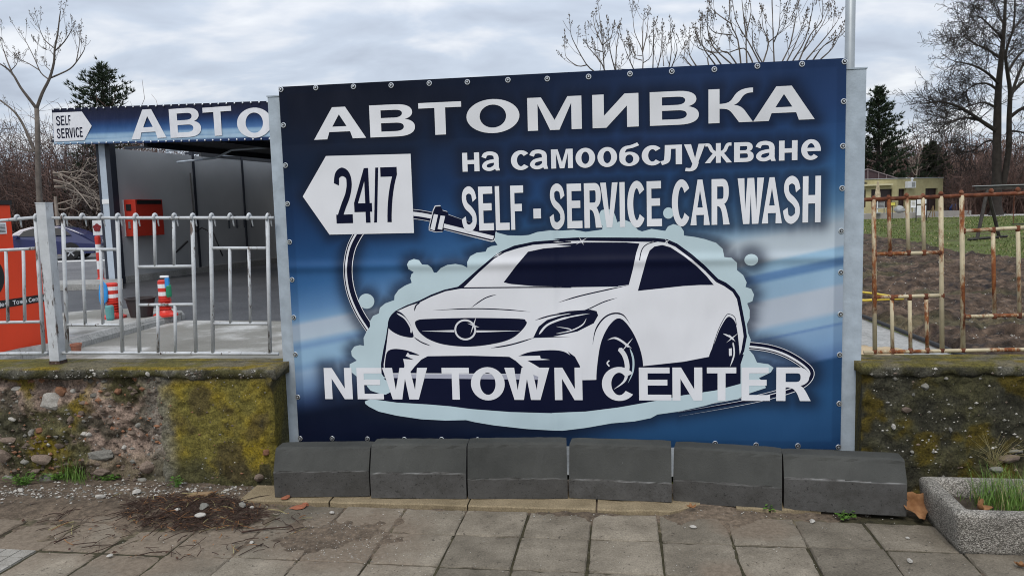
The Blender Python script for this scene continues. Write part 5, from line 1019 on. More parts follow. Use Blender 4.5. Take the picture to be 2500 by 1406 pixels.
# lance hose on the wall
MB().tube([CP(.24, 3.0, 2.9), CP(.25, 3.05, 1.2), CP(.5, 3.0, 1.32), CP(.95, 2.9, 1.15), CP(1.2, 2.9, .5)], .02, 6).build('hose', M['black'], bay, smooth=True); MB().tube([CP(.3, 2.6, .95), CP(.1, 1.9, -.0 + .42)], [.03, .015], 6).build('lance', M['black'], bay)
for k in range(4): MB().tube([CP(.22, 4.6 + .4 * k, 1.65), CP(.30, 4.6 + .4 * k, 1.62), CP(.30, 4.6 + .4 * k, 1.25)], .025, 5).build('wall_hook', M['steel_dark'], bay)
# fascia banner over the bay: AВTO
FV = -.32
fa = [cuv(125, 266, FV), cuv(690, 245.5, FV), cuv(690, 342, FV), cuv(131, 354, FV)]
z_top, z_bot = fa[0][1], fa[3][1]; u_l = fa[0][0]; RIGHT = BW + .6
def fpt(u, s):                                           # s: 0 bottom, 1 top
    f = (u - u_l) / (fa[1][0] - u_l); zt = fa[0][1] + (fa[1][1] - fa[0][1]) * f; zb = fa[3][1] + (fa[2][1] - fa[3][1]) * f; return zb + (zt - zb) * s
fas = thing('fascia_banner', 'long blue fascia banner with big white Cyrillic letters over the bay', 'banner', CP(u_l, FV, z_bot))
mb_ = MB(); n = 90; rows = 28; cc = []
TABF = [(0, (20, 40, 88)), (.09, (28, 52, 108)), (.12, (150, 185, 225)), (.20, (165, 195, 230)), (.225, (95, 140, 200)), (.245, (150, 185, 225)), (.33, (135, 175, 222)), (.38, (70, 115, 185)), (.55, (38, 76, 142)), (.75, (32, 42, 82)), (1, (30, 34, 62))]
ks = np.array([a for a, _ in TABF]); cs = np.array([c for _, c in TABF], float)
for i in range(n + 1):
    u = u_l + (RIGHT - u_l) * i / n
    for j in range(rows + 1):
        s = j / rows; mb_.v.append(tuple(CP(u, FV + .012 * math.sin(u * 4.1) * s, fpt(u, s)))); ss = s - .012 * (u - 2) + .05; cc.append([np.interp(ss, ks, cs[:, k]) for k in range(3)])
mb_.f = [(i * (rows + 1) + j, (i + 1) * (rows + 1) + j, (i + 1) * (rows + 1) + j + 1, i * (rows + 1) + j + 1) for i in range(n) for j in range(rows)]; mb_.m = [0] * len(mb_.f)
fo = mb_.build('banner_sheet', M['banner_bg'], fas); s_ = np.array(cc) / 255; s_ = (s_ @ np.array([.3, .55, .15]))[:, None] * .2 + s_ * .8 * np.array([1, 1, .95]); vcol(fo, np.where(s_ <= 0.04, s_ / 12.92, ((s_ + 0.055) / 1.055) ** 2.4) * 0.92)
cbox(MB(), u_l, RIGHT, FV + .02, FV + .30, z_bot + .02, z_bot + .10).build('frame', M['steel_dark'], fas); z_f = min(fpt(u_l, 1), fpt(RIGHT, 1)); cbox(MB(), u_l, RIGHT, FV + .02, FV + .30, z_f - .14, z_f - .06).build('frame', M['steel_dark'], fas); cbox(MB(), u_l, u_l + .05, FV + .02, FV + .30, z_bot + .1, z_f - .14).build('frame', M['steel_dark'], fas)
print_mesh.nrm = -CB
def fplace(off): return lambda u, z: CP(u, FV - off, z)
def ftext(name, chars, boxes, y0, y1, w, h, off, mat_, lab):
    bx = [(cuv(a, (y0 + y1) / 2, FV)[0], cuv(b_, (y0 + y1) / 2, FV)[0]) for a, b_ in boxes]; xm = (boxes[0][0] + boxes[-1][1]) / 2
    for ad, ho in text_shapes(chars, bx, cuv(xm, y0, FV)[1], cuv(xm, y1, FV)[1], w, h): letter_obj(ad, ho, lambda u, z: CP(u, FV - off, z), mat_, fo, -CB)
# SELF SERVICE panel
ap = [cuv(x, y, FV) for x, y in ((129, 276), (201, 273), (225, 308), (207, 343), (134, 346.5))]
o = print_mesh('arrow_panel', [(ap, 0)], fplace(.015), [M['banner_white']], fo)
ftext('lettering', 'SELF', [(138, 148.5), (150, 158.5), (160.5, 167), (168.5, 174)], 306.5, 283, .28, .15, .02, M['banner_navy'], 'dark printed word SELF')
ftext('lettering', 'SERVICE', [(140, 149), (151, 159.5), (161.5, 171), (171, 180), (181.5, 184), (186, 195), (196.5, 203.5)], 337, 313, .27, .15, .02, M['banner_navy'], 'dark printed word SERVICE')
ftext('lettering', 'А', [(319, 405)], 339, 267.5, .25, .17, .015, M['banner_white'], 'white printed letter')
ftext('lettering', 'В', [(415, 491)], 335.5, 264.5, .25, .17, .015, M['banner_white'], 'white printed letter')
ftext('lettering', 'Т', [(497, 567)], 332, 261.5, .25, .17, .015, M['banner_white'], 'white printed letter')
ftext('lettering', 'ОМИ', [(579, 664), (676, 764), (780, 860)], 330, 258, .25, .17, .015, M['banner_white'], 'white printed letters')
mb_ = MB(); mb_.lathe([(.022, 0), (.022, .012), (.01, .02)], (0, 0, 0), 8, 0, -CB); o = mb_.build('screw', M['zinc']); smf = o.data; bpy.data.objects.remove(o)
for s in (.03, .97):
    for k in range(34):
        u = u_l + .08 + k * .215
        o = bpy.data.objects.new('screw', smf); COL.objects.link(o); o.parent = fas; o.location = CP(u, FV - .014, fpt(u, s)) - fas.location
# red payment terminal on the partition
pt_ = thing('payment_terminal', 'red payment terminal box mounted on the bay wall', 'payment machine', CP(.4, .6, 1.2))
tz0, tz1 = cuv(330, 577, .35)[1], cuv(330, 487, .35)[1]; tu1 = cuv(333, 530, .35)[0]
cbox(MB(), .20, tu1, .35, 1.35, tz0, tz1).build('cabinet', M['red'], pt_, bevel=.01)
cbox(MB(), .20 + (tu1 - .2) * .22, .20 + (tu1 - .2) * .62, .335, .348, tz1 - .28, tz1 - .12).build('screen', M['black'], pt_); cbox(MB(), .20 + (tu1 - .2) * .3, .20 + (tu1 - .2) * .48, .335, .348, tz0 + .2, tz0 + .38).build('coin_slot', M['zinc'], pt_); cbox(MB(), tu1 + .002, tu1 + .012, .4, 1.3, tz1 - .12, tz1 - .01).build('top_strip', M['black'], pt_)
cbox(MB(), .195, .215, .33, .348, tz0, tz1).build('edge_trim', M['white'], pt_)

# ================================================================ ORANGE VACUUM MACHINE
vm = thing('vacuum_machine', 'orange red vacuum machine with black lettered band behind the fence', 'vacuum machine', G(-60, 870))
B0, B1 = G(0, 866, .10), G(114, 839, .10); be = (B1 - B0); be.z = 0; be.normalize(); bnm = Vector((be.y, -be.x, 0))      # face looks to the yard gate
if bnm.y > 0: bnm = -bnm
def vuv(x, y):
    p = PLN(x, y, B0, bnm); return (p - B0).dot(be), p.z
def vp(u, d, z): return B0 + be * u - bnm * d + Vector((0, 0, z - B0.z))
def vbox(mb_, u0, u1, d0, d1, z0, z1): return mb_.hexa([vp(u0, d0, z0), vp(u1, d0, z0), vp(u1, d1, z0), vp(u0, d1, z0)], [vp(u0, d0, z1), vp(u1, d0, z1), vp(u1, d1, z1), vp(u0, d1, z1)])
ue = vuv(114, 720)[0]; zl = vuv(60, 610)[1]; uu_ = vuv(38, 550)[0]; zu = vuv(20, 500)[1]
vbox(MB(), -1.0, ue, 0, .7, B0.z, zl).build('cabinet', M['orange'], vm, bevel=.008); vbox(MB(), -1.0, uu_, .05, .65, zl, zu).build('upper_cabinet', M['orange'], vm, bevel=.008); vbox(MB(), -1.02, uu_ + .01, .03, .67, zu, zu + .05).build('top_cap', M['black'], vm)
vbox(MB(), -1.0, ue + .02, -.02, .72, -.0, B0.z - .002).build('base', M['conc_kerb'], vm)
bz0, bz1 = vuv(60, 746)[1], vuv(60, 727)[1]
# lettered band: level on the machine
za_, zb_ = vuv(20, 750)[1], vuv(20, 731)[1]; bandm = vbox(MB(), -1.0, ue - .01, -.006, -.001, za_, zb_).build('black_band', M['black'], vm)
ux = lambda x, y: vuv(x, y)[0]
tl = text_shapes('NewTownCenter', [(ux(a, 735), ux(b_, 735)) for a, b_ in ((-12, -1), (0, 8), (9.5, 21), (29, 37), (37.5, 45), (46, 57), (58, 64), (68, 76), (77, 84), (85.5, 91.5), (92.5, 96.5), (97.5, 104), (105, 109))], 0, 1, .26, .18)
zt0 = za_ + (zb_ - za_) * .22; capz = (zb_ - za_) * .56
for ch, (ad, ho) in zip('NewTownCenter', tl):
    hh = capz * (1 if ch in 'NTC' else .74); letter_obj(ad, ho, lambda u, z: vp(u, -.010, zt0 + z * hh), M['white'], bandm, bnm)
print_mesh.nrm = bnm
cz_ = vuv(-30, 678); print_mesh('round_logo', [(ell(cz_[0], cz_[1], .23, .24), 0)], lambda u, z: vp(u, -.005, z), [M['black']], vm)
su0, sz0 = vuv(-30, 573); su1, sz1 = vuv(22, 543); stn = vbox(MB(), su0, su1, .040, .046, sz0, sz1).build('notice', M['white'], vm)
for k in range(6): vbox(MB(), su0 + .02, su1 - .02, .036, .0395, sz0 + (sz1 - sz0) * (.15 + .12 * k), sz0 + (sz1 - sz0) * (.19 + .12 * k)).build('text_line', M['black'], stn)

# ================================================================ BOLLARDS, pot, small things in the yard
M['boll_red'] = flat_mat('red_plastic', (0.55, 0.035, 0.022), 0.45); M['blue_pl'] = flat_mat('blue_plastic', (0.03, 0.26, 0.62), 0.4); M['green_pl'] = flat_mat('green_plastic', (0.015, 0.20, 0.10), 0.4); M['teal'] = flat_mat('teal_plastic', (0.10, 0.28, 0.28), 0.5); M['pot'] = flat_mat('dark_pot', (0.035, 0.028, 0.028), 0.7); M['clay'] = flat_mat('clay', (0.30, 0.13, 0.085), 0.8)
def bollard(label, x, y, ytop, zb, ribs=True):
    p = G(x, y, zb); rt = thing('bollard', label, 'bollard', p, 'striped bollards'); sc = p.y / F; Hh = (y - ytop) * sc * 1.01; R_ = .085 if ribs else .07
    MB().lathe([(R_ * 2.1, 0), (R_ * 2.1, .03), (R_ * 1.3, .06), (R_, .10)], p, 16).build('base', M['boll_red'], rt, smooth=False)
    z = .10
    if ribs:
        pr = []
        for k in range(4): pr += [(R_ * .8, z), (R_ * 1.15, z + .012), (R_ * 1.15, z + .028), (R_ * .8, z + .04)]; z += .04
        MB().lathe(pr, p, 14).build('ribbed_neck', M['boll_red'], rt)
    n = 5; hh = (Hh - z) / n
    for k in range(n): MB().lathe([(R_ * 1.02, z + hh * k), (R_ * 1.02, z + hh * (k + 1) - (.0 if k < n - 1 else .02))] + ([(R_ * .8, z + hh * (k + 1))] if k == n - 1 else []), p, 14).build('band', M['white'] if k % 2 else M['boll_red'], rt, smooth=False)
    return p
b1 = bollard('red and white striped bollard with a blue bag hanging from it', 279, 776, 690, .10); b2 = bollard('red and white striped bollard right of the dark flower pot', 405, 771, 683, .10); b3 = bollard('tall red and white bollard in front of the blue car', 247, 686, 577, .02, False)
def soft_bag(name, label, cat, p, size, mat_, seed):
    bm = bmesh.new(); bmesh.ops.create_icosphere(bm, subdivisions=3, radius=.5)
    for v in bm.verts: v.co *= 1 + .35 * mnoise.noise(v.co * 2.5 + Vector((seed, 0, 0))); v.co = Vector((v.co.x * size[0] * (1 - .5 * max(0, v.co.z)), v.co.y * size[1], v.co.z * size[2])) + p
    me = bpy.data.meshes.new(name); bm.to_mesh(me); bm.free(); me.materials.append(mat_); o = bpy.data.objects.new(name, me); COL.objects.link(o); return tag(o, label, cat)
soft_bag('plastic_bag', 'bright blue plastic bag hanging on the left striped bollard', 'bag', b1 + Vector((-.09, -.10, .40)), (.14, .07, .42), M['blue_pl'], 1)
tag(MB().lathe([(.05, 0), (.06, .03), (.062, .20), (.052, .22)], b1 + Vector((.07, -.25, .004)), 12).build('plastic_cup', M['teal']), 'teal plastic cup standing at the left striped bollard', 'cup')
sb = thing('spray_bottle', 'blue and green spray bottle hung on the right striped bollard', 'spray bottle', b2 + Vector((.12, -.05, .3)))
MB().lathe([(.035, 0), (.042, .03), (.042, .17), (.015, .22)], b2 + Vector((.10, -.06, .30)), 10).build('bottle', M['green_pl'], sb); MB().box(b2 + Vector((.09, -.07, .52)), (.06, .05, .15)).build('holder', M['blue_pl'], sb, bevel=.01); MB().box(b2 + Vector((.04, -.04, .615)), (.13, .05, .035)).build('spray_head', M['white'], sb, bevel=.01)
p = G(346, 773, .10); tag(MB().lathe([(.155, 0), (.21, .28), (.23, .285), (.23, .30), (.20, .30), (.19, .26)], p, 18).build('flower_pot', M['pot']), 'dark empty flower pot between the two striped bollards', 'pot')
p = G(187, 861, 0.0); tag(MB().lathe([(.048, 0), (.062, .09), (.068, .09), (.068, .115), (.055, .115), (.05, .08)], p, 14).build('clay_pot', M['clay']), 'small clay pot on the concrete beside the fence post', 'pot')

# ================================================================ BLUE SEDAN, parked side on
M['car_blue'] = flat_mat('dark_blue_car_paint', (0.016, 0.021, 0.085), 0.18, 0.7); M['glass'] = flat_mat('car_glass', (0.05, 0.065, 0.08), 0.06, 0.7); M['side_glass'] = flat_mat('dark_side_glass', (0.012, 0.014, 0.018), 0.3, 0.12); M['tyre'] = flat_mat('tyre', (0.015, 0.015, 0.016), 0.85); M['alloy'] = flat_mat('alloy', (0.45, 0.46, 0.48), 0.3, 0.5, 0.6); M['lamp_red'] = flat_mat('tail_lamp', (0.22, 0.02, 0.025), 0.2)
car = thing('parked_car', 'dark blue saloon car parked beyond the bay, facing left', 'car', G(150, 636))
wp = G(175, 634.5, .02); cx = Vector((-.973, -.23, 0)); cy = Vector((.23, -.973, 0))           # cx to the bonnet, cy towards the viewer
def K(x, y, z): return wp + cx * x + cy * (y - .85) + Vector((0, 0, z))
side = [(-1.05, .42), (-1.07, .62), (-1.0, .93), (-.95, 1.0), (-.55, 1.03), (-.2, 1.22), (.25, 1.38), (.8, 1.43), (1.4, 1.41), (1.8, 1.30), (2.45, .98), (3.2, .88), (3.5, .72), (3.55, .45), (3.45, .25), (-.9, .25)]
def body_ring(y, inset): 
    return [K(x + (inset * (0.25 if x > 2 else -.25) * -1), y * (1 if z < .98 else 1 - .22 * min(1, (z - .98) / .4)), z) for x, z in side]
rings = [body_ring(y, i) for y, i in ((-.86, .25), (-.80, .0), (0, -.05), (.80, 0), (.86, .25))]
mb_ = MB(); k = len(side); vs7 = [p for r_ in rings for p in r_]; mb_.add(vs7, [(i * k + j, (i + 1) * k + j, (i + 1) * k + (j + 1) % k, i * k + (j + 1) % k) for i in range(4) for j in range(k)] + [tuple(range(k))[::-1], tuple(4 * k + j for j in range(k))]); mb_.build('body', M['car_blue'], car, smooth=False)
def glassp(nm, pts, y): MB().add([K(x, y * (1 - .20 * min(1, max(0, z - .98) / .4)) + .012, z) for x, z in pts] + [K(x, y * (1 - .20 * min(1, max(0, z - .98) / .4)) - .01, z) for x, z in pts], [tuple(range(len(pts)))] + [tuple(range(len(pts), 2 * len(pts)))[::-1]]).build(nm, M['side_glass'], car)
glassp('side_window', [(-.05, 1.03), (.18, 1.24), (.45, 1.33), (.72, 1.36), (.75, 1.03)], .865); glassp('side_window', [(.82, 1.03), (.82, 1.36), (1.38, 1.34), (1.72, 1.24), (1.9, 1.03)], .865)
MB().add([K(-.52, y, 1.045) for y in (-.66, .66)] + [K(.2, y, 1.375) for y in (.55, -.55)], [(0, 1, 2, 3)]).build('rear_window', M['glass'], car); MB().add([K(2.42, y, 1.0) for y in (-.68, .68)] + [K(1.82, y, 1.305) for y in (.55, -.55)], [(0, 1, 2, 3)]).build('windscreen', M['glass'], car)
for y in (.70, -.70): MB().box(K(-1.0, y, .82), (.14, .36, .2), 0, cx, cy).build('tail_lamp', M['lamp_red'], car)
MB().box(K(-1.085, 0, .72), (.02, .5, .11), 0, cx, cy).build('number_plate', M['white'], car); MB().box(K(-1.06, 0, .48), (.06, 1.6, .06), 0, cx, cy).build('bumper_strip', M['alloy'], car)
MB().box(K(1.95, .98, 1.02), (.14, .18, .12), 0, cx, cy).build('mirror', M['car_blue'], car, bevel=.02)
for x in (0, 2.65):
    for y in (.80, -.80):
        wo = MB().lathe([(.20, -.1), (.31, -.1), (.325, -.06), (.325, .06), (.31, .1), (.20, .1)], K(x, y, .325), 24, 0, cy).build('wheel', M['tyre'], car)
        rm_ = MB(); rm_.lathe([(.215, -.02), (.215, .09), (.19, .095), (.185, .03)], K(x, y, .325), 24, 0, cy)
        for s in range(5):
            a = s * 2 * math.pi / 5 + .3; dr = cx * math.cos(a) + Vector((0, 0, math.sin(a))); rm_.box(K(x, y, .325) + dr * .10 + cy * .09, (.19, .03, .05), 0, dr, cy, dr.cross(cy))
        rm_.lathe([(.05, .05), (.05, .11)], K(x, y, .325), 10, 0, cy); rm_.build('rim', M['alloy'], wo)
MB().lathe([(.36, .0), (.36, .01)], K(0, .855, .36), 24, 0, cy).build('wheel_arch', M['black'], car); MB().lathe([(.36, .0), (.36, .01)], K(2.65, .855, .36), 24, 0, cy).build('wheel_arch', M['black'], car)
# white board with a dark flower between the car and the column
sg = thing('sign_board', 'small white board with a dark flower shape left of the bay column', 'sign', G(238, 640)); q = PY(238, 556, 26.0)
MB().box(q, (.30, .04, .5)).build('board', M['white'], sg)
fl_ = MB()
for a in range(5): fl_.lathe([(.065, 0), (.065, .012)], q + Vector((.075 * math.cos(a * 1.2566 + .3), -.022 - a * .002, .075 * math.sin(a * 1.2566 + .3))), 12, 0, Vector((0, -1, 0)))
fl_.build('flower_print', M['lamp_red'], sg); MB().tube([Vector((q.x, 26, q.z - .26)), Vector((q.x, 26, 0))], .03, 6).build('leg', M['steel_dark'], sg)

# ================================================================ RIGHT SIDE: dug soil, lawn, path
M['field_tint'] = tint_mat('dug_soil', 0.95, (12, 0.6), 16, 0.2)
def side(p, a, b_): return (b_.x - a.x) * (p.y - a.y) - (b_.y - a.y) * (p.x - a.x)
pa_, pb_ = G(2111, 784), G(2335, 873); edge_px = [(1900, 556), (2110, 574), (2200, 586), (2300, 600), (2380, 611), (2500, 623), (2800, 640)]
ed = [G(*p) for p in edge_px]
def edge_y(x, y):
    s = x / y; ss = [p.x / p.y for p in ed]; yy = [p.y for p in ed]; return float(np.interp(s, ss, yy))
vv = []; cc = []; NY, NX = 250, 230
pdir = (pb_ - pa_).normalized(); pnor = Vector((-pdir.y, pdir.x, 0))
if pnor.x < 0: pnor = -pnor
for j in range(NY + 1):
    y = 4.75 * (44 / 4.75) ** (j / NY)
    for i in range(NX + 1):
        x = y * (0.24 + 0.66 * i / NX); p = Vector((x, y, 0))
        h = 0.05 + 0.10 * fb(x * .8, y * 2.2, 3, 6) + 0.10 * fb(x * 3, y * 7, 6, 4)
        e1 = (edge_y(x, y) - y) + 2.2 * fb(x * .35, y * .35, 1, 3); e2 = (p - pa_).dot(pnor) + 0.05 * fb(x * 4, y * 4, 1, 3)
        m_ = sstep(-.5, 1.4, e1) * sstep(0, .35, e2); z = -0.16 + (h + 0.16) * m_; vv.append((x, y, z))
        n1 = fb(x * .7, y * 1.6, 8, 5); n2 = fb(x * 5, y * 9, 9, 3); c = np.array([0.078, 0.053, 0.037]) * (1 + .8 * n1 + 1.0 * n2)
        c = blend(c, np.array([.11, .11, .05]), .35 * sstep(.22, .5, fb(x * .5, y * .8, 15, 4))); cc.append(np.clip(c, .02, .5))
k = NX + 1; o = MB().add(vv, [(j * k + i, j * k + i + 1, (j + 1) * k + i + 1, (j + 1) * k + i) for j in range(NY) for i in range(NX)]).build('dug_soil', M['field_tint'], smooth=True); vcol(o, np.array(cc)); tag(o, kind='structure')
# concrete strip and sand at the fence, black pipe edging, yellow hose
q0, q1_ = pa_ - pdir * 6, pb_ + pdir * 3
tag(MB().add([(q0.x, q0.y, .02), (q1_.x, q1_.y, .02), (q1_.x - 2.2, q1_.y + .3, .02), (q0.x - 2.2, q0.y + .3, .02)], [(0, 1, 2, 3)]).build('concrete_strip', M['conc_kerb']), kind='structure')
tag(MB().tube([pa_ - pdir * 5 + Vector((0, 0, .05)), pa_ + Vector((0, 0, .06)), pb_ + Vector((0, 0, .05)), pb_ + pdir * .8 + Vector((0, 0, .05))], .025, 8).build('black_pipe', M['rubber']), 'black plastic pipe edging the dug soil', 'pipe')
M['sand'] = rough_mat('sand', [(0.3, (0.30, 0.22, 0.13)), (0.7, (0.46, 0.36, 0.23))], 5, 6, 0.95, 40, 0.01)
vv = []
sc_ = G(2130, 866)
for i in range(25):
    for j in range(13): x, y = -.75 + 1.1 * i / 24, -.5 + 1.0 * j / 12; vv.append((sc_.x + x, sc_.y + y, .022 + .06 * max(-.4, 1 - ((x + .15) / .5) ** 2 - (y / .42) ** 2 + .5 * fb(x * 4, y * 4, 2, 4))))
tag(MB().add(vv, [(i * 13 + j, (i + 1) * 13 + j, (i + 1) * 13 + j + 1, i * 13 + j + 1) for i in range(24) for j in range(12)]).build('sand', M['sand'], smooth=True), 'spill of yellow sand behind the wall beside the right post', 'sand', kind='stuff')
M['yellow'] = flat_mat('yellow_hose', (0.62, 0.46, 0.06), 0.5)
hp = [G(x, y) + Vector((0, 0, .13)) for x, y in ((2030, 752), (2111, 755), (2170, 752), (2203, 751), (2206, 747), (2180, 745), (2140, 738), (2105, 733), (2040, 730))]
tag(MB().tube(smooth_pts if False else hp, .02, 6).build('garden_hose', M['yellow'], smooth=True), 'yellow garden hose lying on the dug soil behind the rusty fence', 'hose')
M['path'] = rough_mat('pale_path', [(0.3, (0.24, 0.225, 0.205)), (0.7, (0.36, 0.34, 0.32))], 0.5, 6, 0.9)
sheet('path', [G(1950, 531), G(2300, 529.5), G(2700, 522), G(2700, 513), G(2300, 520), G(1950, 523)], -0.03, M['path'])
sheet('path_edge', [G(2080, 527.6), G(2700, 524.2), G(2700, 522.4), G(2080, 526.2)], -0.02, M['white_line'])
M['far_grass'] = leafmat('lawn_blade', (0.075, 0.115, 0.028), (0.155, 0.185, 0.06), 0.8)
r = random.Random(44); mb_ = MB()
for k in range(24000):
    y = 19 * (62 / 19) ** r.random(); x = y * r.uniform(.40, .80)
    if y < edge_y(x, y) - .3: continue
    if fb(x * .4, y * .4, 2, 3) + r.uniform(-.2, .35) < -.05: continue
    h = r.uniform(.03, .09) * (y / 30) ** .5; a = r.uniform(0, 6.28); w = .022 * y / 30; mb_.add([(x - w * math.cos(a), y - w * math.sin(a), -.05), (x + w * math.cos(a), y + w * math.sin(a), -.05), (x + r.uniform(-.05, .05), y + r.uniform(-.05, .05), -.05 + h)], [(0, 1, 2)], 0 if r.random() < .9 else 1)
tag(mb_.build('lawn_grass', [M['far_grass'], M['grass_dry']]), 'green lawn grass beyond the dug soil', 'grass', kind='stuff')

# ================================================================ CAFE behind the lawn
M['render_y'] = rough_mat('yellow_render', [(0.3, (0.34, 0.30, 0.16)), (0.7, (0.44, 0.40, 0.23))], 0.5, 6, 0.85, fine=(3, .08)); M['render_l'] = flat_mat('pale_yellow_trim', (0.52, 0.48, 0.31), 0.8); M['dark_in'] = flat_mat('dark_interior', (0.028, 0.017, 0.017), 0.4); M['roofbrown'] = flat_mat('brown_metal_roof', (0.055, 0.032, 0.035), 0.6); M['roofline'] = flat_mat('roof_frame', (0.20, 0.16, 0.16), 0.6); M['grey_metal'] = flat_mat('grey_metal', (0.30, 0.31, 0.31), 0.5); M['darkwood'] = rough_mat('dark_stained_timber', [(0.3, (0.022, 0.019, 0.017)), (0.7, (0.055, 0.048, 0.042))], 6, 6, 0.7, 20, .004); M['beige'] = flat_mat('beige_cloth', (0.42, 0.35, 0.24), 0.9, 0.2, 0, .45, 5); M['yel_sign'] = flat_mat('yellow_sign', (0.62, 0.55, 0.10), 0.5); M['tarp'] = flat_mat('blue_tarp', (0.03, 0.12, 0.42), 0.5)
BD = 66.0; cafe = thing('cafe_building', 'low yellow flat roofed cafe building beyond the lawn', 'building', PY(2200, 520, BD))
BK = PY(2189, 519, BD); bz0 = BK.z; BK.z = 0; LE = Vector((-1, .10, 0)).normalized(); RE = Vector((.93, .37, 0)).normalized(); LN_, RN_ = Vector((-.10, -1, 0)).normalized(), Vector((.37, -.93, 0)).normalized()
def lu(x, y):
    p = PLN(x, y, BK, LN_); return (p - BK).dot(LE), p.z
def ru(x, y):
    p = PLN(x, y, BK, RN_); return (p - BK).dot(RE), p.z
def fbox(mb_, E, Nn, u0, u1, d0, d1, z0, z1, mi=0):
    f = lambda u, d, z: BK + E * u + Nn * d + Vector((0, 0, z)); return mb_.hexa([f(u0, d0, z0), f(u1, d0, z0), f(u1, d1, z0), f(u0, d1, z0)], [f(u0, d0, z1), f(u1, d0, z1), f(u1, d1, z1), f(u0, d1, z1)], mi)
zr = lu(2150, 438)[1]; UL = lu(1960, 480)[0]; UR = ru(2302, 470)[0]; zt_b = bz0 - .02
tag(MB().hexa([BK + LE * 12 + LN_ * 2.4 + Vector((0, 0, -.1)), BK + LN_ * 2.6 + RN_ * .3 + Vector((0, 0, -.1)), BK + RE * (UR + 1) + RN_ * 2 + Vector((0, 0, -.1)), BK + RE * (UR + 1) + Vector((0, 8, -.1)), BK + LE * 12 + Vector((0, 8, -.1))], [BK + LE * 12 + LN_ * 2.4 + Vector((0, 0, bz0)), BK + LN_ * 2.6 + RN_ * .3 + Vector((0, 0, bz0)), BK + RE * (UR + 1) + RN_ * 2 + Vector((0, 0, bz0)), BK + RE * (UR + 1) + Vector((0, 8, bz0)), BK + LE * 12 + Vector((0, 8, bz0))]).build('terrace', M['path']), kind='structure')
# wall pieces leave real openings
def facade(E, Nn, umax, openings, fu):
    xs = sorted(openings); u = 0.0
    for (x0, x1, y0, y1) in xs:
        a, b_ = sorted((fu(x0, 480)[0], fu(x1, 480)[0])); za, zb = fu(x0, y1)[1], fu(x0, y0)[1]
    spans = sorted([(min(fu(x0, 480)[0], fu(x1, 480)[0]), max(fu(x0, 480)[0], fu(x1, 480)[0]), max(bz0, fu((x0 + x1) / 2, y1)[1]), fu((x0 + x1) / 2, y0)[1]) for (x0, x1, y0, y1) in openings])
    for (a, b_, za, zb) in spans:
        fbox(MB(), E, Nn, u, a, -.3, 0, bz0, zr).build('wall', M['render_y'], cafe); fbox(MB(), E, Nn, a, b_, -.3, 0, zb, zr).build('wall', M['render_y'], cafe)
        if za > bz0 + .05: fbox(MB(), E, Nn, a, b_, -.3, 0, bz0, za).build('wall', M['render_y'], cafe)
        wn_ = fbox(MB(), E, Nn, a, b_, -.28, -.24, max(za, bz0), zb).build('window', M['dark_in'], cafe)
        for k in (0, .5, 1): c_ = a + (b_ - a) * k; fbox(MB(), E, Nn, c_ - .03, c_ + .03, -.24, -.2, max(za, bz0), zb).build('frame', M['roofbrown'], wn_)
        u = b_
    fbox(MB(), E, Nn, u, umax, -.3, 0, bz0, zr).build('wall', M['render_y'], cafe)
facade(LE, LN_, UL, [(2178, 2127, 462, 507), (2114, 2085, 464, 507), (2070, 2030, 464, 507)], lu)
facade(RE, RN_, UR, [(2193.5, 2211, 461, 514), (2259, 2289, 460, 514)], ru)
fbox(MB(), LE, LN_, .5, UL, .003, .45, lu(2150, 452)[1] - .05, lu(2150, 452)[1] + .10).build('canopy', M['render_l'], cafe)
fbox(MB(), LE, LN_, -.05, UL, -.6, .06, zr, zr + .07).build('parapet', M['grey_metal'], cafe); fbox(MB(), RE, RN_, .07, UR + .05, -.6, .06, zr + .002, zr + .072).build('parapet', M['grey_metal'], cafe)
MB().hexa([BK + LE * UL + Vector((0, .4, zr - .1)), BK + Vector((-.2, .5, zr - .1)), BK + RE * UR + Vector((-.2, .4, zr - .1)), BK + RE * UR + Vector((-.2, 7, zr - .1)), BK + LE * UL + Vector((0, 7, zr - .1))], [BK + LE * UL + Vector((0, .4, zr)), BK + Vector((-.2, .5, zr)), BK + RE * UR + Vector((-.2, .4, zr)), BK + RE * UR + Vector((-.2, 7, zr)), BK + LE * UL + Vector((0, 7, zr))]).build('flat_roof', M['grey_metal'], cafe)
ac = fbox(MB(), RE, RN_, ru(2209, 450)[0], ru(2227, 450)[0], .02, .38, ru(2218, 459)[1], ru(2218, 443)[1]).build('air_conditioner', M['white'], cafe); fbox(MB(), RE, RN_, ru(2217, 450)[0], ru(2225, 450)[0], .385, .40, ru(2218, 457)[1], ru(2218, 445)[1]).build('fan_grille', M['grey_metal'], ac)
for x in (2213, 2226): p = PY(x, 440, BD + .6); MB().lathe([(.10, -.3), (.10, .05), (.16, .08), (.16, .16), (.02, .22)], p, 10).build('roof_vent', M['white'], cafe)
mb_ = MB()
for k, ch in enumerate('ИН'):
    a, b_ = sorted((lu(2107 + 5.5 * k, 447)[0], lu(2111.5 + 5.5 * k, 447)[0])); z0_, z1_ = lu(2110, 451)[1], lu(2110, 444.5)[1]
    ad, ho = glyph('И' if k == 0 else 'H', .28, .2)
    for P_ in ad: mb_.hexa([BK + LE * (b_ + (a - b_) * x) + LN_ * (.01 + .004 * ad.index(P_)) + Vector((0, 0, z0_ + (z1_ - z0_) * y)) for x, y in P_], [BK + LE * (b_ + (a - b_) * x) + LN_ * (.03 + .004 * ad.index(P_)) + Vector((0, 0, z0_ + (z1_ - z0_) * y)) for x, y in P_])
tag(mb_.build('lettering', M['black'], cafe), 'dark sign letters on the cafe wall')
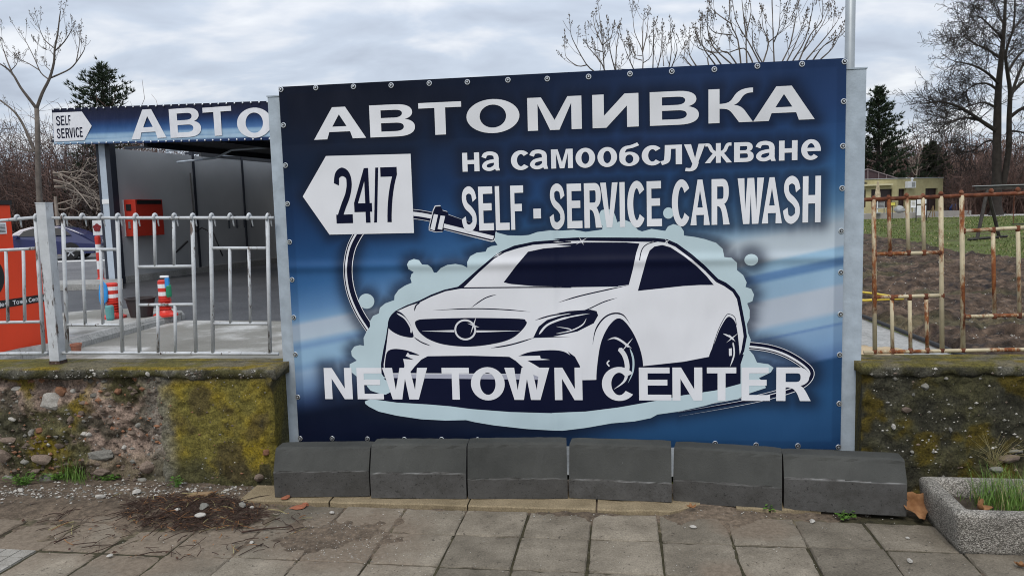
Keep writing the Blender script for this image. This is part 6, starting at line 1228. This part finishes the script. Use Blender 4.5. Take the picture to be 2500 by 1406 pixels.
# dark gable roof behind it
gb = thing('gable_canopy', 'dark brown gable roof with truss behind the cafe', 'roof', PY(2120, 520, 70.5)); g0, g1, g2, g3 = PY(2118, 413, 70.5), PY(2194, 437, 70.5), PY(2040, 440, 70.5), PY(2118, 445, 70.5)
off = Vector((.4, 6, 0)); MB().hexa([g2, g3, g1, g0], [p + off for p in (g2, g3, g1, g0)]).build('roof', M['roofbrown'], gb)
for a, b_ in ((g0, g1), (g0, g2), (g2 + (g3 - g2), g0), (g0 + (g1 - g0) * .35, g0 + (g1 - g0) * .35 + Vector((0, 0, -.75))), (g0 + (g1 - g0) * .6, g0 + (g1 - g0) * .6 + Vector((0, 0, -.45)))): MB().tube([a + Vector((0, -.06, 0)), b_ + Vector((0, -.06, 0))], .05, 5).build('truss_bar', M['roofline'], gb)
for dx in (-2.6, 2.4): MB().tube([Vector((g0.x + dx, 71.5, 0)), Vector((g0.x + dx, 71.5, g3.z + .1))], .09, 6).build('post', M['roofbrown'], gb)
# things on the terrace
p = PY(2142, 512, BD - 2.6); um_ = thing('patio_umbrella', 'closed beige patterned patio umbrella in front of the cafe', 'umbrella', (p.x, p.y, bz0)); zt_ = PY(2142, 442, BD - 2.6).z; z0_ = PY(2142, 486, BD - 2.6).z
MB().lathe([(.20, z0_), (.26, z0_ + .12), (.17, z0_ + .7), (.07, zt_ - .1), (.02, zt_)], (p.x, p.y, 0), 9).build('folded_canopy', M['beige'], um_); MB().tube([(p.x, p.y, bz0), (p.x, p.y, z0_ + .1)], .04, 6).build('pole', M['white'], um_); MB().lathe([(.28, bz0), (.28, bz0 + .08), (.05, bz0 + .12)], (p.x, p.y, 0), 12).build('base', M['grey_metal'], um_)
def slat_chair(label, x, y, w, hgt, n, col, grp=None, D=BD - 2.2):
    p = PY(x, y, D); p.z = bz0; rt = thing('slatted_chair', label, 'chair', p, grp)
    for k in range(n): MB().box((p.x, p.y + .05, bz0 + .42 + (hgt - .42) * (k + .5) / n), (w, .04, (hgt - .42) / n * .6)).build('slat', col, rt)
    MB().box((p.x, p.y - .22, bz0 + .42), (w, .5, .05)).build('seat', col, rt)
    for sx in (-1, 1):
        for sy in (.05, -.42): MB().box((p.x + sx * (w / 2 - .03), p.y + sy, bz0 + (hgt / 2 if sy > 0 else .2)), (.05, .05, hgt if sy > 0 else .4)).build('leg', col, rt)
slat_chair('wide slatted bench in front of the cafe window', 2146, 514, .95, .95, 5, M['grey_metal']); slat_chair('white slatted chair right of the cafe door', 2230, 514, .42, 1.0, 6, M['white'])
sg = thing('sign_board', 'small yellow sign in a black frame on a thin post on the lawn', 'sign', G(2178, 534)); p = G(2178, 534); D_ = p.y; c_ = PY(2180, 498.5, D_)
MB().box(c_, (.42, .04, .32)).build('frame', M['black'], sg); MB().box(c_ + Vector((0, -.03, 0)), (.34, .02, .24)).build('panel', M['yel_sign'], sg); MB().tube([(p.x, p.y, -.05), (p.x, p.y, c_.z - .16)], .03, 6).build('leg', M['black'], sg)
sg = thing('sign_board', 'tall white two part notice board on black posts on the lawn', 'sign', G(2249, 538)); D_ = G(2249, 538).y
za, zb = PY(2249, 526, D_).z, PY(2249, 486, D_).z; zm = PY(2249, 500, D_).z; x0, x1 = PY(2237, 510, D_).x, PY(2262, 510, D_).x
for x in (x0, x1): MB().box((x, D_, zb / 2), (.05, .05, zb + .1)).build('post', M['black'], sg)
MB().box(((x0 + x1) / 2, D_, (za + zm) / 2 - .02), (x1 - x0 - .06, .03, zm - za - .06)).build('panel', M['white'], sg); MB().box(((x0 + x1) / 2, D_, (zb + zm) / 2 + .03), (x1 - x0 - .06, .03, zb - zm - .06)).build('panel', M['white'], sg); MB().box(((x0 + x1) / 2, D_, zm), (x1 - x0 - .06, .04, .05)).build('crossbar', M['black'], sg)
ab = thing('easel', 'pale wooden A shaped easel stand on the lawn edge', 'easel', G(2280, 531)); D_ = G(2280, 531).y; t_ = PY(2278, 503, D_)
for x in (2270, 2287): q = G(x, 531); q = Vector((q.x, D_, -.04)); MB().tube([q, t_], .035, 5).build('leg', M['rawwood'], ab)
MB().tube([Vector((t_.x, D_ + .7, -.04)), t_], .03, 5).build('leg', M['rawwood'], ab)
q = PY(2331, 508, 70); q.z = .1; soft_bag('tarpaulin', 'bright blue tarpaulin heap right of the cafe', 'tarpaulin', q + Vector((0, 0, .45)), (1.0, .8, .85), M['tarp'], 4); MB()
q = PY(2196, 512, BD - 2); soft_bag('covered_stack', 'grey covered stack of chairs by the cafe door', 'covered furniture', Vector((q.x, q.y, bz0 + .28)), (.85, .7, .62), M['grey_metal'], 6)
# timber swing frame
sw_ = thing('swing_frame', 'dark timber swing frame on the lawn at the right edge', 'swing', G(2412, 580)); pL, pR = G(2385, 583), G(2440, 578); ap_ = PY(2411, 461, (pL.y + pR.y) / 2); bd_ = Vector((.96, -.28, 0))
for k, off in enumerate((Vector((0, 0, 0)), bd_ * 2.6)):
    for q in (pL, pR): MB().tube([q + off + Vector((0, 0, -.05)), ap_ + off], .065, 6).build('leg', M['darkwood'], sw_)
    MB().tube([pL + off + (pL - pR) * .35 + Vector((0, 0, .0)), pR + off + (pR - pL) * .35 + Vector((0, 0, 0))], .05, 5).build('foot_beam', M['darkwood'], sw_)
    MB().tube([pL + off + (ap_ - pL) * .17, pR + off + (ap_ - pR) * .17], .035, 5).build('brace', M['darkwood'], sw_)
MB().box(ap_ + bd_ * 1.3 + Vector((0, 0, .03)), (3.4, .13, .14), 0, bd_, Vector((.28, .96, 0))).build('top_beam', M['darkwood'], sw_)
for k in (.9, 1.45): MB().tube([ap_ + bd_ * k, ap_ + bd_ * k + Vector((0, 0, -1.35))], .012, 4).build('chain', M['rust'], sw_)
MB().box(ap_ + bd_ * 1.175 + Vector((0, 0, -1.37)), (.6, .2, .04), 0, bd_, Vector((.28, .96, 0))).build('seat', M['darkwood'], sw_)

# galvanised pole behind the sign
p = PY(2074, 160, 5.6); M['galv'] = flat_mat('galvanised_steel', (0.33, 0.36, 0.38), 0.45, 0.5, 0.35, .1, 6)
tag(MB().tube([(p.x, p.y, -.05), (p.x, p.y, 4.5)], .034, 14).build('steel_pole', M['galv'], smooth=True), 'grey galvanised steel pole rising behind the right end of the banner', 'pole')

MB().box(ap_ + bd_ * 1.3 + Vector((0, 0, .115)), (3.6, .2, .03), 0, bd_, Vector((.28, .96, 0))).build('cap_board', M['grey_metal'], sw_)
r = random.Random(91); mb_ = MB()
for k in range(2600):
    y = 6.5 * (26 / 6.5) ** r.random(); x = y * r.uniform(.42, .80); p = Vector((x, y, 0))
    if y > edge_y(x, y) - .6 or (p - pa_).dot(pnor) < .35: continue
    z = 0.05 + 0.10 * fb(x * .8, y * 2.2, 3, 6) + 0.10 * fb(x * 3, y * 7, 6, 4); s = r.choice((.006, .008, .012, .018)) * r.uniform(.7, 1.2) * (y / 10) ** .4; q, f = small_lump(r)
    mb_.add([Vector((x, y, z)) + v_ * s for v_ in q], f, r.choice((0, 0, 1, 2)))
tag(mb_.build('field_stones', [M['stone_white'], M['stone_grey'], M['stone_brown']]), 'pale small stones strewn over the dug soil', 'stones', kind='stuff')

# ================================================================ TREES
M['bark_grey'] = rough_mat('grey_bark', [(0.3, (0.085, 0.072, 0.062)), (0.7, (0.17, 0.145, 0.125))], 5, 6, 0.95, 25, .01); M['bark_dark'] = rough_mat('dark_bark', [(0.3, (0.018, 0.015, 0.013)), (0.7, (0.042, 0.035, 0.030))], 3, 6, 0.95, 12, .02); M['twig_brown'] = rough_mat('brown_twigs', [(0.3, (0.085, 0.052, 0.042)), (0.7, (0.185, 0.118, 0.098))], 0.6, 4, 0.95); M['twig_dark'] = rough_mat('dark_twigs', [(0.3, (0.040, 0.031, 0.029)), (0.7, (0.085, 0.066, 0.060))], 0.6, 4, 0.95); M['twig_pale'] = rough_mat('pale_twigs', [(0.3, (0.20, 0.165, 0.135)), (0.7, (0.33, 0.28, 0.235))], 2, 4, 0.9)
M['needle'] = rough_mat('pine_needles', [(0.3, (0.014, 0.026, 0.014)), (0.7, (0.042, 0.062, 0.030))], 1.2, 4, 0.8); M['ever'] = rough_mat('dark_evergreen', [(0.3, (0.014, 0.022, 0.011)), (0.7, (0.038, 0.050, 0.024))], 1.2, 4, 0.8)
def rv(r, k=1.0): return Vector((r.gauss(0, k), r.gauss(0, k), r.gauss(0, k)))
def grow(mb_, p, d, L, r0, lvl, cfg, r, tips=None):
    n = cfg['seg'][lvl]; pts = [p.copy()]; rad = [r0]; d = d.normalized(); step = L / n; up = cfg['up'][lvl]
    for i in range(n):
        d = (d + rv(r, cfg['wob'][lvl]) + Vector((0, 0, up))).normalized(); p = p + d * step; pts.append(p.copy()); rad.append(max(cfg['rmin'], r0 * (1 - (1 - cfg['tap']) * (i + 1) / n)))
    mb_.tube(pts, rad, 6 if lvl == 0 else (4 if lvl == 1 else 3), 0, cap=False)
    if lvl + 1 < len(cfg['seg']):
        for k in range(cfg['n'][lvl]):
            s = cfg['s0'][lvl] + (1 - cfg['s0'][lvl]) * (k + r.random()) / cfg['n'][lvl]; f = min(n - .001, s * n); i = int(f); q = pts[i].lerp(pts[i + 1], f - i); t_ = (pts[i + 1] - pts[i]).normalized()
            o_ = rv(r); o_ -= t_ * o_.dot(t_); o_.normalize(); a = cfg['ang'][lvl] * r.uniform(.7, 1.3); grow(mb_, q, t_ * math.cos(a) + o_ * math.sin(a), L * cfg['len'][lvl] * r.uniform(.55, 1.15) * (1.15 - .5 * s), max(cfg['rmin'], rad[i] * cfg['rr']), lvl + 1, cfg, r, tips)
    elif tips is not None: tips.append((pts[-1], d))
def panicle(mb_, p, d, L, r):
    d = d.normalized(); mb_.tube([p, p + d * L], [.006, .003], 3, 0, False)
    for k in range(13):
        s = .1 + .85 * k / 13; q = p + d * L * s; o_ = (rv(r) + d * .6).normalized() * L * .24 * (1.15 - s) ; mb_.tube([q, q + o_], [.0035, .003], 3, 0, False); c_ = q + o_
        mb_.add([c_ + Vector((.011, 0, 0)), c_ + Vector((-.007, .009, 0)), c_ + Vector((-.007, -.009, 0)), c_ + Vector((0, 0, .025)), c_ - Vector((0, 0, .012))], [(0, 1, 3), (1, 2, 3), (2, 0, 3), (1, 0, 4), (2, 1, 4), (0, 2, 4)])
def traced_tree(label, D, stems, base_px, zfork, r0, seed, conv, pan=True, trunk=None, group=None, side=6, bark='bark_grey', rs=.04, tl=.55):
    """stems traced in the photo, given real depth by bending each out of the picture plane"""
    r = random.Random(seed); bx = PY(base_px, 500, D).x; root = thing('bare_tree', label, 'tree', (bx, D, -.05), group); tr, cr = MB(), MB(); fork = Vector((bx, D, zfork))
    if trunk is None: tr.tube([Vector((bx, D, -.1)), Vector((bx + .1, D, zfork * .5)), fork], [r0 * 1.25, r0, r0 * .85], 9)
    else:
        tp = [PY(*conv(*q), D) for q in trunk]; tr.tube([Vector((tp[0].x, D, -.1))] + tp, [r0 * 1.25] + [r0 * (1 - .35 * i / len(tp)) for i in range(len(tp))], 9)
    for st in stems:
        off = r.uniform(-1, 1) * .05 * D; px_ = [conv(*q) for q in st[0]]; px_ = smooth(px_, False, 3); n = len(px_); own = (st[1] if len(st) > 1 else rs) * .62; start = 0.0 if len(st) > 2 else None
        pts = [PY(x, y, D + off * ((i / n) if start is not None else (.35 + .65 * i / n))) for i, (x, y) in enumerate(px_)]
        if len(st) <= 2 and trunk is None: pts = [fork, fork.lerp(pts[0], .5) + Vector((0, 0, -.15))] + pts
        rad = [max(.005, own * (1 - .82 * i / len(pts))) for i in range(len(pts))]; cr.tube(pts, rad, 5, 0, False)
        dirn = (pts[-1] - pts[-2])
        if pan: panicle(cr, pts[-1], dirn + Vector((0, 0, .02)), r.uniform(.35, .5) * tl / .55, r)
        for k in range(side):
            i = r.randrange(len(pts) // 3, len(pts) - 1); t_ = (pts[i + 1] - pts[i]).normalized(); o_ = rv(r); o_ -= t_ * o_.dot(t_); d = (t_ * .7 + o_.normalized() * .6 + Vector((0, 0, .35))).normalized(); L = r.uniform(.3, 1.0) * tl; q = pts[i]; e_ = q + d * L + Vector((0, 0, .12 * L)); cr.tube([q, q + d * L * .5 - Vector((0, 0, .04 * L)), e_], [max(.0045, rad[i] * .5), .005, .0045], 3, 0, False)
            if pan and r.random() < .7: panicle(cr, e_, d + Vector((0, 0, .8)), r.uniform(.22, .4) * tl / .55, r)
    tr.build('trunk', M[bark], root, smooth=True); cr.build('crown', M[bark], root); return root
cA = lambda x, y: (x * .3557, y * .3556)
traced_tree('tall bare tree with seed clusters standing left of the fascia banner', 24, [([(252, 745), (290, 640), (340, 540), (370, 430), (375, 340), (395, 240), (408, 130), (415, 80)], .085, 1), ([(340, 540), (400, 515), (480, 475), (530, 420), (575, 350), (585, 310)], .05, 1), ([(522, 430), (540, 340), (553, 230)], .03, 1), ([(377, 352), (440, 290), (492, 205), (492, 160)], .035, 1), ([(376, 335), (310, 280), (277, 215), (262, 170)], .03, 1), ([(332, 545), (280, 500), (240, 410), (185, 300), (160, 260)], .035, 1), ([(272, 485), (200, 440), (140, 410), (118, 385)], .03, 1), ([(250, 745), (200, 680), (140, 600), (80, 500), (0, 440), (-60, 420)], .085, 1), ([(85, 505), (50, 420), (25, 345), (5, 290)], .04, 1), ([(70, 490), (112, 445), (122, 405)], .025, 1), ([(236, 1043), (170, 880), (100, 770), (0, 690), (-80, 640)], .08, 1), ([(230, 1043), (130, 1025), (60, 985), (0, 935)], .05, 1), ([(376, 390), (345, 350), (318, 345)], .02, 1), ([(350, 490), (310, 450), (297, 420)], .02, 1), ([(250, 1050), (330, 960), (420, 950)], .03, 1)], 97, 5, .088, 3, cA, True, [(275, 1440), (262, 1200), (258, 900), (252, 745)], side=4)
cB = lambda x, y: (1360 + x * .296, y * .2961)
traced_tree('bare seed clustered tree showing above the middle of the banner, left part', 18, [([(390, 595), (375, 370), (345, 100)],), ([(320, 600), (240, 530), (130, 330), (110, 250)],), ([(395, 590), (365, 520), (300, 440), (250, 380), (240, 310)],), ([(378, 372), (440, 315), (465, 240)], .025, 1), ([(378, 430), (310, 408), (252, 375)], .02, 1), ([(245, 538), (170, 546), (80, 480), (65, 420)], .025, 1), ([(372, 372), (320, 250), (300, 160)], .025, 1), ([(482, 590), (440, 430), (425, 290)],), ([(484, 590), (490, 400), (513, 260)],), ([(380, 500), (410, 440), (415, 410)], .015, 1), ([(350, 590), (360, 560), (355, 500)], .015, 1)], 1470, 3.3, .11, 5, cB, True, side=3, rs=.032, group='bare seed clustered trees behind the banner', tl=.45)
traced_tree('bare seed clustered tree showing above the middle of the banner, right part', 18.6, [([(706, 580), (705, 430), (640, 270), (625, 120)],), ([(705, 430), (708, 220), (714, 160)], .025, 1), ([(706, 430), (740, 280), (750, 150)], .025, 1), ([(702, 500), (640, 480), (615, 440)], .02, 1), ([(635, 580), (590, 480), (550, 370)],), ([(700, 460), (650, 455), (625, 400)], .015, 1), ([(710, 520), (780, 455), (797, 250)], .02, 1), ([(790, 575), (795, 400), (798, 260)],), ([(825, 575), (855, 450), (865, 300)],), ([(920, 570), (942, 430), (935, 230)],), ([(940, 570), (990, 420), (970, 320)],), ([(880, 545), (872, 440), (870, 330)], .02, 1), ([(600, 575), (520, 570), (500, 560)], .015, 1)], 1570, 3.3, .10, 6, cB, True, side=3, rs=.03, group='bare seed clustered trees behind the banner', tl=.45)
traced_tree('dense bare seed clustered tree above the right half of the banner', 17, [([(1515, 525), (1490, 330), (1430, 190), (1420, 0), (1415, -90)],), ([(1565, 520), (1560, 300), (1600, 100), (1580, -20)],), ([(1560, 300), (1540, 150), (1520, -40)], .03, 1), ([(1440, 200), (1300, 100), (1262, 40)], .025, 1), ([(1670, 520), (1580, 350), (1480, 180), (1440, -30)],), ([(1300, 530), (1200, 380), (1182, 230)],), ([(1450, 540), (1290, 390), (1240, 230), (1245, 120)],), ([(1440, 290), (1300, 270), (1245, 210)], .025, 1), ([(1790, 510), (1780, 250), (1775, -20)],), ([(1788, 350), (1830, 240), (1840, 80)], .025, 1), ([(1690, 515), (1620, 380), (1610, 240)],), ([(1700, 515), (1745, 355), (1700, 240), (1690, 130)],), ([(1745, 350), (1860, 250), (1890, 160)], .022, 1), ([(1860, 505), (1930, 350), (1980, 90)],), ([(1950, 495), (2050, 320), (2110, 70)],), ([(2000, 495), (2090, 290), (2180, 180), (2190, 90)],), ([(2030, 430), (2180, 220), (2228, 110)], .022, 1), ([(2060, 490), (2230, 290), (2310, 180)],), ([(2120, 485), (2200, 380), (2330, 300)],), ([(1150, 550), (1095, 460), (1090, 400)],), ([(1110, 550), (1050, 480), (1055, 430)],), ([(2180, 485), (2270, 400), (2330, 290)],), ([(1900, 500), (1960, 380), (2040, 180)],), ([(1350, 530), (1280, 440), (1170, 400), (1150, 330)],), ([(1480, 530), (1400, 430), (1310, 440), (1230, 410)],), ([(1610, 510), (1540, 400), (1400, 440), (1330, 400)],), ([(1250, 540), (1245, 470), (1300, 440)],)], 1830, 3.0, .14, 7, cB, True, side=4, rs=.034, group='bare seed clustered trees behind the banner', tl=.45)
# big bare tree at the right
cR = lambda x, y: (1950 + x * .3201, y * .3201)
D = 64; r = random.Random(9); bx = PY(2443, 525, D).x; root = thing('bare_tree', 'huge bare spreading tree on the lawn at the right edge', 'tree', (bx, D, -.05)); tr, cr_ = MB(), MB()
limbs = [([(1505, 1640), (1510, 1300), (1515, 900), (1525, 650), (1550, 400), (1570, 150), (1580, -120)], .40), ([(1560, 1400), (1600, 1150), (1605, 900), (1612, 700), (1590, 540), (1580, 400), (1640, 200), (1650, -60)], .34), ([(1510, 1000), (1400, 930), (1250, 830), (1100, 780), (970, 790)], .26), ([(1400, 930), (1300, 900), (1150, 930), (1050, 1010)], .15), ([(1518, 830), (1420, 785), (1330, 800), (1200, 850)], .16), ([(1518, 690), (1440, 640), (1340, 650), (1250, 720)], .17), ([(1525, 640), (1440, 560), (1330, 500), (1190, 470)], .2), ([(1542, 450), (1440, 380), (1330, 330), (1225, 250)], .17), ([(1562, 300), (1480, 220), (1380, 130), (1305, 140)], .15), ([(1570, 200), (1520, 100), (1470, 0)], .12), ([(1610, 760), (1680, 560), (1760, 400), (1830, 250)], .2), ([(1615, 720), (1720, 620), (1850, 560), (1980, 540)], .2), ([(1605, 900), (1720, 820), (1880, 790), (2020, 800)], .22), ([(1590, 560), (1680, 420), (1800, 330), (1900, 260)], .17), ([(1640, 220), (1720, 130), (1800, 60)], .12), ([(1510, 1080), (1430, 1080), (1330, 1150), (1230, 1180)], .12), ([(1605, 1000), (1700, 1010), (1820, 1060)], .14)]
cfg = dict(seg=[4, 4, 3], n=[5, 5], s0=[.2, .2], ang=[.7, .7], len=[.6, .55], up=[.02, .0, -.06], wob=[.22, .25, .3], rr=.5, tap=.3, rmin=.0125)
for li, (pl, w) in enumerate(limbs):
    px_ = smooth([cR(*q) for q in pl], False, 3); n = len(px_); off = 0 if li == 0 else r.uniform(-4, 4); pts = [PY(x, y, D + (off * (i / n))) for i, (x, y) in enumerate(px_)]
    w *= 1 if li < 1 else .72; rad = [max(.025, w * (1 - .85 * i / n)) for i in range(n)]
    if li == 0: pts = [Vector((pts[0].x, D, -.1)), Vector((pts[0].x, D, .5))] + pts[1:]; rad = [.6, .44] + rad[1:]; n = len(pts); 
    (tr if li < 2 else cr_).tube(pts, rad, 10 if li < 2 else 6, 0, False)
    for k in range(30 if li > 1 else 16):
        i = min(n - 2, int(n * (.15 + .85 * r.random() ** .6))) if li > 1 else r.randrange(int(n * .6), n - 1); t_ = (pts[i + 1] - pts[i]).normalized(); o_ = rv(r); o_ -= t_ * o_.dot(t_); grow(cr_, pts[i].lerp(pts[i + 1], r.random()), t_ * .7 + o_.normalized() * .8, r.uniform(1.0, 3.4), max(.02, rad[i] * .25), 0, cfg, r)
tr.build('trunk', M['bark_dark'], root, smooth=True); cr_.build('crown', M['bark_dark'], root)

def pine(label, x, ytop, D, spread, seed, mk='needle', zlow=.12, grp=None, cap_=9.0):
    r = random.Random(seed); p0 = PY(x, 500, D); H_ = PY(x, ytop, D).z; bx = p0.x; root = thing('pine_tree', label, 'tree', (bx, D, -.05), grp); tr, nd_ = MB(), MB(); tr.tube([(bx, D, -.1), (bx + .05, D, H_ * .5), (bx, D, H_)], [H_ * .022, H_ * .014, .02], 7); z = H_ * zlow
    while z < H_:
        f = (H_ - z) / H_; L0 = min(spread * (f ** .8) * 1.0 + .12, cap_); nb = 6
        for k in range(nb):
            a = 2 * math.pi * (k + r.random()) / nb; L = L0 * r.uniform(.45, 1.12); d = Vector((math.cos(a), math.sin(a), .12 + .3 * (1 - f))); q = Vector((bx, D, z + r.uniform(-.2, .2))); e_ = q + d.normalized() * L + Vector((0, 0, .12 * L)); tr.tube([q, q.lerp(e_, .5) - Vector((0, 0, .05 * L)), e_], [.045 * f + .012, .02, .008], 4, 0, False)
            nt_ = max(3, int(L / .17))
            for m_ in range(nt_):
                s = .25 + .75 * (m_ + r.random()) / nt_; c_ = q.lerp(e_, s) + rv(r, .10); base = (d.normalized() * .8 + Vector((0, 0, .55))).normalized()
                for g_ in range(9):
                    o_ = (base + rv(r, .55)).normalized() * r.uniform(.16, .34) * (D / 44) ** .5; w_ = o_.cross(rv(r)).normalized() * .03 * D / 44; nd_.add([c_ - w_, c_ + w_, c_ + o_], [(0, 1, 2)])
        z += max(.16, H_ * .030 * (.5 + f))
    tr.build('trunk', M['bark_dark'], root); nd_.build('crown', M[mk], root); return root
pine('dark pine tree rising behind the fascia banner', 273, 166, 44, 6.3, 1, cap_=1.9); pine('tall dark pine behind the cafe right of the banner post', 2141, 218, 78, 5.6, 2); pine('dark evergreen tree half hidden in the wood left of the huge bare tree', 2272, 352, 88, 3.6, 3, 'ever'); pine('low dark evergreen behind the blue car', 205, 405, 42, 3.0, 4, 'ever', .04)

# woods and thickets, one mass each
def thicket(name, label, n, xr, Dr, ytops, seed, mats, stems=22, twigs=6, rr=.016):
    r = random.Random(seed); mb_ = MB()
    for k in range(n):
        x = r.uniform(*xr); D = r.uniform(*Dr); p = PY(x, 500, D); H_ = PY(x, r.uniform(*ytops), D).z * r.uniform(.75, 1.0); mi = r.randrange(len(mats)); sp = H_ * .28
        for s in range(stems):
            b0 = Vector((p.x + r.gauss(0, sp * .35), D + r.gauss(0, sp * .35), -.05)); h = H_ * (.45 + .55 * r.random()); top = b0 + Vector((r.gauss(0, sp * .6), r.gauss(0, sp * .6), h)); mid = b0.lerp(top, .5) + rv(r, .06 * h); q = [b0, mid, top]; w = rr * r.uniform(.7, 1.6) * (H_ / 6) ** .5; mb_.tube(q, [w * 1.8, w * 1.1, w * .5], 3, mi, False)
            for t_ in range(twigs):
                f = r.uniform(.25, 1); a = (b0.lerp(mid, f * 2) if f < .5 else mid.lerp(top, f * 2 - 1)); d = rv(r); d.z = abs(d.z) * .6 + .15; e_ = a + d.normalized() * h * r.uniform(.10, .28); mb_.tube([a, a.lerp(e_, .5) + rv(r, .03 * h), e_], [w * .8, w * .6, w * .4], 3, mi, False)
    return tag(mb_.build(name, mats), label, 'woodland', kind='stuff')
MT = [M['twig_brown'], M['twig_dark'], M['twig_brown']]
thicket('thicket', 'tangle of bare brown shrubs behind the car wash', 150, (-420, 420), (39, 52), (240, 370), 1, [M['twig_brown'], M['twig_dark'], M['twig_brown']], 24, 8, .013)
thicket('far_wood', 'dense brown bare woodland far behind the car wash', 60, (-900, 1300), (60, 85), (360, 420), 2, MT, 26, 7, .03)
thicket('far_wood', 'dense brown bare woodland behind the cafe and lawn', 290, (1300, 2950), (84, 112), (300, 390), 3, MT, 28, 7, .032)
thicket('far_wood', 'lower brown scrub at the foot of the wood behind the lawn', 140, (1500, 2950), (80, 86), (420, 470), 4, MT, 26, 6, .024)
r = random.Random(77)
for i, (x, yt, D, lb) in enumerate([(2153, 330, 82, 'slim pale tree trunk in the wood above the cafe, leftmost'), (2172, 345, 82, 'slim pale tree trunk in the wood above the cafe, second from left'), (2229, 380, 83, 'slim pale tree trunk in the wood above the air conditioner')]):
    p = PY(x, 500, D); H_ = PY(x, yt, D).z; root = thing('bare_tree', lb, 'tree', (p.x, D, -.05)); tr, c2 = MB(), MB(); pts = [Vector((p.x, D, -.1)), Vector((p.x + .2, D, H_ * .5)), Vector((p.x + .5, D, H_))]; tr.tube(pts, [.12, .09, .03], 6); tr.build('trunk', M['twig_pale'], root)
    for k in range(10): grow(c2, pts[1].lerp(pts[2], r.random()), Vector((r.gauss(0, 1), r.gauss(0, 1), .9)), r.uniform(.8, 1.8), .03, 1, cfg, r)
    c2.build('crown', M['twig_pale'], root)
# pale crooked branches in front of the thicket by the column
r = random.Random(5); root = thing('bare_tree', 'pale crooked low tree between the grey trunk and the bay column', 'tree', PY(140, 560, 37)); tr, c2 = MB(), MB(); bp = PY(135, 480, 37); tr.tube([Vector((bp.x, 37, -.1)), bp], [.10, .07], 7)
cf2 = dict(seg=[5, 4, 3], n=[5, 4], s0=[.2, .2], ang=[.6, .7], len=[.5, .5], up=[-.02, .0, .0], wob=[.22, .28, .3], rr=.55, tap=.3, rmin=.010)
for k in range(11): grow(c2, bp + Vector((0, 0, r.uniform(-.8, 1.2))), Vector((r.uniform(.2, 1.2), r.uniform(-.5, .4), r.uniform(-.3, .5))), r.uniform(1.6, 3.0), .04, 0, cf2, r)
tr.build('trunk', M['twig_pale'], root); c2.build('crown', M['twig_pale'], root)

thicket('scrub', 'brown scrub standing round the foot of the huge bare tree', 46, (2330, 2640), (66, 74), (335, 430), 8, MT, 26, 8, .02)
